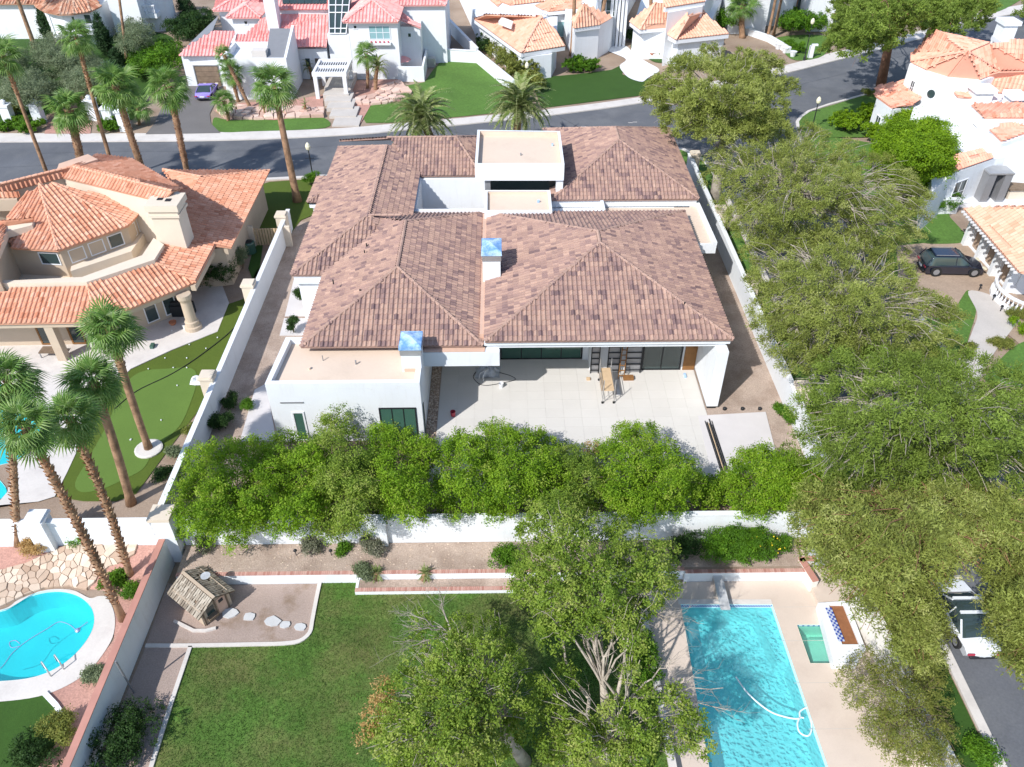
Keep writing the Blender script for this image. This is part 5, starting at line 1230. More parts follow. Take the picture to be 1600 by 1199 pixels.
q = pz([(1480,133,6.2),(1497,151,6.2),(1524,153,6.2),(1530,130,7.0)]); rr_.plane(q); mass(rh, [(1483,138),(1497,156),(1560,158)], 6.0, 0, [(60,86),(48,86)])
q = pz([(1518,164,5.9),(1539,184,5.9),(1640,184,5.9),(1640,160,6.8),(1522,162,6.2)]); rr_.plane([q[1],q[2],q[3],q[4]]); rr_.plane([q[0],q[1],q[4]]); mass(rh, [(1521,170),(1540,189),(1640,189)], 5.75, 0, [(70,84),(48,84)])
q = pz([(1546,202,5.2),(1565,220,5.2),(1640,195,5.2),(1640,175,6.2)]); rr_.plane(q); mass(rh, [(1550,208),(1566,225),(1640,200)], 5.05, 0, [(70,80),(48,80)])
q = pz([(1458,290,4.2),(1491,267,4.2),(1552,246,4.2),(1538,235,4.8),(1480,250,4.8)]); rr_.plane([q[1],q[2],q[3],q[4]]); mass(rh, [(1456,300),(1490,271),(1556,248),(1640,236)], 4.0, 0, [(66,78),(42,76)])
for (xl_, xr_, yt_, Yc, zc) in ((1530,1556,140,78.5,6.2),(1573,1594,34,88,9.0),(1566,1588,64,84.5,9.0),(1585,1605,150,77,5.8)):
    a, c = AY(xl_,yt_,Yc), AY(xr_,yt_,Yc); b = MB(); b.box(a.x,Yc,zc-2,c.x,Yc+1.6,a.z-.4); cm = b.build('chimney', MT['stucco'], rh)
    b = MB(); b.box(a.x-.2,Yc-.2,a.z-.399,c.x+.2,Yc+1.8,a.z); b.build('cap', MT['stucco'], cm)
def disc_window(A_, C_, s_, z, r_):
    d = (C_-A_); d.z = 0; d.normalize(); o_ = Vector((d.y,-d.x,0)); p = A_.lerp(C_, s_); p.z = z; b = MB(); b.tube([p-o_*.1, p+o_*.08], r_, 16); return b.build('round_window', MT['glass'], rh)
disc_window(G(1447,112,T1-.1), G(1483,123,T1-.1), .5, 5.6, .42)
for (a_, c_, zt_, s0_, s1_, z0_, z1_) in (((1550,208),(1566,225),5.05,.15,.45,1.6,3.2), ((1550,208),(1566,225),5.05,.55,.85,1.4,3.3), ((1566,225),(1640,200),5.05,.2,.3,1.6,3.0), ((1421,100),(1447,112),7.5,.4,.65,4.8,6.2), ((1370,153),(1393,172),4.15,.3,.6,.4,2.8), ((1490,271),(1556,248),4.0,.15,.45,.6,2.9), ((1521,170),(1540,189),5.75,.3,.65,3.0,4.6)):
    P_, Q_ = G(a_[0],a_[1],zt_), G(c_[0],c_[1],zt_); d_ = (Q_-P_).normalized(); window(rh, P_.lerp(Q_,s0_), P_.lerp(Q_,s1_), z0_, z1_, 2, 2, 'glass', 'white', .08, (d_.y,-d_.x))
rr_.build(rh, MT['tile_salmon'])
# arched openings (dark recess) in the lower white walls
for (x, y, w_, h_, z_) in ((1538,218,1.0,1.8,3.2),(1549,226,1.3,2.0,3.0),(1480,290,2.6,2.2,1.6)):
    p = G(x, y, z_); b = MB(); arc = [(-w_/2,-h_/2),(w_/2,-h_/2),(w_/2,h_/2-w_*.4)]+[(w_/2*math.cos(t_),h_/2-w_*.4+w_*.4*math.sin(t_)) for t_ in (.5,1.0,1.57,2.1,2.6)]+[(-w_/2,h_/2-w_*.4)]
    u_ = Vector((.82,-.57,0)); o_ = Vector((-.57,-.82,0))*.35
    v = [p+u_*a_+Vector((0,0,c_))+o_ for a_, c_ in arc]+[p+u_*a_+Vector((0,0,c_))-o_ for a_, c_ in arc]; m_ = len(arc)
    b.add(v, [tuple(range(m_)), tuple(reversed(range(m_,2*m_)))]+[(i,i+m_,(i+1)%m_+m_,(i+1)%m_) for i in range(m_)]); b.build('arch_window', MT['glass'], rh)
# terrace and side wall of that house
garden_wall('terrace_wall', 'white terrace wall with clipped hedge beside the round bright green tree', [tuple(G(1448,335,.0).xy), tuple(G(1492,333,.0).xy)], .35, 0, 1.5, 'stucco')
b = MB(); b.prism([p.xy for p in [G(1450,317,.5),G(1520,317,.5),G(1640,322,.5),G(1640,255,.5),G(1470,300,.5)]], 0, .5); b.build('terrace', MT['white'], kind='structure')
st = thing('outdoor_grill_hood', tuple(G(1548,316,.5)), 'grey metal outdoor chimney hood on the white terrace', 'hood')
p = W[st.name]; b = MB(); b.box(p.x-1.1,p.y,.5,p.x-.4,p.y+1.6,3.2); b.box(p.x+.4,p.y,.5,p.x+1.1,p.y+1.6,3.2001); b.build('side_panel', MT['grey'], st); b = MB(); b.box(p.x-1.15,p.y-.05,3.201,p.x+1.15,p.y+1.65,3.35); b.build('top', MT['galv'], st)
st = thing('table', tuple(G(1590,312,.5)), 'brown topped counter on the white terrace at the right edge', 'table')
p = W[st.name]; b = MB(); b.box(p.x-1,p.y,.5,p.x+2,p.y+1.6,1.5); b.build('base', MT['wall_tan'], st); b = MB(); b.box(p.x-1.2,p.y-.2,1.501,p.x+2.2,p.y+1.8,1.62); b.build('top', MT['bark'], st)
# garage building at the right
gb = thing('garage_building', tuple(G(1560,430)), 'white garage with salmon tile roof and three brown doors by the tan driveway', 'garage')
gr = Roof(.36, .5, MT['tile_peach'], 61, hi=False); ZG = 3.5
A = G(1592,424,ZG); B_ = G(1506,325,ZG); n = slope_n(B_, A, .33) 
gr.plane([B_, A, G(1640,440,3.9), G(1640,323,6.2), G(1600,323,5.6)])
gr.build(gb, MT['tile_peach'])
g0, g1 = G(1513,381,0), G(1582,460,0)
d = (g1-g0).normalized(); o_ = Vector((d.y,-d.x,0)); 
if o_.x > 0: o_ = -o_
b = MB(); b.prism([g0.xy, g1.xy, (g1-o_*8).xy, (g0-o_*8).xy], 0, 3.35); b.build('wall', MT['stucco'], gb)
for s_ in (.06, .37, .68):
    p, q = g0.lerp(g1, s_), g0.lerp(g1, s_+.25); window(gb, p, q, .02, 2.5, 1, 1, 'drive', 'stucco', .12, (o_.x,o_.y), name='garage_door', depth=.25)
for s_ in (0.0, .31, .62, .93):
    p = g0.lerp(g1, s_+.03)+o_*.35; b = MB(); b.obox((p.x,p.y,1.7), d, ((g1-g0).length*.055,.7,3.3)); b.build('pier', MT['stucco'], gb)
for i in range(22):
    p = B_.lerp(A, (i+.5)/22); b = MB(); b.obox((p.x-o_.x*.25,p.y-o_.y*.25,ZG-.25), o_, (.9,.13,.14)); b.build('rafter_tail', MT['white'], gb)
bl = thing('balustrade', tuple(G(1590,480)), 'curved white balustrade at the right edge below the garage', 'balustrade')
c_ = G(1612,470); rad = 2.9; pts = [(c_.x+rad*math.cos(w_), c_.y+rad*math.sin(w_)) for w_ in [math.pi*(.7+i*.075) for i in range(11)]]
for a_, q_ in zip(pts[:-1], pts[1:]):
    balusters(bl, a_, q_, .35, 1.1, 2); 
    b = MB(); b.obox(((a_[0]+q_[0])/2,(a_[1]+q_[1])/2,.17), (q_[0]-a_[0],q_[1]-a_[1],0), (.62,.3,.33)); b.build('plinth', MT['white'], bl)
# ------------------------------------------------------------------ vegetation
def unit(a): return a/np.maximum(np.linalg.norm(a, axis=-1, keepdims=True), 1e-9)
def leafcloud(C, Rr, seed, tufts=24, per=45, tr=.26, ln=.13, wd=.075, style='leaf', flat=.75, low=-.45, out=.5, tvar=.16, droop=0.0):
    """leaves grouped in tufts spread over lobes: C (n,3) centres, Rr (n,) radii; returns verts, faces, tone"""
    g = np.random.RandomState(seed); n = len(C)
    C = np.asarray(C, float); Rr = np.asarray(Rr, float)
    T = np.maximum(4, (tufts*(Rr/Rr.mean())**2).astype(int)); idx = np.repeat(np.arange(n), T); m = len(idx)
    d = unit(g.normal(size=(m*3,3))); d = d[d[:,2] > low]
    while len(d) < m: d = np.concatenate([d, d])
    d = d[:m]
    rad = Rr[idx]*g.uniform(.62, 1.05, m)
    tc = C[idx]+d*rad[:,None]*np.array([1,1,flat])
    lt = g.uniform(0.25,.75,n)[idx]*.6+.2+g.normal(0,tvar,m)
    k = len(tc)*per; ti = np.repeat(np.arange(len(tc)), per)
    p = tc[ti]+g.normal(size=(k,3))*tr*np.array([1,1,.8])*.55
    if style == 'needle':
        a = unit(d[ti]*.35+g.normal(size=(k,3))*.8+np.array([0,0,.2]))
        s = unit(np.cross(a, g.normal(size=(k,3)))); L_ = ln*g.uniform(.6,1.3,(k,1)); w = wd*g.uniform(.7,1.3,(k,1))
        V = np.stack([p-s*w, p+s*w, p+a*L_], 1).reshape(-1,3); F = np.arange(k*3).reshape(k,3)
    else:
        nn = unit(d[ti]*out+g.normal(size=(k,3))*.65+np.array([0,0,.45]))
        a = unit(np.cross(nn, g.normal(size=(k,3)))); a[:,2] -= droop; a = unit(a); s = unit(np.cross(nn, a)); L_ = ln*g.uniform(.65,1.25,(k,1)); w = wd*g.uniform(.7,1.2,(k,1))
        V = np.stack([p-a*L_*.5, p+s*w*.5, p+a*L_*.5, p-s*w*.5], 1).reshape(-1,3); F = np.arange(k*4).reshape(k,4)
    tone = np.clip(lt[ti]+g.normal(0,.08,k), 0, 1)
    return V, F, tone
def pxpoly_points(poly, n, seed, zl, zh, edge=60., minsep=14.):
    rr = random.Random(seed); X = [p[0] for p in poly]; Y = [p[1] for p in poly]; out = []; tries = 0
    def ed(x, y):
        m = 1e9
        for i in range(len(poly)):
            (x1,y1),(x2,y2) = poly[i], poly[(i+1) % len(poly)]; dx, dy = x2-x1, y2-y1
            t = max(0, min(1, ((x-x1)*dx+(y-y1)*dy)/(dx*dx+dy*dy+1e-9))); m = min(m, math.hypot(x-x1-dx*t, y-y1-dy*t))
        return m
    while len(out) < n and tries < n*60:
        tries += 1
        x, y = rr.uniform(min(X), max(X)), rr.uniform(min(Y), max(Y))
        if not inside(poly, x, y) or any(math.hypot(x-a, y-b) < minsep for a, b, _ in out): continue
        e = min(1, ed(x, y)/edge); z = zl+(zh-zl)*(math.sqrt(e)*rr.uniform(.8,1.08) if rr.random() < .72 else e*rr.uniform(.3,.75))
        out.append((x, y, z))
    return [G(x, y, z) for x, y, z in out]
def limb(b, p0, p1, r0, r1, rr, sag=.15, seg=5, sides=5):
    pts = []; L_ = (p1-p0).length
    for i in range(seg+1):
        t = i/seg; q = p0.lerp(p1, t); q.z += math.sin(t*math.pi)*L_*sag; 
        if 0 < i < seg: q += Vector((rr.uniform(-1,1), rr.uniform(-1,1), rr.uniform(-1,1)))*L_*.05
        pts.append(q)
    b.tube(pts, [r0+(r1-r0)*(i/seg) for i in range(seg+1)], sides, caps=False); return pts
def tree(name, label, poly, zl, zh, nl, r, seed, leafmat, base=None, bark='bark', trunk_r=.22, cat='tree', group=None, edge=60., minsep=14., zb=0.0, fork=.45, twigs=0, limb_r=.09, extra=(), lean=None, **lc):
    pts = pxpoly_points(poly, nl, seed, zl, zh, edge, minsep) if poly else []
    pts += [G(*e_) for e_ in extra]
    c = sum(pts, Vector())/len(pts)
    if base is None: base = (c.x, c.y+.5)
    rr = random.Random(seed+5); t = thing(name, (base[0], base[1], zb), label, cat, group)
    zmin = min(p.z for p in pts); zf = zb+(max(zmin, zb+.8)-zb)*fork+ (c.z-zb)*.15
    b = MB(); fp = Vector((base[0]+(c.x-base[0])*.3, base[1]+(c.y-base[1])*.3, zf)); tp = Vector((c.x, c.y, c.z-.2*r))
    B0 = Vector((base[0], base[1], zb-.05))
    path = [B0, B0.lerp(fp,.5)+Vector((rr.uniform(-.1,.1),rr.uniform(-.1,.1),0)), fp, fp.lerp(tp,.5)+Vector((rr.uniform(-.2,.2),rr.uniform(-.2,.2),0)), tp]
    b.tube(path, [trunk_r*1.25, trunk_r, trunk_r*.85, trunk_r*.55, trunk_r*.25], 9); tk = b.build('trunk', MT[bark], t, smooth=True)
    if pts:
        b = MB()
        for p in pts:
            s_ = rr.uniform(.35,.95); q = path[2].lerp(path[4], s_) if rr.random() < .8 else path[2]
            ends = limb(b, q, p+Vector((0,0,-r*.1)), limb_r*rr.uniform(.7,1.3)*(1-.4*s_), limb_r*.25, rr, sag=rr.uniform(-.02,.14))
            for _ in range(twigs):
                q2 = ends[rr.randint(2, 4)]; e = p+Vector((rr.gauss(0,1), rr.gauss(0,1), rr.gauss(0,.6))).normalized()*r*rr.uniform(.9,1.25)
                limb(b, q2, e, limb_r*.22, .008, rr, .12, 4, 4)
        b.build('branches', MT[bark], t, smooth=True)
    rad = np.array([r*rr.uniform(.7,1.2) for _ in pts])
    V, F, tone = leafcloud(np.array([tuple(p) for p in pts]), rad, seed, **lc)
    b = MB(); b.addnp(V, F, tone); b.build('crown', leafmat, t)
    return t
def bush(name, label, px, py, r, h, leafmat, seed, zb=0.0, cat='shrub', group=None, n=7, world=None, ry=None, **lc):
    g = Vector((world[0], world[1], zb)) if world else G(px, py, zb); t = thing(name, tuple(g), label, cat, group); rr = random.Random(seed); ry = ry or r
    C = [(g.x+rr.uniform(-1,1)*r*.6, g.y+rr.uniform(-1,1)*ry*.6, zb+h*rr.uniform(.35,.75)) for _ in range(n)]
    k = dict(tufts=18, per=32, tr=.17, ln=.10, wd=.06); k.update(lc)
    V, F, tone = leafcloud(C, [min(r,h)*rr.uniform(.4,.6) for _ in C], seed, **k)
    V[:,2] = np.maximum(V[:,2], zb+.01); b = MB(); b.addnp(V, F, tone); b.build('foliage', leafmat, t)
    b = MB()
    for c in C: limb(b, Vector((g.x,g.y,zb)), Vector(c), .03, .01, rr, .02, 3, 4)
    b.build('stems', MT['bark'], t); return t

# --- the big pines along the side street
PN = dict(style='needle', tufts=16, per=80, tr=.30, ln=.17, wd=.028, flat=.75, low=-.3, tvar=.2)
tree('pine_tree', 'broad olive green pine with bare grey limbs overhanging the street behind the white house', [(1012,150),(1035,122),(1070,95),(1130,80),(1185,86),(1215,110),(1228,140),(1222,190),(1228,215),(1190,225),(1150,212),(1120,225),(1085,215),(1050,195)], 6.5, 11.5, 54, 1.35, 101, FT['pine'], base=(20.2,69.5), bark='barkpale', trunk_r=.5, edge=70, minsep=13, twigs=3, limb_r=.14, group='pine trees along the side street', **{**PN, 'tufts':26,'per':54,'ln':.30,'wd':.042})
tree('pine_tree', 'second pine from the top in the row, beside the street corner lawn', [(1095,265),(1120,235),(1180,215),(1260,205),(1320,225),(1385,255),(1438,300),(1440,345),(1412,385),(1370,395),(1330,360),(1250,380),(1180,390),(1155,345),(1130,300)], 5.5, 10.5, 80, 1.25, 102, FT['pine'], base=(20.0,64.0), bark='barkpale', trunk_r=.3, edge=95, minsep=20, twigs=7, limb_r=.15, group='pine trees along the side street', **PN)
tree('pine_tree', 'pine partly covering the black car on the tan driveway', [(1165,395),(1240,375),(1330,365),(1395,392),(1412,430),(1432,468),(1480,490),(1502,525),(1470,560),(1400,575),(1320,560),(1240,590),(1205,540),(1185,450)], 5.0, 10.0, 80, 1.15, 103, FT['pine'], base=(24.5,47.0), bark='barkpale', trunk_r=.35, edge=95, minsep=20, twigs=7, limb_r=.15, group='pine trees along the side street', **PN)
tree('pine_tree', 'dense mid green pine in the middle of the row on the right', [(1262,600),(1300,560),(1380,545),(1470,560),(1540,560),(1600,590),(1650,640),(1650,740),(1560,770),(1470,760),(1380,770),(1290,760),(1262,700)], 5.5, 12.0, 84, 1.1, 104, FT['pinedark'], base=(24.0,34.5), bark='barkpale', trunk_r=.35, edge=95, minsep=20, twigs=7, limb_r=.15, group='pine trees along the side street', **PN)
tree('pine_tree', 'olive pine above the white parked car, with reddish trunk showing', [(1262,770),(1300,765),(1390,775),(1480,765),(1580,775),(1650,800),(1650,880),(1570,880),(1480,880),(1410,925),(1370,955),(1330,915),(1280,870),(1262,820)], 5.5, 12.0, 84, 1.0, 105, FT['pine'], base=(22.5,27.5), bark='barkred', trunk_r=.35, edge=95, minsep=20, twigs=7, limb_r=.15, group='pine trees along the side street', **PN)
tree('pine_tree', 'lowest pine at the right edge, beside the parked white car', [(1565,900),(1650,880),(1650,1075),(1612,1065),(1585,1020),(1570,960)], 5.5, 10.5, 34, .95, 106, FT['pine'], base=(27.0,22.5), bark='barkred', trunk_r=.32, edge=60, minsep=13, twigs=4, group='pine trees along the side street', **PN)
tree('pine_tree', 'thin pine branches hanging left of the parked white car', [(1395,950),(1440,935),(1462,955),(1455,1000),(1430,1025),(1400,1005)], 4.5, 8.0, 16, .75, 107, FT['pine'], base=(21.3,24.6), bark='barkred', trunk_r=.16, edge=40, minsep=13, twigs=4, group='pine trees along the side street', **PN)
PF = {**PN, 'ln':.34, 'wd':.06, 'tufts':30, 'per':50}
tree('pine_tree', 'dark green pine with bare red-brown trunk standing by the road, top right', [(1302,75),(1310,25),(1330,-10),(1380,-30),(1450,-30),(1462,15),(1440,40),(1400,50),(1370,65),(1340,82)], 9.0, 13.5, 44, 1.9, 108, FT['pinedark'], base=tuple(G(1376,136).xy), bark='barkred', trunk_r=.5, edge=45, minsep=13, twigs=1, group='pines at the top right', fork=.9, limb_r=.16, **PF)
tree('pine_tree', 'dark leaning pine right of the road, cut off by the top edge', [(1462,5),(1500,-30),(1550,-30),(1548,15),(1520,35),(1480,50),(1460,40)], 8.0, 12.0, 30, 1.8, 109, FT['pinedark'], base=tuple(G(1446,72).xy), bark='barkred', trunk_r=.5, edge=45, minsep=13, twigs=1, group='pines at the top right', fork=.9, limb_r=.16, **PF)
# --- hedge trees behind the rear wall
HG = dict(style='leaf', tufts=20, per=38, tr=.25, ln=.13, wd=.065, flat=1.0, low=-.55, tvar=.2)
hedges = [
 ('leafy tree at the left end of the hedge row, drooping over the corner', [(290,775),(310,715),(345,695),(395,695),(425,740),(415,800),(375,835),(330,830),(300,815)], 1.0,4.6,46, 'hedge'),
 ('second tree from the left in the hedge row, leaves over the wall', [(405,700),(440,685),(480,690),(515,715),(515,780),(475,820),(425,830),(405,800)], 1.0,4.4,36, 'hedge'),
 ('hedge row tree with a tall thin leader before the white wing wall', [(512,650),(528,645),(545,660),(548,690),(585,710),(592,775),(565,815),(525,825),(500,790),(505,700)], 1.0,5.0,36, 'ash'),
 ('hedge row tree reaching up in front of the green wing window', [(592,665),(610,655),(625,685),(655,682),(680,705),(680,780),(645,805),(605,795),(585,740)], 1.0,4.9,36, 'hedge'),
 ('brightest and widest tree of the hedge row, below the patio', [(690,695),(735,680),(785,662),(825,675),(858,705),(862,765),(820,795),(765,795),(705,785)], 1.0,5.0,58, 'hedge'),
 ('olive toned hedge row tree with dry orange twigs at its top', [(862,715),(895,695),(935,715),(948,760),(925,790),(875,790)], 1.0,4.4,24, 'ash'),
 ('rounded hedge row tree at the right end of the patio', [(965,700),(985,675),(1015,680),(1050,708),(1082,722),(1085,750),(1055,790),(1005,800),(960,775)], 1.0,4.8,44, 'hedge'),
 ('low gap-filling tree at the corner of the concrete slab', [(1085,765),(1120,755),(1150,750),(1145,770),(1100,782)], .8,2.6,10, 'hedge'),
 ('bright tree between the concrete slab and the pines', [(1165,720),(1200,703),(1245,715),(1285,745),(1285,795),(1235,792),(1165,788),(1158,760)], 1.0,4.6,46, 'hedge')]
for i, (lb, poly, zl, zh, n, fm) in enumerate(hedges):
    cx_ = sum(p[0] for p in poly)/len(poly); cy_ = sum(p[1] for p in poly)/len(poly); rj = random.Random(i+40); poly = [(cx_+(x-cx_)*rj.uniform(1.08,1.45), cy_+(y-cy_)*(rj.uniform(1.08,1.28) if y > cy_ else rj.uniform(.98,1.12))) for x, y in poly]; n = int(n*1.35)
    tree('hedge_tree', lb, poly, zl, zh, n, .70, 200+i, FT[fm], trunk_r=.11, cat='tree', edge=26, minsep=8.5, twigs=3, limb_r=.045, group='trees of the hedge row', **HG)
b = MB(); rr = random.Random(3); c0 = G(922,700,3.2)
tw = thing('dry_twigs', (c0.x,c0.y,0), 'dry orange dead branch sticking up from the hedge row before the patio', 'dead branch')
for i in range(16): limb(b, Vector((c0.x,c0.y-.2,.1)) if i < 3 else c0+Vector((0,0,-1)), c0+Vector((rr.uniform(-.5,.5),rr.uniform(-.4,.4),rr.uniform(-.4,.6))), .02, .006, rr, .05, 3, 4)
b.build('stem', MT['bark'], tw); V, F, tone = leafcloud([tuple(c0)], [.5], 5, tufts=18, per=12, tr=.15, ln=.1, wd=.05); b = MB(); b.addnp(V,F,tone); b.build('dry_leaves', FT['dry'], tw)
# --- foreground ash trees in the rear yard
AS = dict(style='leaf', tufts=18, per=34, tr=.21, ln=.13, wd=.07, flat=.9, low=-.7, tvar=.2)
b1 = G(948,1188,RZ)
tree('ash_tree', 'tall many-stemmed ash tree with pale grey trunks in the middle of the foreground', [(812,860),(830,800),(868,788),(920,800),(960,830),(1000,845),(1040,860),(1055,900),(1040,935),(1000,950),(985,990),(960,970),(935,990),(900,975),(870,1000),(850,960),(815,930)], 5.0, 8.3, 74, .72, 301, FT['ash'], base=(b1.x,b1.y), bark='barkpale', trunk_r=.17, zb=RZ, edge=55, minsep=15, twigs=3, limb_r=.07, **AS)
b2 = G(820,1190,RZ)
tree('ash_tree', 'wide ash tree with thick pale trunk and bare white twigs on the left', [(595,1110),(620,1050),(645,1000),(655,960),(700,950),(745,965),(790,985),(830,1010),(840,1075),(825,1130),(790,1160),(790,1230),(620,1240),(590,1160)], 3.2, 6.8, 66, .66, 302, FT['ash'], base=(b2.x,b2.y), bark='barkpale', trunk_r=.26, zb=RZ, edge=55, minsep=17, twigs=4, limb_r=.075, **AS)
b3 = G(1000,1240,RZ)
tree('ash_tree', 'slender ash tree with limbs reaching over the swimming pool edge', [(885,1150),(905,1130),(935,1150),(925,1190),(890,1185)], 3.2, 5.4, 7, .6, 303, FT['ash'], base=(b3.x,b3.y), bark='barkpale', trunk_r=.15, zb=RZ, edge=30, minsep=14, twigs=3, limb_r=.06,
     extra=[(860,1090,3.6),(880,1060,4.0),(870,1120,3.8),(845,1070,5.0),(1020,1130,4.4),(1035,1160,4.2),(850,1165,3.4),(870,1195,3.2),(970,1140,4.8),(985,1165,4.6),(1005,1150,4.9),(965,1185,4.2),(1000,1190,4.4),(985,1215,4),(960,1110,5),(1055,1090,4.6),(1070,1110,4.5),(1080,1135,4.2),(1060,1150,4.1),(1095,1160,3.9),(1005,1095,5.2),(990,1000,6.4),(1000,1030,6.0),(985,1050,5.8)], **AS)
# pale bare limbs and stems of the foreground trees
def bare(name, label, base, tips, r0, seed, fine=5, mat='barkpale'):
    rr = random.Random(seed); B0 = G(*base) if len(base) == 3 else Vector(base); t = thing(name, tuple(B0), label, 'dead branch'); b = MB()
    for tp in tips:
        e = G(*tp); pts = limb(b, B0, e, r0, r0*.3, rr, rr.uniform(0,.06), 6, 6)
        for _ in range(fine):
            q = pts[rr.randint(3,6)]; d = (e-B0).normalized()
            e2 = q+d*rr.uniform(.3,.9)+Vector((rr.gauss(0,.4),rr.gauss(0,.4),rr.gauss(0,.25))); p2 = limb(b, q, e2, r0*.16, .006, rr, .03, 4, 4)
            for _ in range(4): q3 = p2[rr.randint(1,4)]; limb(b, q3, q3+d*rr.uniform(.1,.4)+Vector((rr.gauss(0,.25),rr.gauss(0,.25),rr.gauss(0,.15))), .007, .004, rr, .02, 2, 3)
    b.build('branches', MT[mat], t, smooth=True); return t
bare('bare_limbs', 'bare white twiggy limbs at the upper left of the wide ash tree', (705,990,4.5), [(640,958,5.8),(650,985,5.6),(690,940,5.8),(640,1010,5.2)], .05, 1, 9)
bare('bare_limbs', 'bare grey limbs stretching right over the swimming pool', (985,1090,3.6), [(1100,1060,4.6),(1130,1075,4.4),(1050,1030,5.2),(1140,1110,4.2)], .05, 2, 6)
bare('bare_limbs', 'second bare limb low over the pool edge at the bottom', (990,1112,3.0), [(1060,1140,3.2),(1110,1150,3.4),(1100,1190,3.0)], .07, 3, 5)
bare('bare_limbs', 'pair of pale upright stems rising through the tall ash tree', (948,1190,RZ), [(880,1000,4.4),(930,960,5.6),(935,1000,5.0),(975,970,5.8),(955,1045,4.6)], .13, 4, 2)
bare('bare_limbs', 'bare grey twigs over the pool corner beside the diving board', (1020,960,5.0), [(1045,975,5.2),(1062,965,5.4),(1040,955,5.5)], .035, 5, 6)
b = MB(); V, F, tone = leafcloud([tuple(G(600,1080,4.6)),tuple(G(585,1120,4.2)),tuple(G(580,1155,4.0)),tuple(G(612,1105,4.4))], [.6,.6,.55,.5], 77, tufts=14, per=26, tr=.2, ln=.12, wd=.06); b.addnp(V,F,tone)
dl = thing('dry_branch', tuple(G(590,1110,4.0)), 'cluster of dry orange leaves at the left edge of the wide ash tree', 'dead branch'); b.build('dry_leaves', FT['dry'], dl)
b = MB(); rr = random.Random(4)
for q in ((600,1080,4.6),(585,1120,4.2),(580,1155,4.0),(612,1105,4.4)): limb(b, G(690,1110,4.0), G(*q), .035, .01, rr, .03, 5, 5)
b.build('branches', MT['barkpale'], dl)
# bottom-right flowering shrub tree and others
SH = dict(style='leaf', tufts=18, per=30, tr=.2, ln=.11, wd=.04, flat=.85, low=-.5, tvar=.2)
tree('flowering_shrub', 'loose yellow-green shrub tree leaning over the pool deck, bottom right', [(1305,1055),(1340,1030),(1400,1018),(1450,1030),(1470,1080),(1480,1150),(1490,1230),(1430,1200),(1380,1160),(1350,1120)], .4, 3.4, 50, .62, 401, FT['yellow'], base=tuple(R(1440,1100).xy), trunk_r=.08, zb=RZ, edge=40, minsep=12, twigs=5, limb_r=.035, cat='shrub', **SH)
tree('round_tree', 'dense bright lime green round tree before the salmon-roofed house', [(1378,215),(1398,188),(1440,180),(1480,195),(1494,230),(1482,270),(1440,292),(1398,284),(1378,250)], 1.5, 7.0, 84, 1.2, 402, FT['lime'], base=(39.5,69.0), trunk_r=.3, edge=40, minsep=10, limb_r=.08, style='leaf', tufts=40, per=46, tr=.36, ln=.19, wd=.12, flat=.9, low=-.4, tvar=.12)
for i, (lb, poly, zh) in enumerate([('grey-green olive tree left of the white Spanish house door', [(58,68),(90,62),(125,75),(135,98),(100,108),(62,104)], 5.0), ('grey-green olive tree nearest the pavement at the left edge', [(12,125),(55,115),(85,130),(85,155),(40,165),(8,150)], 4.4), ('grey-green olive tree behind the short fat palm', [(105,112),(148,98),(172,115),(158,142),(112,146)], 4.6), ('grey-green olive tree below the curved blue stair wall', [(188,45),(212,36),(232,52),(228,78),(196,82)], 5.0), ('grey-green olive tree half cut by the left edge', [(-30,85),(20,75),(40,100),(10,120),(-30,120)], 4.6)]):
    tree('olive_tree', lb, poly, 1.5, zh, 26, 1.3, 410+i, FT['olive'], trunk_r=.2, edge=26, minsep=8, limb_r=.07, group='olive trees', style='leaf', tufts=26, per=30, tr=.4, ln=.24, wd=.09, tvar=.14)
for i, (lb, poly, zh, fm) in enumerate([('bright green tree along the driveway of the pink-roofed house', [(208,92),(235,75),(262,62),(278,75),(270,105),(240,118),(212,112)], 3.6, 'bush'), ('dark green trees behind the driveway at the top', [(262,40),(300,25),(330,20),(325,45),(290,62)], 4, 'dark'), ('big dark tree crown in the top right corner', [(1600,-10),(1660,-40),(1660,40),(1590,25)], 8, 'pinedark'), ('yellow-green hedge mass over the white boundary wall', [(752,62),(790,72),(815,92),(845,112),(838,135),(805,120),(775,90)], 2.6, 'yellow'), ('tall green shrubs along the wall of the plain white house', [(1112,14),(1138,10),(1150,30),(1140,40),(1118,36)], 3.4, 'bush'), ('leafy plants at the entrance of the plain white house', [(1222,20),(1250,16),(1284,20),(1280,42),(1230,44)], 3.4, 'bush')]):
    tree('leafy_tree', lb, poly, .8, zh, 22, 1.1, 430+i, FT[fm], trunk_r=.15, edge=22, minsep=6, limb_r=.06, style='leaf', tufts=24, per=28, tr=.36, ln=.24, wd=.14, tvar=.16)
def cypress(px, py, pt, r, label, seed):
    g = G(px, py); top = AY(px, pt, g.y).z; t = thing('cypress', (g.x,g.y,0), label, 'tree', 'cypresses by the Spanish house'); n = 12
    C = [(g.x, g.y, top*(.08+.86*i/(n-1))) for i in range(n)]; Rr = [r*math.sin(math.pi*(.25+.68*i/(n-1)))*1.0+.12 for i in range(n)]
    V, F, tone = leafcloud(C, Rr, seed, tufts=26, per=22, tr=.25, ln=.25, wd=.10, flat=1.3); b = MB(); b.addnp(V,F,tone); b.build('crown', FT['cypress'], t)
    b = MB(); b.tube([(g.x,g.y,-.05),(g.x,g.y,top*.9)], [.15,.04], 6); b.build('trunk', MT['bark'], t)
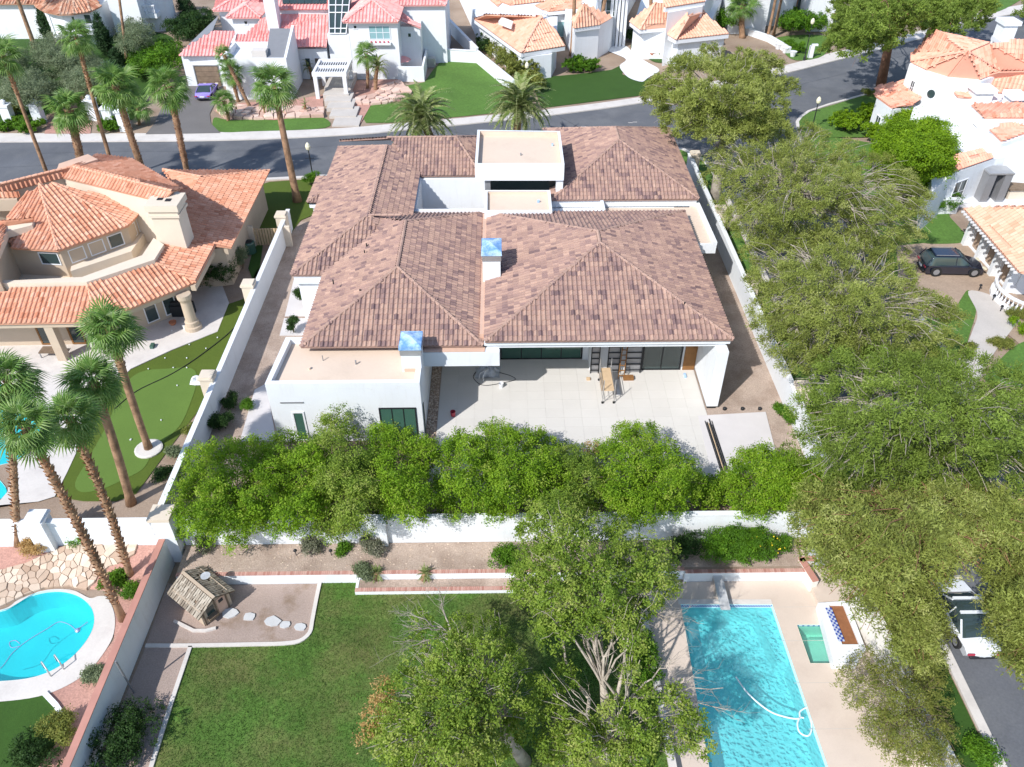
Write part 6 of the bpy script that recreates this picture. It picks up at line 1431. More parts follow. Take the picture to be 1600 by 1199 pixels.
cypress(80,62,8,.9,'slim dark cypress left of the round tiled tower',501); cypress(92,62,14,.8,'slim dark cypress close against the round tiled tower',502); cypress(170,88,20,.9,'dark cypress between the balcony and the blue-shaded wall',503); cypress(124,60,20,.7,'short cypress in front of the small balcony',504); cypress(296,36,-10,1.2,'tall green cypress behind the driveway trees',505); cypress(188,108,78,.8,'pointed blue-green conifer right of the slim leaning palm',506)

# --- palms
def fan_frond(seed, R_=1.0, pet=.8, nb=20, span=4.2):
    g = random.Random(seed); V = []; F = []; T = []
    def add(vs, fs, t): 
        o = len(V); V.extend(vs); F.extend([tuple(i+o for i in f) for f in fs]); T.extend([t]*len(fs))
    add([(-.03,0,0),(.03,0,0),(.02,pet,.02),(-.02,pet,.02)], [(0,1,2,3)], .9)
    for i in range(nb):
        a = -span/2+span*i/(nb-1); L_ = R_*(1-.22*abs(a)/(span/2))*g.uniform(.88,1.08); s, c = math.sin(a), math.cos(a); w = R_*.085
        px_, py_ = c*w*.5, -s*w*.5; m = .55; dr = g.uniform(.18,.42)*L_
        v = [(0,pet,.02),(s*L_*m-px_,pet+c*L_*m-py_,.03),(s*L_*m,pet+c*L_*m,.03+w*.35),(s*L_*m+px_,pet+c*L_*m+py_,.03),(s*L_*.97,pet+c*L_*.97,-dr)]
        add(v, [(0,1,2),(0,2,3),(1,4,2),(2,4,3)], g.uniform(.15,.95))
    return np.array(V, float), F, T
def date_frond(seed, L_=3.0):
    g = random.Random(seed); V = []; F = []; T = []; n = 30
    def sp(t): return (0, L_*(t-.26*t*t), -1.0*t*t*t*L_*.62+.35*t*L_*.25)
    for i in range(n):
        t = .06+.94*i/(n-1); p = sp(t); ll = .42*math.sin(math.pi*min(1,.2+t*.78))*L_/3*1.15
        for sd in (-1,1):
            o = len(V); w = .065; V += [(p[0],p[1]-w,p[2]),(p[0],p[1]+w,p[2]),(sd*ll*.8,p[1]+ll*.55,p[2]-ll*g.uniform(.05,.45))]; F.append((o,o+1,o+2)); T.append(g.uniform(.1,1))
    for i in range(6):
        a, c = sp(i/6), sp((i+1)/6); o = len(V); w = .035*(1-i/8); V += [(-w,a[1],a[2]),(w,a[1],a[2]),(w,c[1],c[2]),(-w,c[1],c[2])]; F.append((o,o+1,o+2,o+3)); T.append(.95)
    return np.array(V, float), F, T
FR = {}
def frond_mesh(kind, k):
    if (kind, k) not in FR:
        V, F, T = (fan_frond(k*7+1) if kind == 'fan' else date_frond(k*7+2) if kind == 'date' else date_frond(k*5+3, 1.0))
        b = MB(); 
        for f, t in zip(F, T): b.f.append(list(f)); b.t.append(t)
        b.v.append(V.astype(np.float32)); b.n = len(V); o = b.build('frond', MT['frond' if kind == 'fan' else 'datefrond'] if kind != 'dry' else MT['deadfrond'], loc=(0,0,0), local=True); COL.objects.unlink(o); FR[(kind,k)] = o.data; bpy.data.objects.remove(o)
    return FR[(kind, k)]
def put_frond(t, top, az, el, sc, kind, rr, name='frond'):
    o = bpy.data.objects.new(name, frond_mesh(kind, rr.randrange(5))); COL.objects.link(o); o.parent = t
    M_ = Matrix.Translation(top-W[t.name]) @ Matrix.Rotation(az, 4, 'Z') @ Matrix.Rotation(el, 4, 'X') @ Matrix.Rotation(rr.uniform(-.5,.5), 4, 'Y') @ Matrix.Scale(sc, 4)
    o.matrix_local = M_; return o
def palm(label, base, top_px, r0=.22, r1=.16, kind='fan', n=34, sc=1.0, grow=1.2, seed=1, zb=0.0, boots=0, group=None, name='fan_palm', skirt=12, flare=True, mat='palmbark', topy=None):
    sc *= grow*random.Random(seed*3).uniform(.9,1.1) if kind == 'fan' else 1.0
    rr = random.Random(seed); B0 = Vector((base[0], base[1], zb)); top = AY(top_px[0], top_px[1], topy or B0.y); t = thing(name, tuple(B0), label, 'palm tree', group)
    n_ = 10; pts = []; bend = Vector((rr.uniform(-.15,.15), rr.uniform(-.15,.15), 0))
    for i in range(n_+1): q = i/n_; pts.append(B0.lerp(top, q)+bend*math.sin(q*math.pi)+(Vector((0,0,-.05)) if i == 0 else Vector()))
    rad = [r0*(1.35 if i == 0 and flare else 1)+(r1-r0)*i/n_ for i in range(n_+1)]
    b = MB(); b.tube(pts, rad, 10); b.build('trunk', MT[mat], t, smooth=True)
    if boots:
        b = MB(); H_ = (top-B0).length; m = int(H_*(1-boots)*26*max(1, r0/.2))
        for i in range(m):
            q = boots+(1-boots)*i/m; p = B0.lerp(top, q)+bend*math.sin(q*math.pi); a = i*2.4+rr.uniform(-.3,.3); r = (r0+(r1-r0)*q); o_ = Vector((math.cos(a), math.sin(a), 0)); s_ = Vector((-o_.y, o_.x, 0)); L_ = rr.uniform(.10,.22)
            c = p+o_*r*.8; b.add([c-s_*.06+Vector((0,0,-.05)), c+s_*.06+Vector((0,0,-.05)), c+s_*.03+o_*L_*.8+Vector((0,0,L_)), c-s_*.03+o_*L_*.8+Vector((0,0,L_)), c+Vector((0,0,.1))], [(0,1,2,3),(3,2,4),(0,3,4),(1,4,2)], rr.random())
        b.build('leaf_bases', MT['boot'], t, kind='stuff')
    for i in range(n):
        q = i/n; az = i*2.39996+rr.uniform(-.25,.25)
        if kind == 'fan': el = 1.25-2.25*q**.9+rr.uniform(-.22,.22); s_ = sc*rr.uniform(.85,1.12)*(1.0 if q > .15 else .8)
        else: el = 1.35-1.9*q+rr.uniform(-.1,.1); s_ = sc*rr.uniform(.88,1.08)
        put_frond(t, top+Vector((0,0,.15-.35*q)), az, el, s_, kind, rr)
    for i in range(skirt): put_frond(t, top+Vector((0,0,-.35-.05*i*.3)), rr.uniform(0,6.28), -1.15+rr.uniform(-.3,.3), sc*.7, 'dry', rr, 'dry_frond')
    return t
row = 'tall palms between the beige house and the street'
AYx = lambda px, py, Y: AY(px, py, Y).x
def rowpalm(lb, base_px, crown, **k):
    Y = k.pop('Y', 70.5); bs = AY(base_px[0], base_px[1], Y); tp = AY(crown[0], crown[1], Y); s_ = (0-bs.z)/(tp.z-bs.z) if tp.z != bs.z else 0
    b0_ = bs.lerp(tp, s_); palm(lb, (b0_.x, Y), crown, **k)
rowpalm('tall slim palm at the left edge, leaning over the street', (72,268), (5,88), r0=.2, r1=.13, n=30, sc=.95, seed=11, group=row, boots=.75)
rowpalm('short thick palm with bushy trunk, second of the street row', (125,245), (108,172), r0=.33, r1=.36, n=36, sc=1.15, seed=12, group=row, boots=.1)
rowpalm('tallest slim palm with small crown, third of the street row', (170,240), (119,58), r0=.2, r1=.14, n=30, sc=.9, seed=13, group=row, boots=.7)
rowpalm('palm with thick rough trunk and wide crown near the purple car', (220,255), (180,135), r0=.3, r1=.3, n=36, sc=1.15, seed=14, group=row, boots=.3)
rowpalm('palm with rough trunk above the ridge of the beige house', (290,265), (263,135), r0=.26, r1=.26, n=34, sc=1.1, seed=15, group=row, boots=.35)
palm('palm with smooth brown trunk standing on the green between both houses', tuple(G(465,315).xy), (428,132), r0=.36, r1=.24, n=36, sc=1.15, seed=16, group=row)
nr = 'palms around the lower left pools'
palm('palm growing from a white stone ring on the putting green', tuple(G(233,703).xy), (172,515), r0=.21, r1=.24, n=44, sc=.9, seed=21, group=nr, boots=.7)
palm('palm with smooth stout trunk in the dirt below the putting green', tuple(G(205,787).xy), (146,598), r0=.24, r1=.22, n=46, sc=.92, seed=22, group=nr, boots=.8)
palm('palm with shaggy trunk rooted between flagstones and pink-capped wall', tuple(G(205,905,RZ).xy), (108,655), r0=.17, r1=.16, n=40, sc=.74, seed=23, zb=RZ, group=nr, boots=.1)
palm('shaggy palm rooted closest to the round pool', tuple(G(192,968,RZ).xy), (40,668), r0=.17, r1=.17, n=42, sc=.78, seed=24, zb=RZ, group=nr, boots=.1)
palm('shaggy palm at the left edge behind the flagstone slope', tuple(G(28,858,-.3).xy), (12,595), r0=.17, r1=.17, n=40, sc=.85, seed=25, zb=-.3, group=nr, boots=.1)
palm('date palm with arching fronds left of the entry block', (-5.2,77.0), (658,184), kind='date', name='date_palm', r0=.35, r1=.42, n=70, sc=1.4, seed=31, skirt=0, group='date palms before the street', boots=.4)
palm('date palm with arching fronds directly behind the entry block', (1.6,80.0), (812,165), kind='date', name='date_palm', r0=.35, r1=.4, n=70, sc=1.4, seed=32, skirt=0, group='date palms before the street')
fg = 'palms in the gardens across the street'
for i, (lb, bp, cp, r, n, sc, k) in enumerate([
 ('small leaning palm with dark trunk beside the purple car', (392,170), (350,86), .2, 18, .6, 'fan'), ('palm behind the leaning dark-trunked palm', (373,160), (362,114), .2, 24, .8, 'fan'),
 ('low palm in the stone garden left of the steps', (357,190), (350,158), .2, 24, .85, 'fan'), ('dark-stemmed palm crossing the middle of the flat white block', (414,182), (408,152), .12, 14, .5, 'fan'),
 ('palm against the white wall right of the pergola', (574,140), (572,84), .18, 26, .95, 'fan'), ('feathery palm with orange trunk base right of the pergola', (587,142), (590,104), .25, 30, .62, 'date'),
 ('small cycad palm in the dark corner left of the pergola', (487,125), (482,104), .16, 22, .45, 'date'), ('tiny palm in front of the steps, left pair', (480,178), (477,164), .08, 14, .3, 'date'), ('low young palm on the driveway edge', (218,196), (215,168), .18, 24, .85, 'fan'),
 ('short palm with orange trunk before the plain white house', (1160,60), (1160,8), .42, 30, 1.2, 'fan')]):
    g = G(*bp); palm(lb, (g.x,g.y), cp, r0=r, r1=r*.9, kind=k, n=n, sc=sc, seed=50+i, skirt=2, group=fg, boots=.3)
for i, (lb, bp, cp, r) in enumerate([('bare palm trunk before the arched tower window', (893,88), (898,-60), .28), ('leaning bare palm trunk left of the glass entrance', (930,82), (958,-60), .28), ('straight bare palm trunk rising from a terracotta pot', (1017,92), (1020,-70), .28), ('leaning bare palm trunk behind the potted one', (1035,76), (1060,-60), .28), ('left trunk of the palm pair by the plain white house', (1198,64), (1222,-60), .22), ('right trunk of the palm pair by the plain white house', (1208,58), (1234,-60), .22), ('dark palm trunk crossing the white Spanish house', (56,78), (5,-60), .3), ('tall thin trunk behind the Spanish house balcony', (198,94), (178,-60), .2), ('thin trunk left of the curved blue stair wall', (208,36), (196,-60), .2)]):
    g = G(*bp); palm(lb, (g.x,g.y), cp, r0=r, r1=r*.75, n=22, sc=1.1, seed=70+i, skirt=2, group='tall bare trunked palms')
sg = 'sago palms in the lower bed'
for i, (x, y, lb) in enumerate([(589,905,'left sago palm in the brick-edged bed, by the red flowers'), (664,906,'right sago palm in the brick-edged bed')]):
    g = G(x, y, -.5); palm(lb, (g.x,g.y), (x, y-9), r0=.12, r1=.12, kind='date', name='sago_palm', n=34, sc=.19, seed=90+i, zb=-.53, skirt=0, group=sg, flare=False)
# --- shrubs
bs_ = [
 ('green_shrub','bright green shrub with yellow flowers above the pool retaining wall',1150,868,2.2,1.5,'bush',0,dict(n=26,ry=.8,tufts=26,per=44)), ('green_shrub','bright shrub beside the yellow-flowered one, near the pink wall stub',1218,862,.7,1.1,'bush',0,dict(n=7)),
 ('green_shrub','dark shrub mass left of the yellow-flowered shrub',1075,862,1.2,1.3,'dark',0,dict(n=9,ry=.6)), ('green_shrub','bright vine-like shrub on the wall left of the ash tree',790,880,.8,1.2,'bush',-.2,dict(n=8)),
 ('grey_shrub','pale grey dried shrub near the play house',322,858,.7,.8,'grey',0,dict(n=6)), ('grey_shrub','pale grey dried shrub in the gravel bed below the hedge row',490,855,.75,.8,'grey',0,dict(n=7)), ('grey_shrub','dark-centred grey cactus clump before the wall pilaster',582,860,.6,.9,'grey',0,dict(n=7)),
 ('green_shrub','tiny green shrub in the gravel bed',538,862,.35,.35,'bush',0,dict(n=4)), ('red_flower_bush','grey-green bush with red flowers at the end of the brick bed',568,906,.6,.9,'olive',-.5,dict(n=6)),
 ('dark_hedge','dark green hedge in the shade of the pink-capped wall, bottom left',205,1170,1.4,1.4,'dark',RZ,dict(n=22,ry=2.2,tufts=16)), 
 ('green_shrub','round green shrub between two palms above the round pool',182,915,.75,.9,'bush',RZ,dict(n=8)), ('green_shrub','small shrub at the pink-capped wall by the palm foot',208,930,.5,.7,'bush',RZ,dict(n=5)),
 ('grey_shrub','round grey-green shrub in the pink gravel',150,1060,.45,.5,'olive',RZ,dict(n=6)), ('yellow_shrub','yellow-green bush at the bottom left by the turf',105,1150,.9,1.2,'yellow',RZ,dict(n=10)), ('dark_shrub','dark bush at the bottom left corner',60,1190,1.2,1.3,'dark',RZ,dict(n=12)),
 ('agave','dry brown rounded succulent clump behind the flagstones',62,860,.75,1.0,'dry',-.2,dict(n=8)), ('green_shrub','thin shrub against the white wall behind the flagstones',132,845,.8,.9,'bush',-.1,dict(n=6)),
 ('green_shrub','large dark shrub against the beige house wall',345,445,1.6,2.2,'dark',0,dict(n=14)), ('green_shrub','tall light shrub by the air conditioner',380,420,.8,2.2,'olive',0,dict(n=8)),
 ('dark_shrub','dark shrub on the inner side of the left wall, upper',362,635,.6,1.0,'dark',0,dict(n=6)), ('dark_shrub','dark shrub on the inner side of the left wall, middle',348,668,.7,1.3,'dark',0,dict(n=8)), ('dark_shrub','small shrub in the side yard gravel',385,640,.5,.6,'bush',0,dict(n=4)),
 ('agave','spiky grey agave in the dirt beside the putting green',276,715,.5,.6,'olive',0,dict(n=5)), ('yellow_shrub','dry yellowish plant in the dirt by the wall',300,675,.5,.6,'yellow',0,dict(n=4)), ('dark_shrub','low dark plant at the edge of the putting green',255,745,.6,.5,'dark',0,dict(n=5)),
 ('upright_shrub','upper of two young columnar shrubs on the concrete pad',474,475,.45,1.6,'dark',.04,dict(n=6)), ('upright_shrub','lower of two young columnar shrubs by the wing parapet',459,520,.42,1.6,'dark',.04,dict(n=6)),
 ('green_shrub','green plant growing at the right garden wall',1218,650,.5,1.2,'bush',0,dict(n=6)), ('green_shrub','weedy plant at the foot of the right garden wall',1232,665,.45,1.0,'bush',0,dict(n=6)),
 ('round_shrub','clipped dome shrub left of the clipped column on the corner lawn',1322,204,1.8,2.0,'lime',0,dict(n=16,tufts=20,ln=.2,wd=.12)), ('square_shrub','clipped bright column shrub on the corner lawn',1352,200,1.3,3.0,'lime',0,dict(n=16,tufts=20,ln=.2,wd=.12)), ('square_shrub','clipped shrub half hidden by the round tree',1362,222,1.2,2.2,'lime',0,dict(n=12,tufts=20,ln=.2,wd=.12)),
 ('clipped_hedge','clipped hedge on top of the white terrace wall',1473,328,2.2,1.4,'bush',.3,dict(n=14,ry=.6)), ('low_shrub','low round shrub by the curved path at the right edge',1600,520,1.1,.8,'lime',0,dict(n=8)), ('low_shrub','yellow shrub below the curved path',1560,540,.9,.7,'yellow',0,dict(n=7)), ('low_shrub','smaller yellow shrub below the curved path',1515,552,.7,.6,'yellow',0,dict(n=5)), ('low_shrub','flat shrub under the white balustrade',1590,498,1.0,.7,'yellow',0,dict(n=7)),
 ('shrub_bed','green and pale shrub bed on the edge of the dark lawn',908,112,3.2,1.6,'bush',0,dict(n=20,ry=1.6,ln=.2,wd=.12,tufts=16)), ('shrub_bed','yellow-green shrub bed right of the potted palm',1045,88,3.2,1.5,'yellow',0,dict(n=18,ry=1.6,ln=.2,wd=.12,tufts=16)), ('round_shrub','large yellow-green mound at the end of the boundary wall',820,125,2.6,2.6,'yellow',0,dict(n=20,ln=.2,wd=.12,tufts=20)), ('shrub_bed','dark hedge strip between wall and orange-roofed house',770,82,2.8,2.0,'dark',0,dict(n=16,ry=2.6,ln=.2,wd=.12)),
 ('green_shrub','hedge behind the gate pillars by the pavement, left',20,200,1.6,1.2,'bush',0,dict(n=9,ln=.2,wd=.1)), ('green_shrub','hedge between the white gate pillars',48,206,1.8,1.3,'bush',0,dict(n=9,ln=.2,wd=.1)), ('green_shrub','green bushes right of the pink driveway',172,205,1.8,1.4,'bush',0,dict(n=10,ln=.2,wd=.1)), ('yellow_flower_bush','yellow flowering bush behind the gate pillars',170,165,2.0,1.8,'yellow',0,dict(n=12,ln=.2,wd=.1)), ('green_shrub','flower bush left of the pink driveway',25,180,1.8,1.6,'yellow',0,dict(n=9,ln=.2,wd=.1)),
 ('green_shrub','pots hedge left one by the driveway wall',1232,80,.9,1.6,'bush',0,dict(n=6,ln=.2,wd=.1)), ('green_shrub','potted shrub nearest the street lamp',1246,84,.9,1.4,'bush',0,dict(n=6,ln=.2,wd=.1)),
 ('fern_palm','dark fan-leaved plant at the glass entrance',994,68,1.3,1.8,'dark',0,dict(n=9,ln=.3,wd=.08)), ('green_shrub','bright plants behind the street lamp by the white house',487,290,.9,1.6,'bush',0,dict(n=7)), ('low_shrub','small bush on the corner lawn by the road',1356,152,.8,.9,'yellow',0,dict(n=5)),
 ('green_shrub','plants beneath the ash tree along the pool wall',1012,1050,.6,1.0,'bush',RZ,dict(n=12,ry=3.0)), ('green_shrub','leafy shrub at the bottom right corner by the street',1530,1180,.8,1.0,'bush',0,dict(n=8)),
]
for i, (nm, lb, x, y, r, h, fm, zb, kw) in enumerate(bs_): bush(nm, lb, x, y, r, h, FT[fm], 600+i, zb=zb, **kw)
# yellow flowers on the big shrub
b = MB(); rr = random.Random(8); c0 = G(1165,868,0)
for i in range(38):
    p = c0+Vector((rr.uniform(-1.6,1.8), rr.uniform(-.8,.5), rr.uniform(.5,1.5))); b.obox(p, (1,rr.uniform(-1,1),rr.uniform(-1,1)), (.065,.065,.02), tone=1.0)
b.build('yellow_flowers', M('yellow petals', (.75,.55,.03), .6, .05), kind='stuff')
# --- grass blades on the lower lawn (nobody could count them)
g = np.random.RandomState(5); n = 90000
X = g.uniform(-16.5,7.2,n); Y = g.uniform(15.0,26.8,n); LP = [(p[0],p[1]) for p in lawn_poly]
def inside_np(poly, x, y):
    r = np.zeros(len(x), bool)
    for i in range(len(poly)):
        x1, y1 = poly[i]; x2, y2 = poly[(i+1) % len(poly)]
        if y1 == y2: continue
        r ^= ((y1 > y) != (y2 > y)) & (x < (x2-x1)*(y-y1)/(y2-y1)+x1)
    return r
k = inside_np(LP, X, Y); X, Y = X[k], Y[k]; n = len(X); h = g.uniform(.03,.075,n); a = g.uniform(0,6.28,n); w = g.uniform(.012,.03,n)
P0 = np.stack([X, Y, np.full(n, RZ+.015)], 1); sd = np.stack([np.cos(a), np.sin(a), a*0], 1)*w[:,None]; tp = P0+np.stack([g.normal(0,.03,n), g.normal(0,.03,n), h], 1)
patch = .42+.30*np.sin(X*.55+1.7*np.sin(Y*.5+1))*np.cos(Y*.6+1.5*np.sin(X*.4))+.12*np.sin(X*2.1+Y*1.7)
b = MB(); b.addnp(np.stack([P0-sd, P0+sd, tp], 1).reshape(-1,3), np.arange(n*3).reshape(n,3), np.clip(patch+g.normal(0,.2,n),0,1)); b.build('grass', MT['blade'], kind='stuff')
# pebbles and litter on the bare ground
g = np.random.RandomState(6)
def pebbles(name, x0, x1, y0, y1, z, n, s0, s1, mat):
    b = MB(); c = np.stack([g.uniform(x0,x1,n), g.uniform(y0,y1,n), np.full(n, z)], 1); s = g.uniform(s0,s1,n)
    base = np.array([(-1,-.8,0),(1,-.7,0),(.8,.9,0),(-.9,.8,0),(0,0,.8)]); F0 = np.array([(0,1,4),(1,2,4),(2,3,4),(3,0,4)])
    an = g.uniform(0,6.28,n); R0 = np.stack([np.stack([np.cos(an),-np.sin(an),an*0],1), np.stack([np.sin(an),np.cos(an),an*0],1), np.stack([an*0,an*0,an*0+1],1)],1)
    V = np.einsum('nij,kj->nki', R0, base)*s[:,None,None]+c[:,None,:]; F = (F0[None]+(np.arange(n)*5)[:,None,None]).reshape(-1,3)
    b.addnp(V.reshape(-1,3), F, np.repeat(g.uniform(0,1,n), 4)); b.build(name, MT[mat], kind='stuff')
pebbles('gravel', 14.3,18.5,29.5,75, .006, 5000, .015,.045, 'gravel'); pebbles('gravel', -18.6,-14.6,34,65, .006, 4000, .015,.05, 'gravel'); pebbles('gravel', -17.3,9.5,27,28.8, .0, 4000, .015,.04, 'gravel'); pebbles('gravel', -17.3,9.5,27,28.8, .0, 350, .02,.05, 'flag'); pebbles('gravel', -18.0,-10.3,23.3,26.7, RZ+.012, 1800, .01,.025, 'yardgravel'); pebbles('gravel', -4.95,-4.35,37.5,45, .03, 500, .03,.08, 'flag')
# ------------------------------------------------------------------ small things
def simple(name, label, cat, b, mat, loc, group=None):
    o = b.build(name, MT[mat], None, loc=loc); o['label'] = label; o['category'] = cat
    if group: o['group'] = group
    return o
# white stone ring of the palm on the green, white tarp
b = MB(); g = G(233,703); b.lathe((g.x,g.y,.05), [(.85,0),(.85,.08),(.75,.12),(.3,.12)], 18); simple('tree_ring', 'white stone ring around the palm foot on the putting green', 'tree ring', b, 'walk', (g.x,g.y,0))
b = MB(); g = G(316,596); rr = random.Random(2); nv = 9; vs = []
for j in range(6):
    for i in range(nv): vs.append((g.x-.75+i*.19+rr.uniform(-.05,.05), g.y-.5+j*.2+rr.uniform(-.05,.05), .06+rr.uniform(.02,.28)*(1 if 0 < i < nv-1 and 0 < j < 5 else .1)))
b.add(vs, [(j*nv+i,j*nv+i+1,(j+1)*nv+i+1,(j+1)*nv+i) for j in range(5) for i in range(nv-1)]); simple('crumpled_sheet', 'crumpled white plastic sheet on the turf beside the left wall', 'plastic sheet', b, 'white', (g.x,g.y,0))
# golf balls
gl = ['golf ball nearest the round column, on the upper turf','golf ball right of the dark hose, high on the turf','golf ball in the middle of the upper turf','golf ball on the turf just below the pale patio corner','golf ball of a pair at the upper rim of the putting green','golf ball at the left upper rim of the putting green','golf ball in the upper middle of the putting green','golf ball alone in the middle of the putting green','golf ball left of the middle of the putting green','upper golf ball of the touching pair left of the stone ring','lower golf ball of the touching pair left of the stone ring','golf ball close beside the lowest smooth palm trunk','golf ball at the lowest left part of the putting green','golf ball just left of the crumpled sheet','golf ball on the dark upper turf near the hose','golf ball left of the hose on the upper turf']
for i, (x, y) in enumerate([(269,517),(340,528),(322,545),(296,539),(292,560),(271,575),(277,603),(252,657),(219,664),(204,688),(205,687),(195,745),(153,752),(292,575),(258,560),(232,577)]):
    g = G(x, y, .07); b = MB(); b.lathe((g.x,g.y,.05), [(.02,0),(.05,.03),(.05,.07),(.02,.1)], 8); simple('golf_ball', gl[i], 'ball', b, 'white', (g.x,g.y,.05), 'golf balls on the putting green')
b = MB(); b.tube([p+Vector((0,0,.08)) for p in curve([G(395,470),G(370,510),G(320,552),G(270,585),G(215,612),G(180,640)], 6)], .03, 5); simple('garden_hose', 'long dark hose curving across the putting green', 'hose', b, 'rubber', tuple(G(320,552)))
# stepping stones in the play yard
for i, (x, y, s) in enumerate([(360,959,.42),(390,965,.34),(426,972,.42),(446,977,.3),(470,981,.32)]):
    g = R(x, y); rr = random.Random(i); n = 8; b = MB(); b.prism([(g.x+s*math.cos(k*6.28/n)*rr.uniform(.8,1.15), g.y+.75*s*math.sin(k*6.28/n)*rr.uniform(.8,1.15)) for k in range(n)], RZ, RZ+.09); simple('stepping_stone', 'flat pale grey stepping stone, number %s from the play house in the gravel row' % ['first','second','third','fourth','fifth'][i] if False else ['pale grey stepping stone closest to the play house','pale stone second from the play house','large pale stone third from the play house','small pale stone fourth from the play house','pale stone nearest the curved white kerb'][i], 'stone', b, 'greystone', (g.x,g.y,RZ))
# play house
pc = Vector((-15.75, 25.55, RZ)); hz = thing('play_house', tuple(pc), 'small wooden play house with old shingle roof and pink door on the dirt yard', 'play house', rz=math.radians(40))
# built in its own axes: x along the ridge, front (door side) at +x... then turned
def hl(b, name, mat, **k): o = b.build(name, MT[mat], None, loc=(0,0,0), local=True, **k); o.parent = hz; return o
Lx, Ly, hw_, hr_ = 1.28, .98, 1.38, 1.84
hz.rotation_euler = (0,0,math.radians(-38)); hz.scale = (.88,.88,.88)
b = MB(); b.box(-Lx,-Ly,0,Lx,Ly,hw_); b.add([(Lx,-Ly,hw_),(Lx,Ly,hw_),(Lx,0,hr_),(-Lx,-Ly,hw_),(-Lx,Ly,hw_),(-Lx,0,hr_)], [(0,1,2),(5,4,3)]); hl(b, 'wall', 'stucco_beige')
rr = random.Random(9); slope = math.atan2(hr_-hw_+.25, Ly+.28); rl = math.hypot(hr_-hw_, Ly)+.3
for sd in (-1,1):
    b = MB(); y0_, z0_ = sd*(Ly+.28), hw_-.25; b.add([(-Lx-.2,y0_,z0_),(Lx+.2,y0_,z0_),(Lx+.2,0,hr_),(-Lx-.2,0,hr_),(-Lx-.2,y0_,z0_-.06),(Lx+.2,y0_,z0_-.06),(Lx+.2,0,hr_-.06),(-Lx-.2,0,hr_-.06)], [(0,1,2,3),(7,6,5,4),(0,4,5,1),(1,5,6,2),(3,2,6,7),(0,3,7,4)]); hl(b, 'roof', 'bark')
shp = []
for k in range(4):
    b = MB(); b.box(-.065,0,0,.065,.34,.022,tone=(k+.5)/4); shp.append(b)
shm = []
for b in shp:
    o = b.build('shingle', MT['woodold'], None, loc=(0,0,0), local=True); shm.append(o.data); COL.objects.unlink(o); bpy.data.objects.remove(o)
for sd in (-1,1):
    rot = Matrix.Rotation(0 if sd < 0 else math.pi, 4, 'Z') @ Matrix.Rotation(slope, 4, 'X')
    for j in range(5):
        for i in range(18):
            if rr.random() < (.08 if sd > 0 else .01): continue
            x = -Lx-.15+i*(2*Lx+.3)/17+rr.uniform(-.02,.02); t = j*.25; yy = (Ly+.30)-t*math.cos(slope); zz = hw_-.25+t*math.sin(slope)
            o = bpy.data.objects.new('shingle', rr.choice(shm)); COL.objects.link(o); o.parent = hz
            o.matrix_local = Matrix.Translation((x, sd*yy, zz+.03)) @ (Matrix.Rotation(0 if sd < 0 else math.pi, 4, 'Z')) @ Matrix.Rotation(slope+rr.uniform(-.02,.05), 4, 'X') @ Matrix.Rotation(rr.uniform(-.05,.05), 4, 'Z')
b = MB(); b.box(-Lx-.22,-.09,hr_+.0,Lx+.22,.09,hr_+.06); hl(b, 'ridge_board', 'stucco_beige')
b = MB(); b.box(Lx+.005,.08,.05,Lx+.04,.66,1.35); hl(b, 'door', 'flashing')
b = MB(); b.box(Lx+.041,.22,.95,Lx+.05,.52,1.22); hl(b, 'door_window', 'black')
b = MB(); b.box(Lx+.005,-.62,.6,Lx+.03,-.12,1.2); hl(b, 'window', 'glass')
b = MB(); b.box(Lx+.0,-.72,.38,Lx+.3,-.08,.55); hl(b, 'flower_box', 'bark')
for y in (-.86,-.02,.74): b = MB(); b.box(Lx+.001,y-.04,0,Lx+.06,y+.04,hw_+.1); hl(b, 'corner_board', 'bark')
g = pc+Vector((.35,.35,1.85)); b = MB(); b.lathe(g, [(.05,0),(.22,.05),(.25,.08),(.02,.06)], 14); ds = simple('satellite_dish', 'small pale satellite dish on the back slope of the play house roof', 'satellite dish', b, 'plastic_clear', tuple(g))
# pole at the dividing wall
b = MB(); g = G(183,1045,1.3); b.tube([(g.x+.15,g.y,RZ),(g.x+.12,g.y,1.9)], .045, 8); simple('metal_pole', 'thin grey metal pole standing against the pink-capped wall', 'pole', b, 'grey', (g.x+.15,g.y,RZ))
# pool things
dv = thing('diving_board', tuple(R(1122,900)), 'long white diving board reaching over the top end of the pool', 'diving board')
a0 = G(1121,899,RZ+.5); a1 = G(1134,953,RZ+.55); b = MB(); d = (a1-a0); b.obox((a0+a1)/2, d, (d.length,.5,.06)); b.build('board', MT['greystone'], dv)
for s_ in (.05, .45): b = MB(); p = a0.lerp(a1, s_); b.obox((p.x,p.y,RZ+.24), d, (.15,.5,.44)); b.build('stand', MT['galv'], dv)
hs = [(1150,1058),(1170,1085),(1200,1110),(1225,1120),(1248,1123),(1250,1112),(1262,1106)]
b = MB(); b.tube([p for p in curve([tuple(G(x, y, RZ-.08)) for x, y in hs+[(1266,1118),(1268,1140),(1262,1150),(1250,1145),(1246,1132),(1250,1122),(1256,1122)]], 5)], .04, 6); simple('pool_hose', 'white cleaner hose floating in a loop on the swimming pool', 'hose', b, 'hose', tuple(G(1200,1110,RZ-.08)))
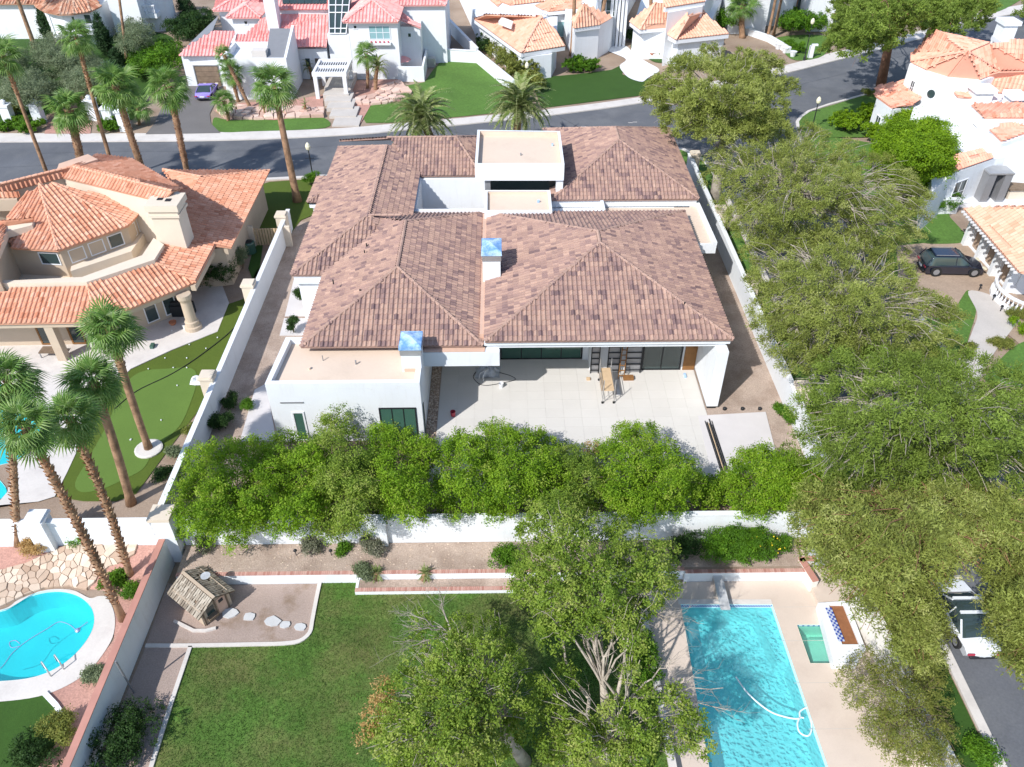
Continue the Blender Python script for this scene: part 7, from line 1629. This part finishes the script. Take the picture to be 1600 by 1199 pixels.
b = MB(); b.tube([p for p in curve([tuple(G(x, y, RZ-.08)) for x, y in [(-30,1055),(0,1045),(20,1020),(45,1000),(75,982),(92,972),(108,976),(118,984)]], 5)], .02, 5); b.tube([p for p in curve([tuple(G(x, y, RZ-.08)) for x, y in [(30,1010),(18,1012),(15,1004),(24,1001),(31,1006)]], 5)], .02, 5); b.tube([G(118,986,RZ-.1), G(137,972,RZ-.1)], .02, 5); b.lathe(G(122,986,RZ-.13), [(.12,0),(.14,.08),(.05,.14)], 10); simple('pool_cleaner', 'dark pool cleaner with a thin curling hose in the round pool', 'pool cleaner', b, 'pooltile', tuple(G(75,982,RZ-.08)))
for i, (x, y) in enumerate([(78,1052),(98,1041)]):
    g = R(x, y); b = MB(); o_ = Vector((-.8,.6,0)).normalized(); c = Vector((g.x,g.y,RZ)); b.tube([c+Vector((.15,-.2,0)), c+Vector((.12,-.15,.6)), c+o_*.25+Vector((0,0,.75)), c+o_*.5+Vector((0,0,.4)), c+o_*.55+Vector((0,0,-.1))], .035, 6)
    simple('pool_rail', ['left chrome hand rail at the round pool edge','right chrome hand rail at the round pool edge'][i], 'hand rail', b, 'galv', tuple(g))
# folded loungers leaning right of the wall stub
for i, x in enumerate((1275, 1305)):
    g = G(x, 872, -.1); t = thing('stacked_chair', (g.x,g.y,RZ), ['grey mesh pool chair leaning by the pink wall stub','dark pool chair behind the grey mesh one'][i], 'chair')
    b = MB(); b.obox((g.x,g.y,-.1), (1,.1,0), (.65,1.0,.06)); b.build('seat', MT['plastic_clear' if i == 0 else 'black'], t); b = MB(); b.obox((g.x,g.y+.45,.25), (1,.1,0), (.65,.06,.7)); b.build('backrest', MT['plastic_clear' if i == 0 else 'black'], t)
    for sx in (-.3,.3):
        b = MB(); b.box(g.x+sx-.03,g.y-.4,RZ,g.x+sx+.03,g.y-.34,-.13); b.build('leg', MT['grey'], t)
# path lights
for i, (x, y) in enumerate([(463,868),(518,868)]):
    g = G(x, y); t = thing('path_light', tuple(g), ['left small dark path light in the gravel bed','right small dark path light in the gravel bed'][i], 'path light', 'path lights in the gravel bed')
    b = MB(); b.tube([g, g+Vector((0,0,.4))], .025, 6); b.build('stem', MT['black'], t); b = MB(); b.lathe(g+Vector((0,0,.4)), [(.11,0),(.09,.05),(.02,.09)], 8); b.build('head', MT['black'], t)
for i, (x, y) in enumerate([(1132,640),(1160,640),(1187,640)]):
    g = G(x, y); b = MB(); b.lathe(g, [(.13,0),(.13,.14),(.05,.2)], 8); simple('well_light', ['black ground light nearest the white end wall','middle black ground light of the row of three','black ground light nearest the garden wall'][i], 'ground light', b, 'black', tuple(g))
# scaffold towers, ladders and materials at the patio doors
def scaffold(c, sx, sy, h, label, mat='galv'):
    t = thing('scaffold', (c[0],c[1],.06), label, 'scaffold'); x0, x1, y0, y1 = c[0]-sx/2, c[0]+sx/2, c[1]-sy/2, c[1]+sy/2
    for x in (x0,x1):
        for y in (y0,y1): b = MB(); b.tube([(x,y,.2),(x,y,h)], .028, 6); b.build('upright', MT[mat], t); b = MB(); b.lathe((x,y,.06), [(.08,0),(.08,.12),(.03,.14)], 8); b.build('caster', MT['rubber'], t)
    for z in [.35+k*.45 for k in range(int((h-.3)/.45))]:
        for x in (x0,x1): b = MB(); b.tube([(x,y0,z),(x,y1,z)], .02, 5); b.build('rung', MT[mat], t)
    for (a, c_) in (((x0,y0,.4),(x1,y0,h*.6)),((x1,y1,.4),(x0,y1,h*.6))): b = MB(); b.tube([a,c_], .018, 5); b.build('brace', MT[mat], t)
    b = MB(); b.box(x0+.05,y0,h*.55,x1-.05,y1,h*.55+.05); b.build('plank', MT['lumber'], t)
    return t
scaffold((6.95,41.6), .75, 2.4, 2.0, 'grey rolling scaffold tower standing on the white patio', 'galv')
lad = thing('ladder', (8.0,43.3,.06), 'wooden step ladder leaning in front of the steel shelving', 'ladder')
for s_ in (-.2,.2): b = MB(); b.tube([(8.1+s_,42.9,.06),(8.3+s_*.7,43.7,3.2)], .035, 5); b.build('rail', MT['wood'], lad)
for k in range(8): b = MB(); t_ = (k+.7)/8.5; p = Vector((8.1,42.9,.06)).lerp(Vector((8.3,43.7,3.2)), t_); b.box(p.x-.2,p.y-.03,p.z-.015,p.x+.2,p.y+.05,p.z+.015); b.build('rung', MT['wood'], lad)
for i, (x0,x1,lb) in enumerate([(6.05,6.6,'left black steel shelving frame leaning on the patio wall'),(7.2,8.0,'middle black steel shelving frame on the patio wall'),(8.45,9.5,'right black steel shelving frame by the sliding doors')]):
    t = thing('steel_frame', ((x0+x1)/2,43.7,.06), lb, 'metal frame')
    for x in (x0,x1): b = MB(); b.box(x-.03,43.55,.06,x+.03,43.62,2.9); b.build('upright', MT['black'], t)
    for k in range(6): b = MB(); b.box(x0,43.56,.3+k*.5,x1,43.61,.35+k*.5); b.build('rail', MT['black'], t)
    b = MB(); b.box(x0+.04,43.63,.1,x1-.04,43.66,2.8); b.build('panel', MT['grey'], t)
for i, (x, y, sx, sy, sz, m, lb, nm) in enumerate([(8.6,42.9,.7,.35,.25,'wood','pile of brown lumber offcuts at the foot of the shelving','lumber_pile'),(5.85,42.9,.25,.25,.12,'lumber','small tan block by the scaffold wheel','wood_block'),(6.75,42.6,.22,1.9,.08,'lumber','raw lumber plank lying under the scaffold','plank'),(7.75,42.0,.25,1.6,.05,'plastic_clear','grey strip of flooring lying on the patio','strip')]):
    b = MB(); b.box(x-sx/2,y-sy/2,.062,x+sx/2,y+sy/2,.062+sz); simple(nm, lb, 'lumber', b, m, (x,y,.062))
b = MB(); g = G(708,650,.06); b.lathe((g.x,g.y,.062), [(.14,0),(.17,.36),(.18,.38),(.15,.37),(.13,.05)], 14); simple('red_bucket', 'red plastic bucket alone on the shaded patio', 'bucket', b, 'red', (g.x,g.y,.062))
b = MB(); g = G(783,605,.06); b.lathe((g.x,g.y,.062), [(.14,0),(.17,.34),(.15,.33),(.13,.05)], 14); simple('white_bucket', 'white bucket on the patio right of the covered paint sprayer', 'bucket', b, 'white', (g.x,g.y,.062))
b = MB(); g = G(1070,588,.06); b.box(g.x-.07,g.y-.2,.062,g.x+.07,g.y+.2,.2); simple('blue_bottle', 'small light blue jug near the wooden door on the patio', 'bottle', b, 'plastic_blue', (g.x,g.y,.062))
sp = thing('paint_sprayer', tuple(G(762,598,.06)), 'paint sprayer under crumpled grey plastic with cables, beneath the beam', 'sprayer'); g = G(762,590,.06); rr = random.Random(12); vs = []
for j in range(9):
    for i in range(11): u_, v_ = i/10*2-1, j/8*2-1; vs.append((g.x+u_*.85+rr.uniform(-.07,.07), g.y+.5+v_*.6+rr.uniform(-.07,.07), .08+max(0,1-u_*u_*.9-v_*v_*.8)*.75*rr.uniform(.55,1.1)))
b = MB(); b.add(vs, [(j*11+i,j*11+i+1,(j+1)*11+i+1,(j+1)*11+i) for j in range(8) for i in range(10)]); b.build('plastic_cover', MT['plastic_clear'], sp)
b = MB(); b.tube([(g.x-.3,g.y-.5,.1),(g.x-.3,g.y-.4,.5),(g.x-.1,g.y-.1,.8)], .04, 6); b.tube([(g.x-.6,g.y-.2,.1),(g.x-.5,g.y-.2,.6),(g.x-.1,g.y,.7)], .03, 6); b.build('frame', MT['white'], sp)
b = MB(); b.tube([p for p in curve([(g.x-.8,g.y+.6,.1),(g.x-1.0,g.y,.1),(g.x-.6,g.y-.7,.1),(g.x,g.y-.9,.1),(g.x+1.2,g.y-.6,.1),(g.x+1.9,g.y-.3,.1),(g.x+1.6,g.y+.1,.1),(g.x+.8,g.y+.5,.1)], 5)], .02, 5); b.build('cable', MT['black'], sp)
# black pipes on the concrete slab
pp = thing('pipe_bundle', tuple(G(1120,690,.08)), 'bundle of black pipes with one orange stripe on the new concrete slab', 'pipes'); a0 = G(1108,662,.08); a1 = G(1130,730,.08); a1 = a0+(a1-a0)*1.1; d = (a1-a0).normalized(); s_ = Vector((-d.y,d.x,0)); rr = random.Random(3)
for i in range(9): b = MB(); o_ = s_*(-.22+i*.055); z = .1+(i % 2)*.05; st_ = rr.uniform(-.4,.3); b.tube([a0+o_+d*st_+Vector((0,0,z-.08)), a1+o_+Vector((0,0,z-.08))], .03, 6); b.build('pipe', MT['black' if i != 3 else 'lumber'], pp)
# porch furniture of the beige house
def table(label, x, y, sx, sy, h, mat, z=.055):
    t = thing('table', (x,y,z), label, 'table'); b = MB(); b.box(x-sx/2,y-sy/2,z+h-.06,x+sx/2,y+sy/2,z+h); b.build('top', MT[mat], t)
    for u_ in (-1,1):
        for v_ in (-1,1): b = MB(); b.box(x+u_*(sx/2-.06)-.03,y+v_*(sy/2-.06)-.03,z,x+u_*(sx/2-.06)+.03,y+v_*(sy/2-.06)+.03,z+h-.061); b.build('leg', MT['grey'], t)
g = G(82,556); table('low dark grey coffee table on the patio of the beige house', g.x, g.y, 1.3, .8, .5, 'bark')
g = G(95,543); t = thing('outdoor_sofa', (g.x,g.y+.6,.055), 'grey outdoor sofa under the tiled porch of the beige house', 'sofa'); b = MB(); b.box(g.x-.9,g.y+.3,.06,g.x+1.3,g.y+1.1,.5); b.build('seat', MT['grey'], t); b = MB(); b.box(g.x-.9,g.y+1.1,.06,g.x+1.3,g.y+1.3,.95); b.build('backrest', MT['grey'], t); b = MB(); b.box(g.x-1.05,g.y+.3,.06,g.x-.9,g.y+1.3,.7); b.build('armrest', MT['grey'], t)
g = G(278,500); t = thing('covered_grill', (g.x,g.y+.6,.055), 'large black covered grill in the shade behind the round column', 'grill'); b = MB(); b.box(g.x-.5,g.y+.3,.06,g.x+1.1,g.y+1.1,1.0); b.build('body', MT['black'], t); b = MB(); b.obox((g.x+.3,g.y+.7,1.15), (1,0,0), (1.4,.6,.3)); b.build('lid', MT['black'], t)
g = G(290,514); b = MB(); b.lathe((g.x,g.y,.055), [(.15,0),(.18,.38),(.16,.37),(.13,.05)], 12); simple('white_bucket', 'white bucket beside the round column of the beige house', 'bucket', b, 'white', (g.x,g.y,.055))
g = G(271,508); b = MB(); b.lathe((g.x,g.y,.055), [(.18,0),(.27,.2),(.28,.25),(.22,.22)], 12); simple('clay_pot', 'round clay bowl left of the white bucket on the porch', 'pot', b, 'terracotta', (g.x,g.y,.055))
g = G(239,544); b = MB(); b.box(g.x-.12,g.y-.2,.056,g.x+.12,g.y+.25,.3); simple('green_bag', 'small dark green bag on the pale patio edge', 'bag', b, 'glass_green', (g.x,g.y,.055))
g = G(155,545); b = MB(); b.lathe((g.x,g.y,.055), [(.3,0),(.5,.3),(.45,.6),(.25,.8),(.05,.85)], 9); simple('patio_boulder', 'pale rounded patio boulder behind the putting green palm', 'boulder', b, 'walk', (g.x,g.y,.055))
# street lamps
def lamp(label, base, h, style='post', z=.1):
    g = G(*base); t = thing('street_lamp', (g.x,g.y,z), label, 'street lamp', 'street lamps')
    b = MB(); b.lathe((g.x,g.y,z), [(.16,0),(.16,.5),(.09,.6),(.06,.8),(.05,h)], 10); b.build('post', MT['black'], t)
    b = MB(); b.box(g.x-.45,g.y-.02,z+h*.72,g.x+.45,g.y+.02,z+h*.72+.05); b.build('crossbar', MT['black'], t)
    b = MB(); b.lathe((g.x,g.y,z+h), [(.12,0),(.22,.12),(.26,.35),(.18,.6),(.04,.75)], 12); b.build('globe', MT['lampglass'], t)
g = G(493,276); lamp('black street lamp with cream globe left of the white house', (490,283), 3.1)
lamp('street lamp rising from the corner lawn near the side street', (1268,204), 2.9); lamp('street lamp by the driveway of the plain white house', (1256,96), 4.6); lamp('street lamp half hidden in the yellow-green mound', (823,142), 2.6)
# cars
def car(label, c, ang, paint, L_=4.7, Wd=1.9, H_=1.4, suv=False, name='parked_car', glass_roof=False):
    t = thing(name, (c[0],c[1],c[2]), label, 'car', rz=ang)
    def cl(b, nm, mat, par=t, smooth=False):
        rd = nm in ('body', 'windows', 'roof', 'bumper', 'mirror'); o = b.build(nm, MT[mat], None, loc=(0,0,0), local=True, smooth=rd); o.parent = par
        if rd:
            m = o.modifiers.new('round', 'BEVEL'); m.width = .13 if nm != 'mirror' else .03; m.segments = 3; m.limit_method = 'ANGLE'; m.angle_limit = math.radians(25)
            m = o.modifiers.new('normals', 'WEIGHTED_NORMAL')
        return o
    h = L_/2; w = Wd/2; zb_ = .22; zs = .80 if not suv else 1.0
    prof = [(-h,.45),(-h+.05,zs*.78),(-h+.25,zs*.98),(-h*.55,zs*1.0),(h*.30,zs*1.0),(h*.62,zs*.93),(h-.22,zs*.78),(h-.02,zs*.60),(h,.40),(h-.1,zb_),(-h+.1,zb_)]
    secs = [(-w,.86,-.03),(-w*.97,1,0),(0,1.0,.03),(w*.97,1,0),(w,.86,-.03)]
    b = MB(); v = []; n = len(prof)
    for (y, k, dz) in secs:
        for (x, z) in prof: v.append((x*(1 if abs(y) < w*.9 else .93), y*(1-.16*(abs(x)/h)**5), z if z < .5 else (z-.3)*k+.3+dz))
    f = [(i*n+j, i*n+(j+1) % n, (i+1)*n+(j+1) % n, (i+1)*n+j) for i in range(4) for j in range(n)]+[tuple(range(n)), tuple(reversed(range(4*n,5*n)))]
    b.add(v, f); cl(b, 'body', paint)
    if suv: cab = [(-h+.12,zs-.02),(-h+.42,H_-.12),(-h+.75,H_),(h*.05,H_),(h*.22,H_-.08),(h*.50,zs-.04)]
    else: cab = [(-h*.66,zs-.02),(-h*.34,H_-.12),(-h*.1,H_),(h*.08,H_-.02),(h*.2,H_-.1),(h*.52,zs-.05)]
    b = MB(); v = []; n = len(cab)
    for (y, k) in ((-w*.93,0),(-w*.74,1),(w*.74,1),(w*.93,0)):
        for (x, z) in cab: zz = z if k else min(z, zs+.0); v.append((x if k else x*1.0, y if not k else y, z if k else zs-.03))
    f = [(i*n+j, (i+1)*n+j, (i+1)*n+j+1, i*n+j+1) for i in range(3) for j in range(n-1)]
    b.add(v, f); cb = cl(b, 'windows', 'glass')
    b = MB(); r0_ = cab[2]; r1_ = cab[3]; m0, m1 = cab[1], cab[4]; ww = w*.75
    b.add([(r0_[0]-.15,-ww,H_-.03),(r1_[0]+.1,-ww,H_-.03),(r1_[0]+.1,ww,H_-.03),(r0_[0]-.15,ww,H_-.03),(r0_[0]-.05,-ww*.9,H_+.03),(r1_[0],-ww*.9,H_+.03),(r1_[0],ww*.9,H_+.03),(r0_[0]-.05,ww*.9,H_+.03)], [(4,5,6,7),(0,1,5,4),(1,2,6,5),(2,3,7,6),(3,0,4,7)]); cl(b, 'roof', 'glass' if glass_roof else paint)
    if glass_roof:
        for x in (r0_[0]-.25, r1_[0]+.15): b = MB(); b.box(x-.07,-ww*.95,H_-.03,x+.07,ww*.95,H_+.05); cl(b, 'roof_bar', paint)
    for sd in (-1,1):
        for (xa, xb) in ((cab[0],cab[1]),(cab[3],cab[5])):
            b = MB(); b.tube([(xa[0],sd*w*.92,zs-.02),(xb[0] if xa is cab[0] else xa[0]+.05,sd*w*.76,(xb[1] if xa is cab[0] else xa[1])+.0)] if xa is cab[0] else [(xb[0],sd*w*.90,zs-.02),(xa[0]+.08,sd*w*.75,xa[1])], .045, 5); cl(b, 'pillar', paint)
        b = MB(); b.tube([(-.1,sd*w*.93,zs-.02),(-.15,sd*w*.75,H_-.03)], .04, 5); cl(b, 'pillar', paint)
        b = MB(); b.obox((h*.36,sd*(w+.08),zs+.08), (1,0,0), (.16,.2,.13)); cl(b, 'mirror', paint)
        for nm, x, s2, m_ in (('headlight',h-.12,.32,'lampglass'),('tail_light',-h+.03,.1,'red')):
            b = MB(); b.obox((x,sd*w*.72,zs*.72 if nm == 'headlight' else zs*.8), (1,0,-.3 if nm == 'headlight' else 0), (s2*.6,.34,.1)); cl(b, nm, m_)
        for x in (h*.62,-h*.60):
            r = .34 if not suv else .42; b = MB(); v = []; sg_ = 16
            for (yy, rr2) in ((sd*(w-.22),r),(sd*(w+.01),r),(sd*(w+.015),r*.62)):
                for k in range(sg_): v.append((x+rr2*math.cos(k*6.283/sg_), yy, r+rr2*math.sin(k*6.283/sg_)))
            b.add(v, [(i*sg_+k,i*sg_+(k+1) % sg_,(i+1)*sg_+(k+1) % sg_,(i+1)*sg_+k) for i in range(2) for k in range(sg_)]+[tuple(range(sg_))]); wl_ = cl(b, 'wheel', 'rubber')
            b = MB(); v = [(x+r*.6*math.cos(k*6.283/sg_), sd*(w+.02), r+r*.6*math.sin(k*6.283/sg_)) for k in range(sg_)]; b.add(v, [tuple(range(sg_))]); cl(b, 'rim', 'grey', wl_)
    b = MB(); b.box(-h-.01,-.28,.5,-h+.03,.28,.64); cl(b, 'number_plate', 'white')
    b = MB(); b.box(-h-.0,-w*.7,.24,-h+.2,w*.7,.42); cl(b, 'bumper', 'black')
    if suv:
        for sd in (-1,1): b = MB(); b.tube([(-h+.7,sd*w*.66,H_+.07),(h*.0,sd*w*.66,H_+.07)], .025, 5); cl(b, 'roof_rail', 'galv')
    return t
g = G(1482,424); car('glossy black sport utility car on the tan driveway, half under the pines', (g.x,g.y,.06), math.radians(-3), 'carblack', 5.0, 2.0, 1.72, True)
g = G(325,150); car('purple coupe parked with its tail to the street before the garage', (g.x,g.y,.15), math.radians(93), 'purple', 4.8, 2.0, 1.28)
g = G(1512,1000); car('white car with dark glass roof parked at the kerb under the pines, lower right', (g.x+.1,g.y+1.1,0), math.radians(90), 'carwhite', 4.7, 1.95, 1.42, glass_roof=True)
# gate pillars by the left pavement, pots, street bits
for i, (x, y, lb) in enumerate([(19,196,'left white gate pillar at the pavement edge'),(65,194,'white gate pillar left of the pink driveway'),(150,188,'white gate pillar right of the pink driveway'),(176,200,'white pillar nearest the grey driveway'),(198,205,'last white pillar before the grey driveway')]):
    g = G(x, y); b = MB(); b.box(g.x-.5,g.y-.5,.08,g.x+.5,g.y+.5,2.2); b.box(g.x-.6,g.y-.6,2.201,g.x+.6,g.y+.6,2.4); b.lathe((g.x,g.y,2.4), [(.1,0),(.3,.15),(.3,.35),(.1,.5)], 8); simple('gate_pillar', lb, 'pillar', b, 'stucco', (g.x,g.y,.08), 'gate pillars')
g = G(1017,92); b = MB(); b.lathe((g.x,g.y,.1), [(.4,0),(.6,.7),(.65,.8),(.55,.78)], 12); simple('terracotta_pot', 'terracotta pot at the foot of the straight bare palm trunk', 'pot', b, 'terracotta', (g.x,g.y,.1))
for i, (x, y) in enumerate([(1215,78),(1226,84),(1238,90)]):
    g = G(x, y); b = MB(); b.lathe((g.x,g.y,.1), [(.3,0),(.45,.6),(.5,.7),(.4,.68)], 10); simple('white_pot', ['white pot farthest from the street lamp','middle white pot along the driveway','white pot nearest the street lamp'][i], 'pot', b, 'white', (g.x,g.y,.1))
g = G(1265,92); b = MB(); b.box(g.x-.3,g.y-.2,.1,g.x+.3,g.y+.2,1.7); b.box(g.x-.1,g.y-.2,1.701,g.x+.7,g.y+.2,1.9); simple('mailbox', 'white mailbox post beside the street lamp across the road', 'mailbox', b, 'white', (g.x,g.y,.1))
t = thing('umbrella', tuple(G(632,118)), 'small red tilted parasol inside the white garden enclosure', 'umbrella'); g = G(630,118); b = MB(); b.tube([g, g+Vector((0,0,2.2))], .03, 6); b.build('pole', MT['white'], t); b = MB(); b.lathe(g+Vector((0,0,1.95)), [(1.2,0),(.6,.3),(.03,.45)], 8); b.build('canopy', MT['tile_pink'], t)
g = G(675,105); b = MB(); b.box(g.x-.5,g.y-.5,.1,g.x+.5,g.y+.5,1.2); b.lathe((g.x,g.y,1.2), [(.4,0),(.4,.05),(.05,.08)], 10); simple('condenser_unit', 'grey condenser unit against the white wall by the front lawn', 'air conditioner', b, 'galv', (g.x,g.y,.1))
g = G(995,330); 
for i, (x, y) in enumerate([(1529,455),(1550,471),(1562,488)]):
    g = G(x, y); b = MB(); b.tube([g, g+Vector((0,0,.5))], .04, 6); b.lathe(g+Vector((0,0,.5)), [(.12,0),(.1,.1),(.03,.15)], 8); simple('path_light', ['black path light nearest the garage','middle black path light on the curved path','black path light by the balustrade'][i], 'path light', b, 'black', tuple(g))
for o in bpy.data.objects:
    for k in ('_w',):
        if k in o: del o[k]
